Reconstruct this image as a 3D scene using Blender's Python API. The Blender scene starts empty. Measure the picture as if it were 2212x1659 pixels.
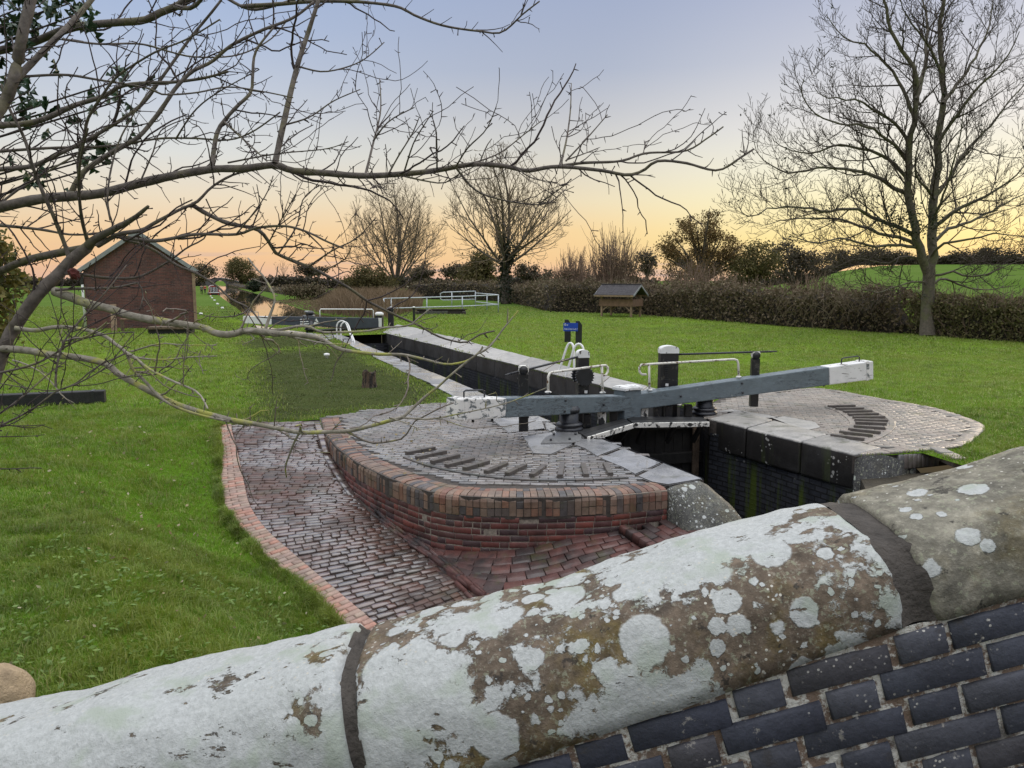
import bpy, bmesh, math, random
import numpy as np
from mathutils import Vector, Matrix
from mathutils.geometry import delaunay_2d_cdt
R = math.radians
scn = bpy.context.scene
col = scn.collection

# ------------------------------------------------------------------ camera
EYE, PITCH, F, CU, CV = 2.5, R(7.66), 1662.0, 1106.0, 829.5
cd = bpy.data.cameras.new('camera'); cam = bpy.data.objects.new('camera', cd); col.objects.link(cam)
cam.location = (0, 0, EYE); cam.rotation_euler = (R(90) - PITCH, 0, 0)
cd.sensor_width = 36; cd.lens = F / 2212 * 36; cd.clip_start = 0.05; cd.clip_end = 9000
scn.camera = cam
# ------------------------------------------------------------------ sky
SUN_AZ, SUN_EL = R(36), R(4)
def lin(*c):
    return tuple(((x / 255) / 12.92 if x <= 10 else ((x / 255 + 0.055) / 1.055) ** 2.4) for x in c)
w = bpy.data.worlds.new('World'); scn.world = w; w.use_nodes = True
wt = w.node_tree; wt.nodes.clear()
def N(nt, t, ins=None, **pr):
    n = nt.nodes.new(t)
    for k, v in pr.items(): setattr(n, k, v)
    for k, v in (ins or {}).items():
        s = n.inputs[k]
        if isinstance(v, bpy.types.NodeSocket): nt.links.new(v, s)
        else: s.default_value = v
    return n
def ramp(nt, fac, stops, interp='LINEAR'):
    n = nt.nodes.new('ShaderNodeValToRGB'); cr = n.color_ramp; cr.interpolation = interp
    while len(cr.elements) > 1: cr.elements.remove(cr.elements[-1])
    for i, (p, c) in enumerate(stops):
        e = cr.elements[0] if i == 0 else cr.elements.new(p)
        e.position = p
        if isinstance(c, (int, float)): c = (c, c, c)
        e.color = tuple(c)[:3] + (1,)
    nt.links.new(fac, n.inputs['Fac']); return n.outputs['Color']
def mth(nt, op, a, b=0.0, c=None, clamp=False):
    d = {0: a, 1: b}
    if c is not None: d[2] = c
    return N(nt, 'ShaderNodeMath', d, operation=op, use_clamp=clamp).outputs[0]
def mix(nt, f, a, b, mode='MIX'):
    if not isinstance(a, bpy.types.NodeSocket): a = tuple(a)[:3] + (1,)
    if not isinstance(b, bpy.types.NodeSocket): b = tuple(b)[:3] + (1,)
    return N(nt, 'ShaderNodeMix', {0: f, 6: a, 7: b}, data_type='RGBA', blend_type=mode).outputs[2]
gen = N(wt, 'ShaderNodeTexCoord').outputs['Generated']
sep = N(wt, 'ShaderNodeSeparateXYZ', {0: gen})
z = sep.outputs[2]
HI = [(0.46, lin(182, 190, 216)), (0.72, (2.0, 2.05, 2.12)), (1.0, (2.5, 2.55, 2.62))]  # overhead sky out of view, extra brightness added to light the ground
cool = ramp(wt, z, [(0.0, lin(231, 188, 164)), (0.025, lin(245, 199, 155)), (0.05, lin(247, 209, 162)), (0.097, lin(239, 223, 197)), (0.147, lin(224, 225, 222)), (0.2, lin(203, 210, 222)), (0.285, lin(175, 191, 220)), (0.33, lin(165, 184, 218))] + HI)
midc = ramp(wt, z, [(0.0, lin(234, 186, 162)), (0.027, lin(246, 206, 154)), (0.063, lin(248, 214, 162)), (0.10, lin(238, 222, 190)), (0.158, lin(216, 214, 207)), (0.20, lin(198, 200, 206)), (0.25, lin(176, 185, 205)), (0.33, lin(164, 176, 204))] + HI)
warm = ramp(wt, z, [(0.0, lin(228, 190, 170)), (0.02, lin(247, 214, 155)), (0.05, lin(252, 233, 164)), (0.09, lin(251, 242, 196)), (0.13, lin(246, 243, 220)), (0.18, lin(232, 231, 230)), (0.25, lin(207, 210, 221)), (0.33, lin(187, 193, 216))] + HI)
dot = N(wt, 'ShaderNodeVectorMath', {0: gen, 1: (math.sin(SUN_AZ), math.cos(SUN_AZ), 0.0)}, operation='DOT_PRODUCT').outputs['Value']
f1 = N(wt, 'ShaderNodeMapRange', {0: dot, 1: 0.5, 2: 0.85, 3: 0.0, 4: 1.0}, interpolation_type='SMOOTHSTEP').outputs[0]
f2 = N(wt, 'ShaderNodeMapRange', {0: dot, 1: 0.82, 2: 0.99, 3: 0.0, 4: 1.0}, interpolation_type='SMOOTHSTEP').outputs[0]
back = N(wt, 'ShaderNodeMapRange', {0: dot, 1: -0.3, 2: 0.5, 3: 0.85, 4: 1.0}).outputs[0]
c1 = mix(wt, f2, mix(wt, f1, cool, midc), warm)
# thin cloud streaks low down
mp = N(wt, 'ShaderNodeMapping', {0: gen, 3: (3.0, 3.0, 60.0)})
cn = N(wt, 'ShaderNodeTexNoise', {'Vector': mp.outputs[0], 'Scale': 2.4, 'Detail': 5.0}).outputs['Fac']
band = mth(wt, 'MULTIPLY', ramp(wt, z, [(0.0, 1), (0.02, 1), (0.042, 0), (1, 0)]), ramp(wt, cn, [(0.56, 0), (0.66, 1)]))
c1 = mix(wt, mth(wt, 'MULTIPLY', band, 0.55), c1, lin(186, 172, 182))
below = N(wt, 'ShaderNodeMapRange', {0: z, 1: -0.02, 2: -0.004, 3: 0.0, 4: 1.0}).outputs[0]
c1 = mix(wt, below, (0.05, 0.05, 0.035), c1)
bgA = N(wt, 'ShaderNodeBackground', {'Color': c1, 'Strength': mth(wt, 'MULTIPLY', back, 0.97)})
nish = N(wt, 'ShaderNodeTexSky', sky_type='NISHITA', sun_disc=False, sun_elevation=SUN_EL, sun_rotation=SUN_AZ)
bgB = N(wt, 'ShaderNodeBackground', {'Color': nish.outputs[0], 'Strength': 0.005})
ads = N(wt, 'ShaderNodeAddShader', {0: bgA.outputs[0], 1: bgB.outputs[0]})
wo = N(wt, 'ShaderNodeOutputWorld', {0: ads.outputs[0]})
# ------------------------------------------------------------------ sun
sl = bpy.data.lights.new('sun', 'SUN'); so = bpy.data.objects.new('sun', sl); col.objects.link(so)
sl.energy = 0.9; sl.angle = R(14); sl.color = (1.0, 0.8, 0.56)
sd = Vector((math.sin(SUN_AZ) * math.cos(R(9)), math.cos(SUN_AZ) * math.cos(R(9)), math.sin(R(9))))
so.rotation_euler = sd.to_track_quat('Z', 'Y').to_euler(); so.location = sd * 60
vs = scn.view_settings
vs.view_transform = 'Standard'; vs.look = 'None'; vs.gamma = 1.0; vs.exposure = 0.0; vs.use_curve_mapping = False
scn.cycles.max_bounces = 5; scn.cycles.diffuse_bounces = 3; scn.cycles.glossy_bounces = 3; scn.cycles.transparent_max_bounces = 4

# ------------------------------------------------------------------ helpers
def rd(u, v):
    x = (u - CU) / F; y = -(v - CV) / F
    return Vector((x, math.cos(PITCH) + y * math.sin(PITCH), -math.sin(PITCH) + y * math.cos(PITCH)))
def P(u, v, zz=0.0):
    d = rd(u, v); t = (zz - EYE) / d.z
    return Vector((d.x * t, d.y * t, zz))
def A(u, v, Y):
    d = rd(u, v); t = Y / d.y
    return Vector((d.x * t, Y, EYE + d.z * t))
def RZ(y):                                        # height of the towpath ramp
    if y >= 13.4: return 0.0
    return max(-1.75, -(13.4 - y) * 0.155)
def PR(u, v, dz=0.0):
    d = rd(u, v); y = 9.0
    for _ in range(40):
        zz = RZ(y) + dz; y = y * 0.3 + 0.7 * d.y * (zz - EYE) / d.z
    return Vector((d.x * (RZ(y) + dz - EYE) / d.z, y, RZ(y) + dz))

def link(o, parent=None):
    col.objects.link(o)
    if parent: o.parent = parent
    return o
def tag(o, label=None, cat=None, group=None, kind=None):
    if label: o['label'] = label
    if cat: o['category'] = cat
    if group: o['group'] = group
    if kind: o['kind'] = kind
    return o
def empty(name, label, cat, loc=(0, 0, 0), rz=0.0, group=None):
    o = bpy.data.objects.new(name, None); link(o); o.location = loc; o.rotation_euler = (0, 0, rz)
    o.empty_display_size = 0.2
    return tag(o, label, cat, group)
def npmesh(name, V, faces, mat, parent=None, smooth=False):
    """faces: list of (M,k) int arrays"""
    me = bpy.data.meshes.new(name)
    V = np.asarray(V, dtype=np.float32).reshape(-1, 3)
    if not isinstance(faces, list): faces = [faces]
    faces = [np.asarray(f, dtype=np.int32) for f in faces if len(f)]
    loops = np.concatenate([f.ravel() for f in faces]); tot = np.concatenate([np.full(len(f), f.shape[1], np.int32) for f in faces])
    me.vertices.add(len(V)); me.vertices.foreach_set('co', V.ravel())
    me.loops.add(len(loops)); me.loops.foreach_set('vertex_index', loops)
    me.polygons.add(len(tot)); st = np.concatenate([[0], np.cumsum(tot)[:-1]]).astype(np.int32)
    me.polygons.foreach_set('loop_start', st); me.polygons.foreach_set('loop_total', tot)
    if smooth: me.polygons.foreach_set('use_smooth', np.ones(len(tot), bool))
    me.update(calc_edges=True); me.validate()
    if mat: me.materials.append(mat)
    o = bpy.data.objects.new(name, me); link(o, parent)
    if parent is not None and parent.type == 'EMPTY': pass
    return o
class MB:
    def __init__(s): s.v = []; s.f = []; s.sm = []
    def add(s, vs_, fs, M=None, smooth=False):
        b = len(s.v)
        for p in vs_: s.v.append(tuple(M @ Vector(p)) if M else tuple(p))
        for f in fs: s.f.append([i + b for i in f]); s.sm.append(smooth)
    def box(s, c, sz, M=None, ch=0.0):
        """chamfered box, centre c, full sizes sz"""
        hx, hy, hz = sz[0] / 2, sz[1] / 2, sz[2] / 2
        bm = bmesh.new()
        bmesh.ops.create_cube(bm, size=1.0)
        for v in bm.verts: v.co = Vector((v.co.x * sz[0], v.co.y * sz[1], v.co.z * sz[2]))
        if ch > 0: bmesh.ops.bevel(bm, geom=list(bm.edges), offset=ch, segments=2, affect='EDGES', profile=0.6)
        s.bm(bm, Matrix.Translation(c) if M is None else M @ Matrix.Translation(c)); bm.free()
    def bm(s, bm, M=None, smooth=False):
        bm.verts.ensure_lookup_table(); bm.verts.index_update()
        s.add([v.co for v in bm.verts], [[v.index for v in f.verts] for f in bm.faces], M, smooth)
    def beam(s, a, b, wid, hei, up=(0, 0, 1), wid2=None, hei2=None, ch=0.012):
        """bar from a to b (Vectors), rectangular section"""
        a = Vector(a); b = Vector(b); d = b - a; L = d.length; d.normalize()
        sd_ = d.cross(Vector(up)).normalized(); u2 = sd_.cross(d)
        wid2 = wid2 or wid; hei2 = hei2 or hei
        bm = bmesh.new(); rings = []
        for q, ww, hh in ((a, wid, hei), (b, wid2, hei2)):
            rings.append([bm.verts.new(q + sd_ * sx * ww / 2 + u2 * sy * hh / 2) for sx, sy in ((-1, -1), (1, -1), (1, 1), (-1, 1))])
        for i in range(4): bm.faces.new((rings[0][i], rings[0][(i + 1) % 4], rings[1][(i + 1) % 4], rings[1][i]))
        bm.faces.new(rings[0][::-1]); bm.faces.new(rings[1])
        if ch > 0: bmesh.ops.bevel(bm, geom=list(bm.edges), offset=ch, segments=2, affect='EDGES', profile=0.6)
        s.bm(bm); bm.free()
    def tube(s, pts, rad, k=8, cap=True, smooth=True):
        pts = [Vector(p) for p in pts]
        if not hasattr(rad, '__len__'): rad = [rad] * len(pts)
        vs_ = []; fs = []; prev = None
        for i, p in enumerate(pts):
            t = (pts[min(i + 1, len(pts) - 1)] - pts[max(i - 1, 0)]).normalized()
            if prev is None:
                a = Vector((0, 0, 1)) if abs(t.z) < 0.9 else Vector((1, 0, 0))
                prev = t.cross(a).normalized()
            n1 = (prev - t * prev.dot(t)).normalized(); n2 = t.cross(n1); prev = n1
            for j in range(k):
                an = 2 * math.pi * j / k
                vs_.append(p + (n1 * math.cos(an) + n2 * math.sin(an)) * rad[i])
        for i in range(len(pts) - 1):
            for j in range(k):
                fs.append([i * k + j, i * k + (j + 1) % k, (i + 1) * k + (j + 1) % k, (i + 1) * k + j])
        if cap:
            fs.append(list(range(k))[::-1]); fs.append([(len(pts) - 1) * k + j for j in range(k)])
        s.add(vs_, fs, None, smooth)
    def lathe(s, prof, c, k=20, M=None):
        """prof: (r,z) list"""
        vs_ = []; fs = []
        for r_, z_ in prof:
            for j in range(k):
                an = 2 * math.pi * j / k; vs_.append((c[0] + r_ * math.cos(an), c[1] + r_ * math.sin(an), c[2] + z_))
        n = len(prof)
        for i in range(n - 1):
            for j in range(k): fs.append([i * k + j, i * k + (j + 1) % k, (i + 1) * k + (j + 1) % k, (i + 1) * k + j])
        fs.append(list(range(k))[::-1]); fs.append([(n - 1) * k + j for j in range(k)])
        s.add(vs_, fs, M, True)
    def prism(s, loop, z0, z1):
        """polygon (list of xy) between z0 and z1 (either may be list)"""
        n = len(loop)
        za = z0 if hasattr(z0, '__len__') else [z0] * n; zb = z1 if hasattr(z1, '__len__') else [z1] * n
        ar = sum(loop[i][0] * loop[(i + 1) % n][1] - loop[(i + 1) % n][0] * loop[i][1] for i in range(n))
        idx = list(range(n)) if ar > 0 else list(range(n))[::-1]
        vs_ = [(loop[i][0], loop[i][1], za[i]) for i in idx] + [(loop[i][0], loop[i][1], zb[i]) for i in idx]
        fs = [[i, (i + 1) % n, n + (i + 1) % n, n + i] for i in range(n)] + [list(range(n))[::-1], list(range(n, 2 * n))]
        s.add(vs_, fs)
    def build(s, name, mat, parent=None, world=True):
        me = bpy.data.meshes.new(name); me.from_pydata(s.v, [], s.f)
        me.polygons.foreach_set('use_smooth', s.sm); me.update()
        if mat: me.materials.append(mat)
        o = bpy.data.objects.new(name, me); link(o, parent)
        if parent is not None and world: o.matrix_parent_inverse = parent_inv(parent)
        return o
def parent_inv(p):
    M = Matrix.LocRotScale(p.location, p.rotation_euler, p.scale)
    if p.parent: M = parent_world(p.parent) @ p.matrix_parent_inverse @ M
    return M.inverted()
def parent_world(p): return parent_inv(p).inverted()
def rel(o, parent):                              # parent a world-coordinate object
    o.parent = parent; o.matrix_parent_inverse = parent_inv(parent); return o
def copy_tree(o, parent=None):
    c = o.copy(); col.objects.link(c)
    if parent: c.parent = parent
    for ch in [x for x in bpy.data.objects if x.parent == o]: copy_tree(ch, c)
    return c
def catmull(pts, step, closed=False):
    """resample a polyline smoothly at even arc length; returns pos, tangent, total length"""
    pts = np.array([tuple(p) for p in pts], float); n = len(pts); out = []
    for i in range(n - 1):
        p0 = pts[max(i - 1, 0)]; p1 = pts[i]; p2 = pts[i + 1]; p3 = pts[min(i + 2, n - 1)]
        for t in np.linspace(0, 1, 24, endpoint=False):
            out.append(0.5 * ((2 * p1) + (-p0 + p2) * t + (2 * p0 - 5 * p1 + 4 * p2 - p3) * t * t + (-p0 + 3 * p1 - 3 * p2 + p3) * t ** 3))
    out.append(pts[-1]); out = np.array(out)
    sl_ = np.concatenate([[0], np.cumsum(np.linalg.norm(np.diff(out, axis=0), axis=1))])
    m = max(2, int(round(sl_[-1] / step)) + 1); ss = np.linspace(0, sl_[-1], m)
    pos = np.stack([np.interp(ss, sl_, out[:, k]) for k in range(out.shape[1])], 1)
    tan = np.gradient(pos, axis=0); tan /= np.linalg.norm(tan, axis=1)[:, None] + 1e-9
    return pos, tan, sl_[-1]
def inpoly(x, y, poly):
    x = np.asarray(x); y = np.asarray(y); c = np.zeros(x.shape, bool); n = len(poly); j = n - 1
    for i in range(n):
        xi, yi = poly[i][0], poly[i][1]; xj, yj = poly[j][0], poly[j][1]
        c ^= ((yi > y) != (yj > y)) & (x < (xj - xi) * (y - yi) / (yj - yi + 1e-12) + xi); j = i
    return c
def dpoly(x, y, line):
    """distance to an open polyline"""
    x = np.asarray(x, float); y = np.asarray(y, float); d = np.full(x.shape, 1e9)
    for i in range(len(line) - 1):
        ax, ay = line[i][0], line[i][1]; bx, by = line[i + 1][0], line[i + 1][1]
        t = np.clip(((x - ax) * (bx - ax) + (y - ay) * (by - ay)) / ((bx - ax) ** 2 + (by - ay) ** 2 + 1e-12), 0, 1)
        d = np.minimum(d, np.hypot(x - ax - t * (bx - ax), y - ay - t * (by - ay)))
    return d
def bricks(name, C, U, V, Nn, S, mat, parent=None, ch=0.008):
    """many chamfered bricks in one mesh. C,U,V,Nn (n,3); S half sizes (n,3)"""
    C = np.asarray(C, float); n = len(C); U = np.asarray(U, float); V = np.asarray(V, float); Nn = np.asarray(Nn, float); S = np.asarray(S, float)
    sg = np.array([(-1, -1), (1, -1), (1, 1), (-1, 1)], float)
    vv = []
    for (lev, ins) in ((-1, 0), (1, 0), (1, 1)):
        for a, b in sg:
            off = U * ((a * (S[:, 0:1] - ins * ch))) + V * ((b * (S[:, 1:2] - ins * ch)))
            hz = S[:, 2:3] * lev - (ch if (lev == 1 and ins == 0) else 0.0)
            vv.append(C + off + Nn * hz)
    VV = np.stack(vv, 1).reshape(-1, 3)
    base = (np.arange(n) * 12)[:, None]
    q = []
    for i in range(4):
        j = (i + 1) % 4
        q.append(np.array([i, j, 4 + j, 4 + i])); q.append(np.array([4 + i, 4 + j, 8 + j, 8 + i]))
    q.append(np.array([8, 9, 10, 11])); q.append(np.array([3, 2, 1, 0]))
    Fq = np.concatenate([base + k[None, :] for k in q], 0)
    o = npmesh(name, VV, Fq, mat)
    if parent is not None: rel(o, parent)
    return o
rng = np.random.default_rng(7); random.seed(7)
# ------------------------------------------------------------------ materials
def material(name):
    m = bpy.data.materials.new(name); m.use_nodes = True; nt = m.node_tree; nt.nodes.clear()
    b = N(nt, 'ShaderNodeBsdfPrincipled'); o = N(nt, 'ShaderNodeOutputMaterial', {0: b.outputs[0]})
    return m, nt, b
def setb(nt, b, **k):
    for kk, v in k.items():
        s = b.inputs[kk.replace('_', ' ')]
        if isinstance(v, bpy.types.NodeSocket): nt.links.new(v, s)
        else: s.default_value = v if not (isinstance(v, tuple) and len(v) == 3 and s.type == 'RGBA') else v + (1,)
def pos(nt): return N(nt, 'ShaderNodeNewGeometry').outputs['Position']
def noise(nt, vec, sc, det=4.0, rough=0.55, dist=0.0):
    return N(nt, 'ShaderNodeTexNoise', {'Vector': vec, 'Scale': sc, 'Detail': det, 'Roughness': rough, 'Distortion': dist}).outputs['Fac']
def bump(nt, h, st=0.5, dist=0.01):
    return N(nt, 'ShaderNodeBump', {'Height': h, 'Strength': st, 'Distance': dist}).outputs[0]
def rnd(nt): return N(nt, 'ShaderNodeNewGeometry').outputs['Random Per Island']
def sm(nt, x, a, b, lo=0.0, hi=1.0):
    return N(nt, 'ShaderNodeMapRange', {0: x, 1: a, 2: b, 3: lo, 4: hi}, interpolation_type='SMOOTHSTEP').outputs[0]

def brick_mat(name, cols, rough=0.75, wet=0.0, moss=0.0, pale=0.0, bumpst=0.5, spec=0.4, stain=0.5, specks=0):
    m, nt, b = material(name); p = pos(nt)
    c = ramp(nt, rnd(nt), [(i / len(cols), x) for i, x in enumerate(cols)], 'CONSTANT')
    n1 = noise(nt, p, 9.0, 5); n2 = noise(nt, p, 70.0, 4, 0.7); n3 = noise(nt, p, 1.6, 4, 0.6)
    c = mix(nt, 0.75, c, ramp(nt, n1, [(0.25, 0.55), (0.75, 1.25)]), 'MULTIPLY')
    c = mix(nt, 0.5, c, ramp(nt, n2, [(0.3, 0.6), (0.7, 1.3)]), 'MULTIPLY')
    if stain: c = mix(nt, mth(nt, 'MULTIPLY', sm(nt, n3, 0.5, 0.72), stain), c, (0.018, 0.016, 0.016))
    if pale: c = mix(nt, mth(nt, 'MULTIPLY', sm(nt, noise(nt, p, 5.0, 6, 0.7), 0.5, 0.75), pale), c, (0.33, 0.29, 0.25))
    if moss: c = mix(nt, mth(nt, 'MULTIPLY', sm(nt, noise(nt, p, 2.7, 6, 0.65), 0.52, 0.7), moss), c, (0.055, 0.065, 0.014))
    if specks:
        vd = N(nt, 'ShaderNodeTexVoronoi', {'Vector': p, 'Scale': 85.0}).outputs['Distance']
        c = mix(nt, mth(nt, 'MULTIPLY', sm(nt, mth(nt, 'SUBTRACT', 0.24, vd), 0.0, 0.05), sm(nt, noise(nt, p, 7.0, 4, 0.7), 0.53, 0.6)), c, (0.48, 0.46, 0.42))
        c = mix(nt, sm(nt, noise(nt, p, 17.0, 7, 0.75), 0.62, 0.66, 0.0, 0.75), c, (0.30, 0.28, 0.25))
        c = mix(nt, sm(nt, noise(nt, p, 11.0, 6, 0.7), 0.58, 0.7, 0.0, 0.6), c, (0.05, 0.043, 0.038))
    rr = mth(nt, 'ADD', rough, mth(nt, 'MULTIPLY', mth(nt, 'SUBTRACT', n1, 0.5), 0.4))
    if wet: rr = mth(nt, 'SUBTRACT', rr, mth(nt, 'MULTIPLY', sm(nt, noise(nt, p, 0.9, 4, 0.6), 0.42, 0.62), wet), clamp=True)
    if wet:
        film = mth(nt, 'MULTIPLY', sm(nt, noise(nt, p, 0.75, 5, 0.62), 0.42, 0.55), sm(nt, noise(nt, p, 6.0, 4, 0.6), 0.32, 0.5))
        setb(nt, b, Coat_Weight=mth(nt, 'MULTIPLY', film, min(1.0, wet * 2.6)), Coat_Roughness=0.08, Coat_IOR=1.75)
    h = mth(nt, 'ADD', mth(nt, 'MULTIPLY', n2, 0.5), n1)
    setb(nt, b, Base_Color=c, Roughness=rr, Normal=bump(nt, h, bumpst, 0.006), Specular_IOR_Level=spec)
    return m
def plain(name, c, rough=0.7, var=0.3, sc=8.0, bst=0.3, metal=0.0, spec=0.4, bd=0.004):
    m, nt, b = material(name); p = pos(nt)
    n1 = noise(nt, p, sc, 6, 0.65)
    cc = mix(nt, 1.0, c, ramp(nt, n1, [(0.25, 1 - var), (0.75, 1 + var)]), 'MULTIPLY')
    setb(nt, b, Base_Color=cc, Roughness=rough, Metallic=metal, Normal=bump(nt, noise(nt, p, sc * 6, 4), bst, bd), Specular_IOR_Level=spec)
    return m
def flaking(name, paint, under, amount, sc=9.0, rough=0.6, stretch=(1, 1, 1)):
    """paint with worn patches; amount = fraction worn 0..1"""
    m, nt, b = material(name); p = pos(nt)
    pv = N(nt, 'ShaderNodeMapping', {0: p, 3: stretch}).outputs[0]
    n1 = noise(nt, pv, sc, 7, 0.68, 0.5)
    th = 0.32 + amount * 0.36
    k = sm(nt, n1, th - 0.015, th + 0.015)
    n2 = noise(nt, p, 40.0, 4)
    c = mix(nt, k, mix(nt, 0.8, under, ramp(nt, n2, [(0.3, 0.5), (0.7, 1.5)]), 'MULTIPLY'), mix(nt, 0.5, paint, ramp(nt, noise(nt, p, 5, 5), [(0.3, 0.75), (0.7, 1.1)]), 'MULTIPLY'))
    setb(nt, b, Base_Color=c, Roughness=rough, Normal=bump(nt, mth(nt, 'ADD', k, mth(nt, 'MULTIPLY', n2, 0.4)), 0.6, 0.004))
    return m
def lichen_stone(name, base, cover, big=True, olive=0.5, pink=0.0, wet=0.0, sc=1.0, topz=None):
    m, nt, b = material(name); p = pos(nt)
    wv = N(nt, 'ShaderNodeVectorMath', {0: p, 1: N(nt, 'ShaderNodeVectorMath', {0: N(nt, 'ShaderNodeTexNoise', {'Vector': p, 'Scale': 40.0 * sc, 'Detail': 5.0, 'Roughness': 0.6}).outputs['Color'], 1: (0.022 / sc,) * 3}, operation='MULTIPLY').outputs[0]}, operation='ADD').outputs[0]
    n1 = noise(nt, p, 6.0 * sc, 6, 0.65); n2 = noise(nt, p, 90.0 * sc, 4, 0.7); n3 = noise(nt, p, 2.6 * sc, 3)
    c = mix(nt, 0.85, base, ramp(nt, n1, [(0.25, 0.45), (0.75, 1.4)]), 'MULTIPLY')
    c = mix(nt, mth(nt, 'MULTIPLY', sm(nt, noise(nt, p, 4.0 * sc, 5, 0.7), 0.48, 0.66), olive), c, (0.13, 0.095, 0.022))
    c = mix(nt, mth(nt, 'MULTIPLY', sm(nt, noise(nt, p, 3.1 * sc, 5, 0.6), 0.55, 0.7), 0.75), c, (0.03, 0.028, 0.027))
    c = mix(nt, mth(nt, 'MULTIPLY', sm(nt, n2, 0.55, 0.68), 0.45), c, (0.34, 0.32, 0.26))
    nm = noise(nt, p, 30.0 * sc, 5, 0.7)
    c = mix(nt, 0.85, c, ramp(nt, nm, [(0.3, 0.45), (0.5, 0.95), (0.7, 1.6)]), 'MULTIPLY')
    c = mix(nt, sm(nt, noise(nt, p, 55.0 * sc, 4, 0.7), 0.57, 0.63, 0.0, 0.55), c, (0.30, 0.31, 0.22))
    c = mix(nt, sm(nt, noise(nt, p, 19.0 * sc, 5, 0.7), 0.60, 0.66, 0.0, 0.8), c, (0.028, 0.026, 0.024))
    # round lichen colonies at several sizes that merge into patches
    msk = None
    for i_, (s_, thr) in enumerate(((8.0, 0.40), (14.0, 0.42), (25.0, 0.42), (46.0, 0.36))):
        off = N(nt, 'ShaderNodeVectorMath', {0: wv, 1: (s_ * 1.7, 3.1 * i_, 1.7 + i_)}, operation='ADD').outputs[0]
        vd = N(nt, 'ShaderNodeTexVoronoi', {'Vector': off, 'Scale': s_ * sc, 'Randomness': 1.0})
        d = vd.outputs['Distance']; rc = N(nt, 'ShaderNodeSeparateColor', {0: vd.outputs['Color']}).outputs[0]
        area = noise(nt, N(nt, 'ShaderNodeVectorMath', {0: p, 1: (s_, 3.1, 1.7)}, operation='ADD').outputs[0], 2.6 * sc, 3, 0.5)
        sel = mth(nt, 'ADD', mth(nt, 'MULTIPLY', rc, 0.6), mth(nt, 'MULTIPLY', area, 0.8))
        rad = mth(nt, 'MULTIPLY', sm(nt, sel, 1.02 - cover * 0.62, 1.34 - cover * 0.62, 0.0, 1.0), thr)
        kk = sm(nt, mth(nt, 'SUBTRACT', rad, d), 0.0, 0.05)
        msk = kk if msk is None else mth(nt, 'MAXIMUM', msk, kk)
    if cover > 0.5:
        sheetm = mth(nt, 'ADD', mth(nt, 'MULTIPLY', noise(nt, wv, 3.0 * sc, 3, 0.5), 1.0), mth(nt, 'MULTIPLY', noise(nt, wv, 14.0 * sc, 5, 0.7), 0.45))
        t0 = 1.02 - cover * 0.46
        msk = mth(nt, 'MAXIMUM', msk, sm(nt, sheetm, t0, t0 + 0.03))
        crk = N(nt, 'ShaderNodeTexNoise', {'Vector': N(nt, 'ShaderNodeMapping', {0: p, 3: (0.5, 1.0, 1.3)}).outputs[0], 'Scale': 17.0, 'Detail': 6.0, 'Roughness': 0.72}).outputs['Fac']
        msk = mth(nt, 'MULTIPLY', msk, sm(nt, crk, 0.64, 0.61))
    lc = mix(nt, n2, (0.24, 0.25, 0.24), (0.62, 0.635, 0.625))
    lc = mix(nt, sm(nt, noise(nt, p, 11 * sc, 3), 0.5, 0.7), lc, (0.36, 0.395, 0.34))
    c = mix(nt, msk, c, lc)
    # small pale specks
    vs_ = N(nt, 'ShaderNodeTexVoronoi', {'Vector': p, 'Scale': 60.0 * sc}).outputs['Distance']
    c = mix(nt, mth(nt, 'MULTIPLY', sm(nt, mth(nt, 'SUBTRACT', 0.17, vs_), 0.0, 0.03), sm(nt, n3, 0.5, 0.6)), c, (0.5, 0.48, 0.42))
    h = mth(nt, 'ADD', mth(nt, 'MULTIPLY', msk, 0.35), mth(nt, 'ADD', mth(nt, 'MULTIPLY', n1, 0.9), mth(nt, 'MULTIPLY', n2, 0.5)))
    setb(nt, b, Base_Color=c, Roughness=0.85 - wet, Normal=bump(nt, h, 0.9, 0.008 / sc), Specular_IOR_Level=0.25)
    return m

MAT = {}
MAT['ramp_brick'] = brick_mat('ramp_brick', [(0.105, 0.062, 0.048), (0.088, 0.062, 0.053), (0.118, 0.06, 0.046), (0.08, 0.058, 0.052), (0.105, 0.07, 0.057), (0.112, 0.063, 0.05)], 0.5, 0.4, 0.25, 0.1, 0.7)
MAT['kerb_brick'] = brick_mat('kerb_brick', [(0.42, 0.26, 0.21), (0.37, 0.26, 0.21), (0.43, 0.23, 0.175), (0.34, 0.24, 0.20), (0.40, 0.30, 0.24)], 0.8, 0, 0.3, 0.45, 0.5, stain=0.3)
MAT['wall_brick'] = brick_mat('wall_brick', [(0.16, 0.048, 0.040), (0.13, 0.045, 0.040), (0.19, 0.055, 0.042), (0.10, 0.042, 0.040), (0.075, 0.042, 0.045), (0.17, 0.06, 0.052)], 0.6, 0.1, 0.1, 0.12, 0.6, stain=0.75)
MAT['apron_brick'] = brick_mat('apron_brick', [(0.105, 0.042, 0.036), (0.085, 0.04, 0.036), (0.12, 0.046, 0.038), (0.065, 0.04, 0.038), (0.10, 0.043, 0.038)], 0.66, 0.12, 0.5, 0.12, 0.7, stain=0.95)
MAT['cope_brick'] = brick_mat('cope_brick', [(0.24, 0.15, 0.105), (0.19, 0.12, 0.09), (0.12, 0.095, 0.085), (0.25, 0.135, 0.09), (0.23, 0.155, 0.115), (0.09, 0.08, 0.08), (0.22, 0.105, 0.075), (0.2, 0.14, 0.105)], 0.62, 0.05, 0.4, 0.2, 0.5, stain=0.5)
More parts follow.
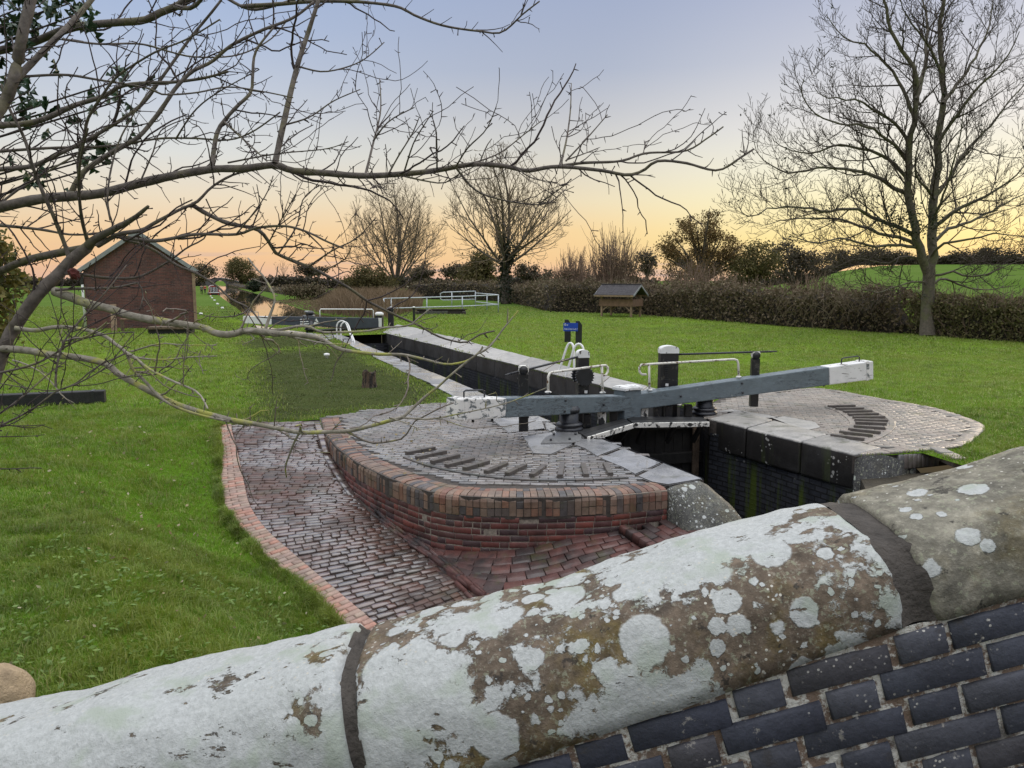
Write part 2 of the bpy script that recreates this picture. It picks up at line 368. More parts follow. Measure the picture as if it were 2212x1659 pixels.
MAT['pave_brick'] = brick_mat('pave_brick', [(0.155, 0.145, 0.14), (0.185, 0.162, 0.15), (0.138, 0.132, 0.132), (0.165, 0.142, 0.132), (0.19, 0.168, 0.155)], 0.38, 0.30, 0.4, 0.1, 0.45, stain=0.35)
MAT['pave_brick_right'] = brick_mat('pave_brick_right', [(0.26, 0.235, 0.205), (0.30, 0.26, 0.225), (0.23, 0.215, 0.195), (0.28, 0.24, 0.21), (0.32, 0.28, 0.24)], 0.68, 0.13, 0.45, 0.25, 0.45, stain=0.3)
MAT['tread_brick'] = brick_mat('tread_brick', [(0.085, 0.08, 0.075), (0.11, 0.095, 0.085), (0.07, 0.07, 0.07)], 0.65, 0.1, 0.4, 0.1, stain=0.2)
MAT['blue_brick'] = brick_mat('blue_brick', [(0.065, 0.070, 0.092), (0.048, 0.052, 0.072), (0.085, 0.088, 0.108), (0.075, 0.072, 0.082)], 0.62, 0, 0, 0.0, 0.9, stain=0.25, specks=1)
MAT['hut_brick'] = None
MAT['mortar_dark'] = plain('mortar_dark', (0.062, 0.052, 0.045), 0.9, 0.5, 20)
MAT['mortar_pale'] = plain('mortar_pale', (0.26, 0.22, 0.18), 0.9, 0.5, 30, 0.8)
def m_lichen_mortar():
    m, nt, b = material('parapet_mortar'); p = pos(nt)
    n1 = noise(nt, p, 26.0, 5, 0.7); n2 = noise(nt, p, 5.0, 4)
    c = mix(nt, sm(nt, n1, 0.46, 0.56), mix(nt, n2, (0.12, 0.085, 0.06), (0.26, 0.18, 0.13)), (0.62, 0.60, 0.54))
    c = mix(nt, mth(nt, 'MULTIPLY', sm(nt, n2, 0.52, 0.62), 0.8), c, (0.06, 0.05, 0.045))
    setb(nt, b, Base_Color=c, Roughness=0.9, Normal=bump(nt, n1, 1.0, 0.012)); return m
MAT['parapet_mortar'] = m_lichen_mortar()
MAT['cope_left'] = lichen_stone('coping_white_lichen', (0.15, 0.12, 0.09), 0.88, olive=0.6)
MAT['cope_mid'] = lichen_stone('coping_patched_lichen', (0.15, 0.115, 0.085), 0.66, olive=0.8)
MAT['cope_right'] = lichen_stone('coping_grey_lichen', (0.21, 0.195, 0.155), 0.36, olive=0.45)
MAT['joint'] = plain('joint_mortar', (0.06, 0.052, 0.045), 0.9, 0.6, 14, 0.8, bd=0.01)
MAT['tan_stone'] = plain('tan_stone', (0.36, 0.27, 0.17), 0.9, 0.45, 12, 0.8, bd=0.02)
MAT['wing_stone'] = lichen_stone('wing_stone_lichen', (0.085, 0.085, 0.078), 0.49, olive=0.25, wet=0.3, sc=0.75)
def m_wet_stone(name, c0, c1_, rlo, rhi, moss, dk=1.0):
    m, nt, b = material(name); p = pos(nt)
    n1 = noise(nt, p, 5.0, 6, 0.65); n2 = noise(nt, p, 45.0, 4, 0.7); n3 = noise(nt, p, 1.3, 4, 0.6)
    c = mix(nt, ramp(nt, n1, [(0.3, 0), (0.7, 1)]), c0, c1_)
    c = mix(nt, 0.5, c, ramp(nt, n2, [(0.3, 0.6), (0.7, 1.35)]), 'MULTIPLY')
    c = mix(nt, 0.9, c, ramp(nt, rnd(nt), [(0, 0.75), (1, 1.25)]), 'MULTIPLY')
    c = mix(nt, mth(nt, 'MULTIPLY', sm(nt, noise(nt, p, 3.3, 6, 0.7), 0.56, 0.68), moss), c, (0.06, 0.062, 0.015))
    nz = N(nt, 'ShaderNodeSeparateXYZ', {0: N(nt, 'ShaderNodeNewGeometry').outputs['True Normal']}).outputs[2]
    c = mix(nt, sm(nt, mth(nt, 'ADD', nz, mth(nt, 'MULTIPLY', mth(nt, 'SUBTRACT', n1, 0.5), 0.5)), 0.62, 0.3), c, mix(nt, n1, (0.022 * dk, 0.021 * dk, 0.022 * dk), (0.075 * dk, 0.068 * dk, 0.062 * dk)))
    if dk < 1:
        vd = N(nt, 'ShaderNodeTexVoronoi', {'Vector': p, 'Scale': 16.0}).outputs['Distance']; ma = noise(nt, p, 2.4, 5, 0.65)
        c = mix(nt, mth(nt, 'MULTIPLY', sm(nt, mth(nt, 'SUBTRACT', mth(nt, 'MULTIPLY', sm(nt, ma, 0.5, 0.68), 0.5), vd), 0.0, 0.06), 0.85), c, (0.40, 0.39, 0.36))
        c = mix(nt, sm(nt, noise(nt, N(nt, 'ShaderNodeMapping', {0: p, 3: (2.0, 2.0, 0.25)}).outputs[0], 1.8, 5, 0.65), 0.54, 0.66, 0.0, 0.7), c, (0.045, 0.055, 0.022))
    if rlo < 0.2: setb(nt, b, Coat_Weight=mth(nt, 'MULTIPLY', sm(nt, noise(nt, p, 1.1, 5, 0.62), 0.44, 0.58), 0.9), Coat_Roughness=0.06, Coat_IOR=1.75)
    setb(nt, b, Base_Color=c, Roughness=mth(nt, 'ADD', sm(nt, n3, 0.4, 0.62, rlo, rhi), mth(nt, 'MULTIPLY', n1, 0.1)), Normal=bump(nt, mth(nt, 'ADD', n1, mth(nt, 'MULTIPLY', n2, 0.35)), 0.45, 0.01), Specular_IOR_Level=0.6)
    return m
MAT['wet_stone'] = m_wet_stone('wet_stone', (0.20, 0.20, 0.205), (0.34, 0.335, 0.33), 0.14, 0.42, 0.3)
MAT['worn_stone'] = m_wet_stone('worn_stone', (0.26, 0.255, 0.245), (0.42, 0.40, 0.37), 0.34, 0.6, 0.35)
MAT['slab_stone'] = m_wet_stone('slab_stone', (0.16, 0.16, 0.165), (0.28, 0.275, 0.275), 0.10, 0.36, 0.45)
def m_lock_face():
    m, nt, b = material('lock_face'); p = pos(nt)
    sp = N(nt, 'ShaderNodeSeparateXYZ', {0: p})
    al = mth(nt, 'ADD', mth(nt, 'MULTIPLY', sp.outputs[0], 0.386), mth(nt, 'MULTIPLY', sp.outputs[1], -0.922))
    cv = N(nt, 'ShaderNodeCombineXYZ', {0: al, 1: sp.outputs[2], 2: 0.0}).outputs[0]
    br = N(nt, 'ShaderNodeTexBrick', {'Vector': cv, 'Color1': (0.024, 0.026, 0.032, 1), 'Color2': (0.04, 0.041, 0.048, 1), 'Mortar': (0.012, 0.012, 0.013, 1), 'Scale': 1.0, 'Mortar Size': 0.012, 'Brick Width': 0.24, 'Row Height': 0.085})
    n1 = noise(nt, p, 3.0, 6, 0.7); n2 = noise(nt, N(nt, 'ShaderNodeMapping', {0: p, 3: (1.6, 1.6, 0.12)}).outputs[0], 2.0, 4, 0.6)
    c = mix(nt, 0.85, br.outputs[0], ramp(nt, n1, [(0.25, 0.35), (0.75, 1.6)]), 'MULTIPLY')
    lowz = sm(nt, sp.outputs[2], -0.35, -0.9)
    c = mix(nt, mth(nt, 'MULTIPLY', mth(nt, 'MULTIPLY', sm(nt, n2, 0.5, 0.62), lowz), 0.85), c, (0.06, 0.085, 0.008))
    vs_ = N(nt, 'ShaderNodeTexVoronoi', {'Vector': p, 'Scale': 9.0}).outputs['Distance']
    c = mix(nt, mth(nt, 'MULTIPLY', sm(nt, mth(nt, 'SUBTRACT', 0.24, vs_), 0.0, 0.05), mth(nt, 'MULTIPLY', sm(nt, n1, 0.55, 0.62), sm(nt, sp.outputs[2], -0.75, -0.3))), c, (0.45, 0.44, 0.40))
    setb(nt, b, Base_Color=c, Roughness=0.55, Normal=bump(nt, mth(nt, 'ADD', br.outputs['Fac'], n1), 0.6, 0.012), Specular_IOR_Level=0.35)
    return m
MAT['lock_face'] = m_lock_face()
MAT['lock_stone_face'] = plain('lock_stone_face', (0.032, 0.032, 0.036), 0.6, 0.6, 4, 0.6, bd=0.012)
MAT['gate_wood'] = plain('gate_wood', (0.022, 0.02, 0.018), 0.6, 0.6, 5, 0.6, bd=0.01)
MAT['walk_board'] = plain('walk_board', (0.02, 0.02, 0.021), 0.45, 0.4, 9, 0.5)
def m_beam():
    m, nt, b = material('beam_grey_paint'); p = pos(nt)
    pv = N(nt, 'ShaderNodeMapping', {0: p, 3: (1.0, 1.0, 9.0)}).outputs[0]
    n1 = noise(nt, pv, 3.0, 6, 0.7, 0.4); n2 = noise(nt, p, 4.0, 5)
    c = mix(nt, 0.8, (0.135, 0.168, 0.188), ramp(nt, n2, [(0.3, 0.75), (0.7, 1.2)]), 'MULTIPLY')
    crack = sm(nt, mth(nt, 'ABSOLUTE', mth(nt, 'SUBTRACT', n1, 0.5)), 0.022, 0.004)
    c = mix(nt, sm(nt, noise(nt, p, 9.0, 6, 0.75), 0.63, 0.66, 0.0, 0.7), c, (0.30, 0.31, 0.31))
    c = mix(nt, 0.4, c, ramp(nt, noise(nt, pv, 12.0, 4), [(0.3, 0.6), (0.7, 1.3)]), 'MULTIPLY')
    crack = mth(nt, 'MULTIPLY', crack, sm(nt, noise(nt, p, 2.0, 3), 0.45, 0.55))
    c = mix(nt, crack, c, (0.02, 0.022, 0.025))
    setb(nt, b, Base_Color=c, Roughness=0.5, Normal=bump(nt, mth(nt, 'SUBTRACT', n1, mth(nt, 'MULTIPLY', crack, 1.5)), 0.5, 0.008)); return m
MAT['beam'] = m_beam()
MAT['white_flaking'] = flaking('white_flaking', (0.76, 0.74, 0.71), (0.15, 0.165, 0.17), 0.37, 8, stretch=(1, 1, 1.8))
MAT['white_worn'] = flaking('white_worn', (0.74, 0.73, 0.72), (0.10, 0.085, 0.07), 0.2, 6, stretch=(0.7, 0.7, 5))
MAT['white_cap'] = flaking('white_cap', (0.78, 0.78, 0.77), (0.10, 0.09, 0.08), 0.22, 9)
MAT['white_edge'] = flaking('white_edge', (0.74, 0.72, 0.66), (0.03, 0.03, 0.03), 0.4, 7)
MAT['rail_white'] = flaking('rail_white', (0.72, 0.69, 0.62), (0.16, 0.09, 0.05), 0.28, 13)
MAT['white_paint'] = plain('white_paint', (0.76, 0.76, 0.75), 0.5, 0.12, 6, 0.2)
MAT['black_paint'] = flaking('black_paint', (0.014, 0.014, 0.016), (0.06, 0.055, 0.045), 0.25, 8, 0.42)
MAT['black_iron'] = plain('black_iron', (0.014, 0.015, 0.02), 0.38, 0.5, 12, 0.4, spec=0.6)
MAT['steel'] = plain('steel', (0.30, 0.30, 0.30), 0.4, 0.3, 20, 0.3, metal=0.7)
MAT['galv'] = plain('galvanised_steel', (0.50, 0.54, 0.57), 0.5, 0.2, 10, 0.2, metal=0.25)
MAT['blue'] = plain('blue_enamel', (0.012, 0.06, 0.42), 0.45, 0.1, 4, 0.05)
MAT['post_dark'] = plain('dark_post', (0.02, 0.022, 0.024), 0.6, 0.4, 14, 0.4)
MAT['old_wood'] = plain('old_wood', (0.12, 0.085, 0.058), 0.85, 0.6, 9, 0.9, bd=0.02)
MAT['dark_wood'] = plain('dark_wood', (0.02, 0.02, 0.02), 0.7, 0.6, 6, 0.7, bd=0.015)
MAT['shelter_wood'] = plain('shelter_wood', (0.27, 0.19, 0.125), 0.8, 0.4, 5, 0.4)
MAT['shelter_board'] = plain('shelter_board', (0.20, 0.12, 0.08), 0.8, 0.4, 5, 0.4)
MAT['shingle'] = plain('shingle', (0.055, 0.05, 0.055), 0.75, 0.5, 7, 0.5)
MAT['slate'] = plain('slate', (0.10, 0.105, 0.12), 0.6, 0.3, 3, 0.4)
MAT['barge'] = plain('bargeboard', (0.27, 0.285, 0.29), 0.6, 0.25, 3, 0.2)
MAT['bark_pale'] = None
def m_bark(name, c0, c1_, sc, lich=0.0, lcol=(0.42, 0.40, 0.12), sp=0.5):
    m, nt, b = material(name); p = pos(nt)
    n1 = noise(nt, p, sc, 5, 0.65); n2 = noise(nt, p, sc * 0.18, 4, 0.6)
    c = mix(nt, ramp(nt, n1, [(0.3, 0), (0.7, 1)]), c0, c1_)
    if lich: c = mix(nt, mth(nt, 'MULTIPLY', sm(nt, n2, 0.5, 0.62), lich), c, lcol)
    setb(nt, b, Base_Color=c, Roughness=0.8, Normal=bump(nt, n1, 0.6, 0.3 / sc), Specular_IOR_Level=0.3); return m
MAT['haw_bark'] = m_bark('hawthorn_bark', (0.065, 0.054, 0.047), (0.16, 0.135, 0.115), 45, 0.4, (0.14, 0.13, 0.05))
MAT['haw_low'] = m_bark('hawthorn_lower_bark', (0.16, 0.145, 0.11), (0.35, 0.315, 0.26), 45, 0.85, (0.36, 0.36, 0.07))
MAT['haw_twig'] = m_bark('hawthorn_twig', (0.04, 0.03, 0.03), (0.075, 0.055, 0.054), 60)
MAT['haw_low_twig'] = m_bark('hawthorn_lower_twig', (0.12, 0.095, 0.08), (0.24, 0.205, 0.175), 60, 0.5, (0.30, 0.29, 0.09))
MAT['ash_bark'] = m_bark('ash_bark', (0.07, 0.06, 0.046), (0.17, 0.145, 0.115), 9, 0.5, (0.12, 0.13, 0.05))
MAT['ash_twig'] = m_bark('ash_twig', (0.045, 0.034, 0.03), (0.075, 0.056, 0.046), 12)
MAT['far_bark'] = m_bark('far_tree_bark', (0.085, 0.07, 0.055), (0.15, 0.125, 0.10), 3)
MAT['far_twig'] = m_bark('far_tree_twig', (0.15, 0.115, 0.08), (0.25, 0.195, 0.135), 3)
MAT['stem'] = m_bark('bush_stem', (0.15, 0.10, 0.075), (0.26, 0.185, 0.135), 2)
def m_grass(name, cols, tint):
    m, nt, b = material(name); p = pos(nt)
    c = ramp(nt, rnd(nt), [(i / max(1, len(cols) - 1), x) for i, x in enumerate(cols)])
    n1 = noise(nt, p, 2.2, 4, 0.65); n2 = noise(nt, p, 0.5, 3, 0.55)
    c = mix(nt, 0.9, c, ramp(nt, n1, [(0.3, 0.5), (0.5, 0.95), (0.7, 1.35)]), 'MULTIPLY')
    c = mix(nt, sm(nt, n2, 0.42, 0.66, 0.0, 0.7), c, tint)
    setb(nt, b, Base_Color=c, Roughness=0.42, Specular_IOR_Level=0.4)
    t = N(nt, 'ShaderNodeBsdfTranslucent', {0: c}); ms = N(nt, 'ShaderNodeMixShader', {0: 0.4, 1: b.outputs[0], 2: t.outputs[0]})
    out = [n for n in nt.nodes if n.type == 'OUTPUT_MATERIAL'][0]; nt.links.new(ms.outputs[0], out.inputs[0]); return m
def m_leaf(name, cols, rough=0.6, trans=0.25, spec=0.3):
    m, nt, b = material(name)
    c = ramp(nt, rnd(nt), [(i / max(1, len(cols) - 1), x) for i, x in enumerate(cols)])
    setb(nt, b, Base_Color=c, Roughness=rough, Specular_IOR_Level=spec)
    if trans:
        t = N(nt, 'ShaderNodeBsdfTranslucent', {0: c}); ms = N(nt, 'ShaderNodeMixShader', {0: trans, 1: b.outputs[0], 2: t.outputs[0]})
        out = [n for n in nt.nodes if n.type == 'OUTPUT_MATERIAL'][0]; nt.links.new(ms.outputs[0], out.inputs[0])
    return m
MAT['holly'] = m_leaf('holly_leaf', [(0.02, 0.05, 0.018), (0.035, 0.075, 0.03), (0.05, 0.085, 0.05)], 0.3, 0.05, 0.6)
MAT['ivy'] = m_leaf('ivy_leaf', [(0.012, 0.022, 0.008), (0.022, 0.032, 0.012)], 0.5, 0.1)
MAT['yellow_leaf'] = m_leaf('yellow_leaf', [(0.10, 0.11, 0.03), (0.24, 0.19, 0.05), (0.06, 0.08, 0.03)], 0.6, 0.3)
MAT['oak_leaf'] = m_leaf('oak_leaf', [(0.13, 0.08, 0.032), (0.21, 0.13, 0.05), (0.09, 0.08, 0.03)], 0.7, 0.3)
MAT['olive_leaf'] = m_leaf('olive_leaf', [(0.07, 0.072, 0.028), (0.15, 0.12, 0.045), (0.095, 0.09, 0.035)], 0.7, 0.25)
MAT['dark_leaf'] = m_leaf('dark_leaf', [(0.045, 0.04, 0.028), (0.085, 0.066, 0.044), (0.065, 0.058, 0.03)], 0.7, 0.15)
MAT['hedge_leaf'] = m_leaf('hedge_leaf', [(0.15, 0.115, 0.072), (0.09, 0.085, 0.042), (0.21, 0.16, 0.10), (0.11, 0.085, 0.055)], 0.8, 0.15)
MAT['hedge_leaf_green'] = m_leaf('hedge_leaf_green', [(0.08, 0.095, 0.03), (0.16, 0.14, 0.07), (0.10, 0.105, 0.04), (0.21, 0.185, 0.075)], 0.7, 0.2)
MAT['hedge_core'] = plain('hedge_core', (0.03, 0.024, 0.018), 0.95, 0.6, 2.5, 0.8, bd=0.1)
MAT['reed'] = m_leaf('reed', [(0.17, 0.118, 0.07), (0.25, 0.18, 0.115), (0.12, 0.085, 0.052)], 0.8, 0.3)
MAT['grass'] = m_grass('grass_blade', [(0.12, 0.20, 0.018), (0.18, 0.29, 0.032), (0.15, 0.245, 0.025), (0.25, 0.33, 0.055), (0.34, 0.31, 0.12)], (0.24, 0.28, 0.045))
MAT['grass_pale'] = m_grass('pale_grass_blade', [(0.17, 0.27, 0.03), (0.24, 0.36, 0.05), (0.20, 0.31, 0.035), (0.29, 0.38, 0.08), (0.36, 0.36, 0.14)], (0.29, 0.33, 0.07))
MAT['worn_grass'] = m_grass('worn_grass_blade', [(0.075, 0.10, 0.028), (0.105, 0.135, 0.036), (0.09, 0.118, 0.032), (0.15, 0.145, 0.065)], (0.10, 0.125, 0.04))
MAT['weed'] = m_leaf('weed_leaf', [(0.10, 0.19, 0.02), (0.2, 0.3, 0.05)], 0.4, 0.3, 0.5)
MAT['wool'] = plain('wool', (0.62, 0.56, 0.46), 0.95, 0.15, 6, 0.5)
MAT['skin'] = plain('skin', (0.45, 0.28, 0.21), 0.6, 0.05, 5, 0.1)
MAT['dark_cloth'] = plain('dark_cloth', (0.015, 0.016, 0.02), 0.9, 0.2, 10, 0.1)
MAT['red_cloth'] = plain('red_cloth', (0.42, 0.03, 0.05), 0.85, 0.2, 10, 0.1)
MAT['grey_cloth'] = plain('grey_cloth', (0.12, 0.13, 0.12), 0.85, 0.2, 10, 0.1)
MAT['hair'] = plain('hair', (0.04, 0.028, 0.02), 0.8, 0.2, 10, 0.1)
MAT['red_boat'] = plain('red_boat_paint', (0.40, 0.03, 0.025), 0.35, 0.1, 3, 0.05)
MAT['boat_dark'] = plain('boat_hull', (0.018, 0.018, 0.02), 0.45, 0.2, 3, 0.1)
MAT['glass'] = plain('boat_glass', (0.03, 0.035, 0.04), 0.08, 0.1, 3, 0.0)
MAT['far_stone'] = plain('far_stone', (0.13, 0.12, 0.12), 0.9, 0.3, 1.2, 0.4)
MAT['berry'] = plain('rusty_red', (0.09, 0.018, 0.014), 0.8, 0.5, 40, 0.6)
def m_water(name, c, wav, sc):
    m, nt, b = material(name); p = pos(nt)
    setb(nt, b, Base_Color=c, Roughness=0.03, IOR=1.33, Specular_IOR_Level=0.5, Normal=bump(nt, noise(nt, p, sc, 3), wav, 0.02)); return m
MAT['water'] = m_water('canal_water_surface', (0.035, 0.034, 0.024), 0.003, 0.6)
MAT['water_dark'] = m_water('lock_water_surface', (0.01, 0.011, 0.01), 0.03, 1.5)
def m_hut():
    m, nt, b = material('hut_brickwork'); tc = N(nt, 'ShaderNodeTexCoord').outputs['Object']
    br = N(nt, 'ShaderNodeTexBrick', {'Vector': N(nt, 'ShaderNodeMapping', {0: tc, 2: (R(90), 0, 0)}).outputs[0], 'Color1': (0.15, 0.058, 0.048, 1), 'Color2': (0.075, 0.04, 0.038, 1), 'Mortar': (0.13, 0.095, 0.08, 1), 'Scale': 1.0, 'Mortar Size': 0.008, 'Brick Width': 0.24, 'Row Height': 0.085, 'Bias': -0.1})
    n1 = noise(nt, tc, 1.2, 5, 0.65); n2 = noise(nt, tc, 14, 4)
    c = mix(nt, 0.8, br.outputs[0], ramp(nt, n1, [(0.3, 0.6), (0.7, 1.35)]), 'MULTIPLY')
    c = mix(nt, 0.6, c, ramp(nt, n2, [(0.3, 0.6), (0.7, 1.4)]), 'MULTIPLY')
    setb(nt, b, Base_Color=c, Roughness=0.85, Normal=bump(nt, mth(nt, 'MULTIPLY', br.outputs['Fac'], -1.0), 0.5, 0.01)); return m
MAT['hut_brick'] = m_hut()
def m_ground():
    m, nt, b = material('ground_grass'); p = pos(nt)
    pa = N(nt, 'ShaderNodeAttribute', attribute_name='worn').outputs['Fac']
    far = N(nt, 'ShaderNodeAttribute', attribute_name='far').outputs['Fac']
    n1 = noise(nt, p, 1.3, 6, 0.65); n2 = noise(nt, p, 22.0, 5, 0.75); n3 = noise(nt, p, 0.22, 4, 0.6)
    n4 = noise(nt, p, 5.0, 4, 0.7)
    g = mix(nt, ramp(nt, n1, [(0.3, 0), (0.7, 1)]), (0.07, 0.145, 0.012), (0.12, 0.22, 0.022))
    g = mix(nt, sm(nt, n4, 0.5, 0.7, 0, 0.6), g, (0.12, 0.22, 0.035))
    wn = mix(nt, ramp(nt, n1, [(0.3, 0), (0.7, 1)]), (0.05, 0.07, 0.024), (0.08, 0.098, 0.034))
    wn = mix(nt, mth(nt, 'MULTIPLY', sm(nt, n2, 0.52, 0.66), 0.6), wn, (0.12, 0.095, 0.05))
    py = N(nt, 'ShaderNodeSeparateXYZ', {0: p}).outputs[1]
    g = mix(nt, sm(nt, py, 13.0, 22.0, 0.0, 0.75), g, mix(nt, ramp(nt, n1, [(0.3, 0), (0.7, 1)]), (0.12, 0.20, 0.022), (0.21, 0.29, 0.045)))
    c = mix(nt, sm(nt, mth(nt, 'ADD', pa, mth(nt, 'MULTIPLY', mth(nt, 'SUBTRACT', n4, 0.5), 0.7)), 0.3, 0.7), g, wn)
    c = mix(nt, 0.75, c, ramp(nt, n2, [(0.25, 0.5), (0.75, 1.45)]), 'MULTIPLY')
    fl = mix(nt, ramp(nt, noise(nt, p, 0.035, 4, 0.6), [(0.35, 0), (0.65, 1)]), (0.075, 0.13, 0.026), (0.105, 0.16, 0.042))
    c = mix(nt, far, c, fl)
    setb(nt, b, Base_Color=c, Roughness=0.9, Normal=bump(nt, mth(nt, 'ADD', n2, mth(nt, 'MULTIPLY', n4, 1.5)), 0.8, 0.05), Specular_IOR_Level=0.0)
    return m
MAT['ground'] = m_ground()
MAT['soil'] = plain('bank_soil', (0.06, 0.05, 0.035), 0.95, 0.5, 3, 0.8, bd=0.05)
MAT['tarmac'] = plain('road_tarmac', (0.06, 0.06, 0.06), 0.9, 0.3, 30, 0.6)
# ------------------------------------------------------------------ plan lines (metres)
kerbR = [PR(u, v, .03) for u, v in ((498, 919), (514, 979), (528, 1044), (541, 1094), (574, 1143), (634, 1198), (705, 1258), (804, 1342))]
kerbL = [PR(u, v, .03) for u, v in ((474, 919), (476, 1001), (474, 1055), (488, 1110), (534, 1176), (610, 1247), (676, 1301), (730, 1353))]
def extend(line, yend):
    a, b = line[-2], line[-1]; k = (yend - b.y) / (b.y - a.y); q = b + (b - a) * k; q.z = RZ(q.y) + .03
    line.append(q)
extend(kerbR, 4.4); extend(kerbL, 4.4)
kerbR.append(Vector((kerbR[-1].x + .1, 0.6, -1.72))); kerbL.append(Vector((kerbL[-1].x + .1, 0.6, -1.72)))
wallO = [P(u, v) for u, v in ((690, 906), (700, 935), (727, 968), (771, 1001), (837, 1033), (924, 1063), (1012, 1074), (1100, 1077), (1200, 1076), (1320, 1072), (1443, 1060))]
wallI = [P(u, v) for u, v in ((738, 903), (760, 940), (804, 979), (869, 1012), (957, 1039), (1033, 1050), (1143, 1053), (1252, 1053), (1405, 1047))]
# chamber edges
CLf, CLn = P(738, 725), P(1238, 935)
CRf, CRn = P(835, 721.5), P(1497, 886)
HL, HR = P(1229, 932), P(1521, 897)                # heel posts
TL = [P(1262, 938), P(1295, 947), P(1520, 1038)]   # tail wall edges (left, right)
TRr = [P(1532, 910), P(1847, 987)]
ax = Vector((0.386, -0.922, 0))                    # towards the viewer along the lock
WLt, WRt = -2.25, -0.35
# canal surface outline at water level
cw = lambda u, v: P(u, v, WRt)
canL = [cw(737, 727), cw(690, 722), cw(610, 712), cw(545, 702), cw(526, 687), cw(476, 645), cw(456, 626.5), cw(449, 620.5), cw(447, 617.5)]
canR = [cw(484, 617.5), cw(510, 622), cw(545, 632), cw(596, 648), cw(650, 668), cw(690, 679), cw(760, 688), cw(815, 697), cw(826, 708), cw(834, 724)]
canal_poly = canL + canR
# holes in the lawn
hole_ramp = [k for k in kerbL] + [Vector((0.0, 0.6, 0)), Vector((2.9, 0.6, 0)), P(1615, 1140, -.4), P(1520, 1038), P(1441, 1050)] + wallO[::-1][1:] 
hole_lock = [P(1262, 938), P(1295, 947), P(1520, 1038), P(1615, 1140, -.4), Vector((2.9, 0.6, 0)), Vector((8.0, 0.6, 0)), P(1990, 1022, -.3), P(1847, 987), P(1622, 928), P(1532, 910), P(1505, 888), CRf, CLf, P(1238, 935)]
plR = [P(u, v) for u, v in ((1505, 889), (1562, 858), (1667, 847), (1772, 841), (1907, 864), (2020, 884), (2095, 907), (2129, 925), (2117, 942), (2076, 967), (1945, 980), (1847, 987), (1622, 928), (1532, 910))]
plL = [P(u, v) for u, v in ((690, 903), (800, 888), (950, 872), (1054, 862), (1150, 899), (1238, 935), (1262, 938), (1295, 947), (1520, 1038), (1441, 1052))] + wallO[::-1][1:-1]
wornZ = [P(u, v) for u, v in ((500, 925), (548, 880), (528, 800), (512, 735), (470, 668), (443, 628), (449, 628), (500, 672), (545, 706), (700, 724), (810, 772), (973, 851), (950, 872), (700, 900))]
shore = canL[2:][::-1]
def SS(x, a, b): t = np.clip((x - a) / (b - a), 0, 1); return t * t * (3 - 2 * t)
def GZ(x, y):
    x = np.asarray(x, float); y = np.asarray(y, float)
    kx = np.interp(y, [k.y for k in kerbL[::-1]], [k.x for k in kerbL[::-1]])
    rz = np.where(y >= 13.4, 0.0, np.maximum(-1.75, -(13.4 - y) * 0.155))
    wl = 1 - SS(kx - x, 0.1, 2.6)
    zz = np.where((x < kx + 0.4) & (y < 13.4), rz * wl + 0.05 * np.minimum(1, wl * (y < 12.6)), 0.0)
    zz = zz - 0.33 * (1 - SS(dpoly(x, y, canR), 0.0, 2.2)) * (y > 40)
    zz = zz + 0.03 * np.sin(x * 0.9 + 1) * np.sin(y * 0.7) * SS(y, 14, 18) * SS(np.abs(x + 2), 6, 9)
    a = x / np.maximum(y, 1.0)
    rise = SS(a, 0.355, 0.45) * np.clip(y - 42, 0, 260) * 0.034 * SS(y, 42, 60)
    return zz + rise
def build_ground():
    pts = []
    for k in range(len(canR) - 1):
        for t in np.linspace(0, 1, 10):
            q = canR[k].lerp(canR[k + 1], t)
            for o in (.5, 1.1, 2.2): pts.append((q.x + o * .92, q.y + o * .38))
    for x in np.arange(-13, 16, 0.42):
        for y in np.arange(1.2, 22, 0.42): pts.append((x + random.uniform(-.1, .1), y + random.uniform(-.1, .1)))
    for k in range(len(kerbL) - 1):
        for t in np.linspace(0, 1, 12):
            q = kerbL[k].lerp(kerbL[k + 1], t)
            for o in (.1, .25, .45, .7, 1.0): pts.append((q.x - o, q.y))
    for x in np.arange(-80, 90, 3.2):
        for y in np.arange(-40, 150, 3.2):
            if not (-13.3 < x < 16.3 and .9 < y < 22.3): pts.append((x + random.uniform(-.7, .7), y + random.uniform(-.7, .7)))
    for r in (220, 280, 350, 450, 600, 850, 1200, 1800, 2600, 4200):
        for k in range(64): an = 2 * math.pi * (k + .5 * (r % 3)) / 64; pts.append((r * math.cos(an), r * math.sin(an)))
    holes = [hole_ramp, hole_lock, canal_poly]
    edges = []
    for h in holes:
        b = len(pts)
        for q in h: pts.append((q.x, q.y))
        for i in range(len(h)): edges.append((b + i, b + (i + 1) % len(h)))
    vv, ee, ff, *_ = delaunay_2d_cdt([Vector(p) for p in pts], edges, [], 0, 1e-4)
    V = np.array([(v.x, v.y) for v in vv]); Fc = np.array([f for f in ff])
    c = V[Fc].mean(1); keep = np.ones(len(Fc), bool)
    for h in holes: keep &= ~inpoly(c[:, 0], c[:, 1], h)
    Fc = Fc[keep]
    zz = GZ(V[:, 0], V[:, 1])
    # lawn edge against the kerb sits level with it
    V3 = np.concatenate([V, zz[:, None]], 1)
    o = npmesh('ground', V3, Fc, MAT['ground'], smooth=True)
    me = o.data
    at = me.attributes.new('worn', 'FLOAT', 'POINT')
    d = dpoly(V[:, 0], V[:, 1], wornZ + [wornZ[0]]); ins = inpoly(V[:, 0], V[:, 1], wornZ)
    at.data.foreach_set('value', np.where(ins, 0.5 + np.minimum(.5, d * .5), 0.5 - np.minimum(.5, d * .6)).astype(np.float32))
    at = me.attributes.new('far', 'FLOAT', 'POINT'); at.data.foreach_set('value', SS(V[:, 1], 48, 60).astype(np.float32) * 0.9)
    tag(o, kind='structure'); return o
ground = build_ground()

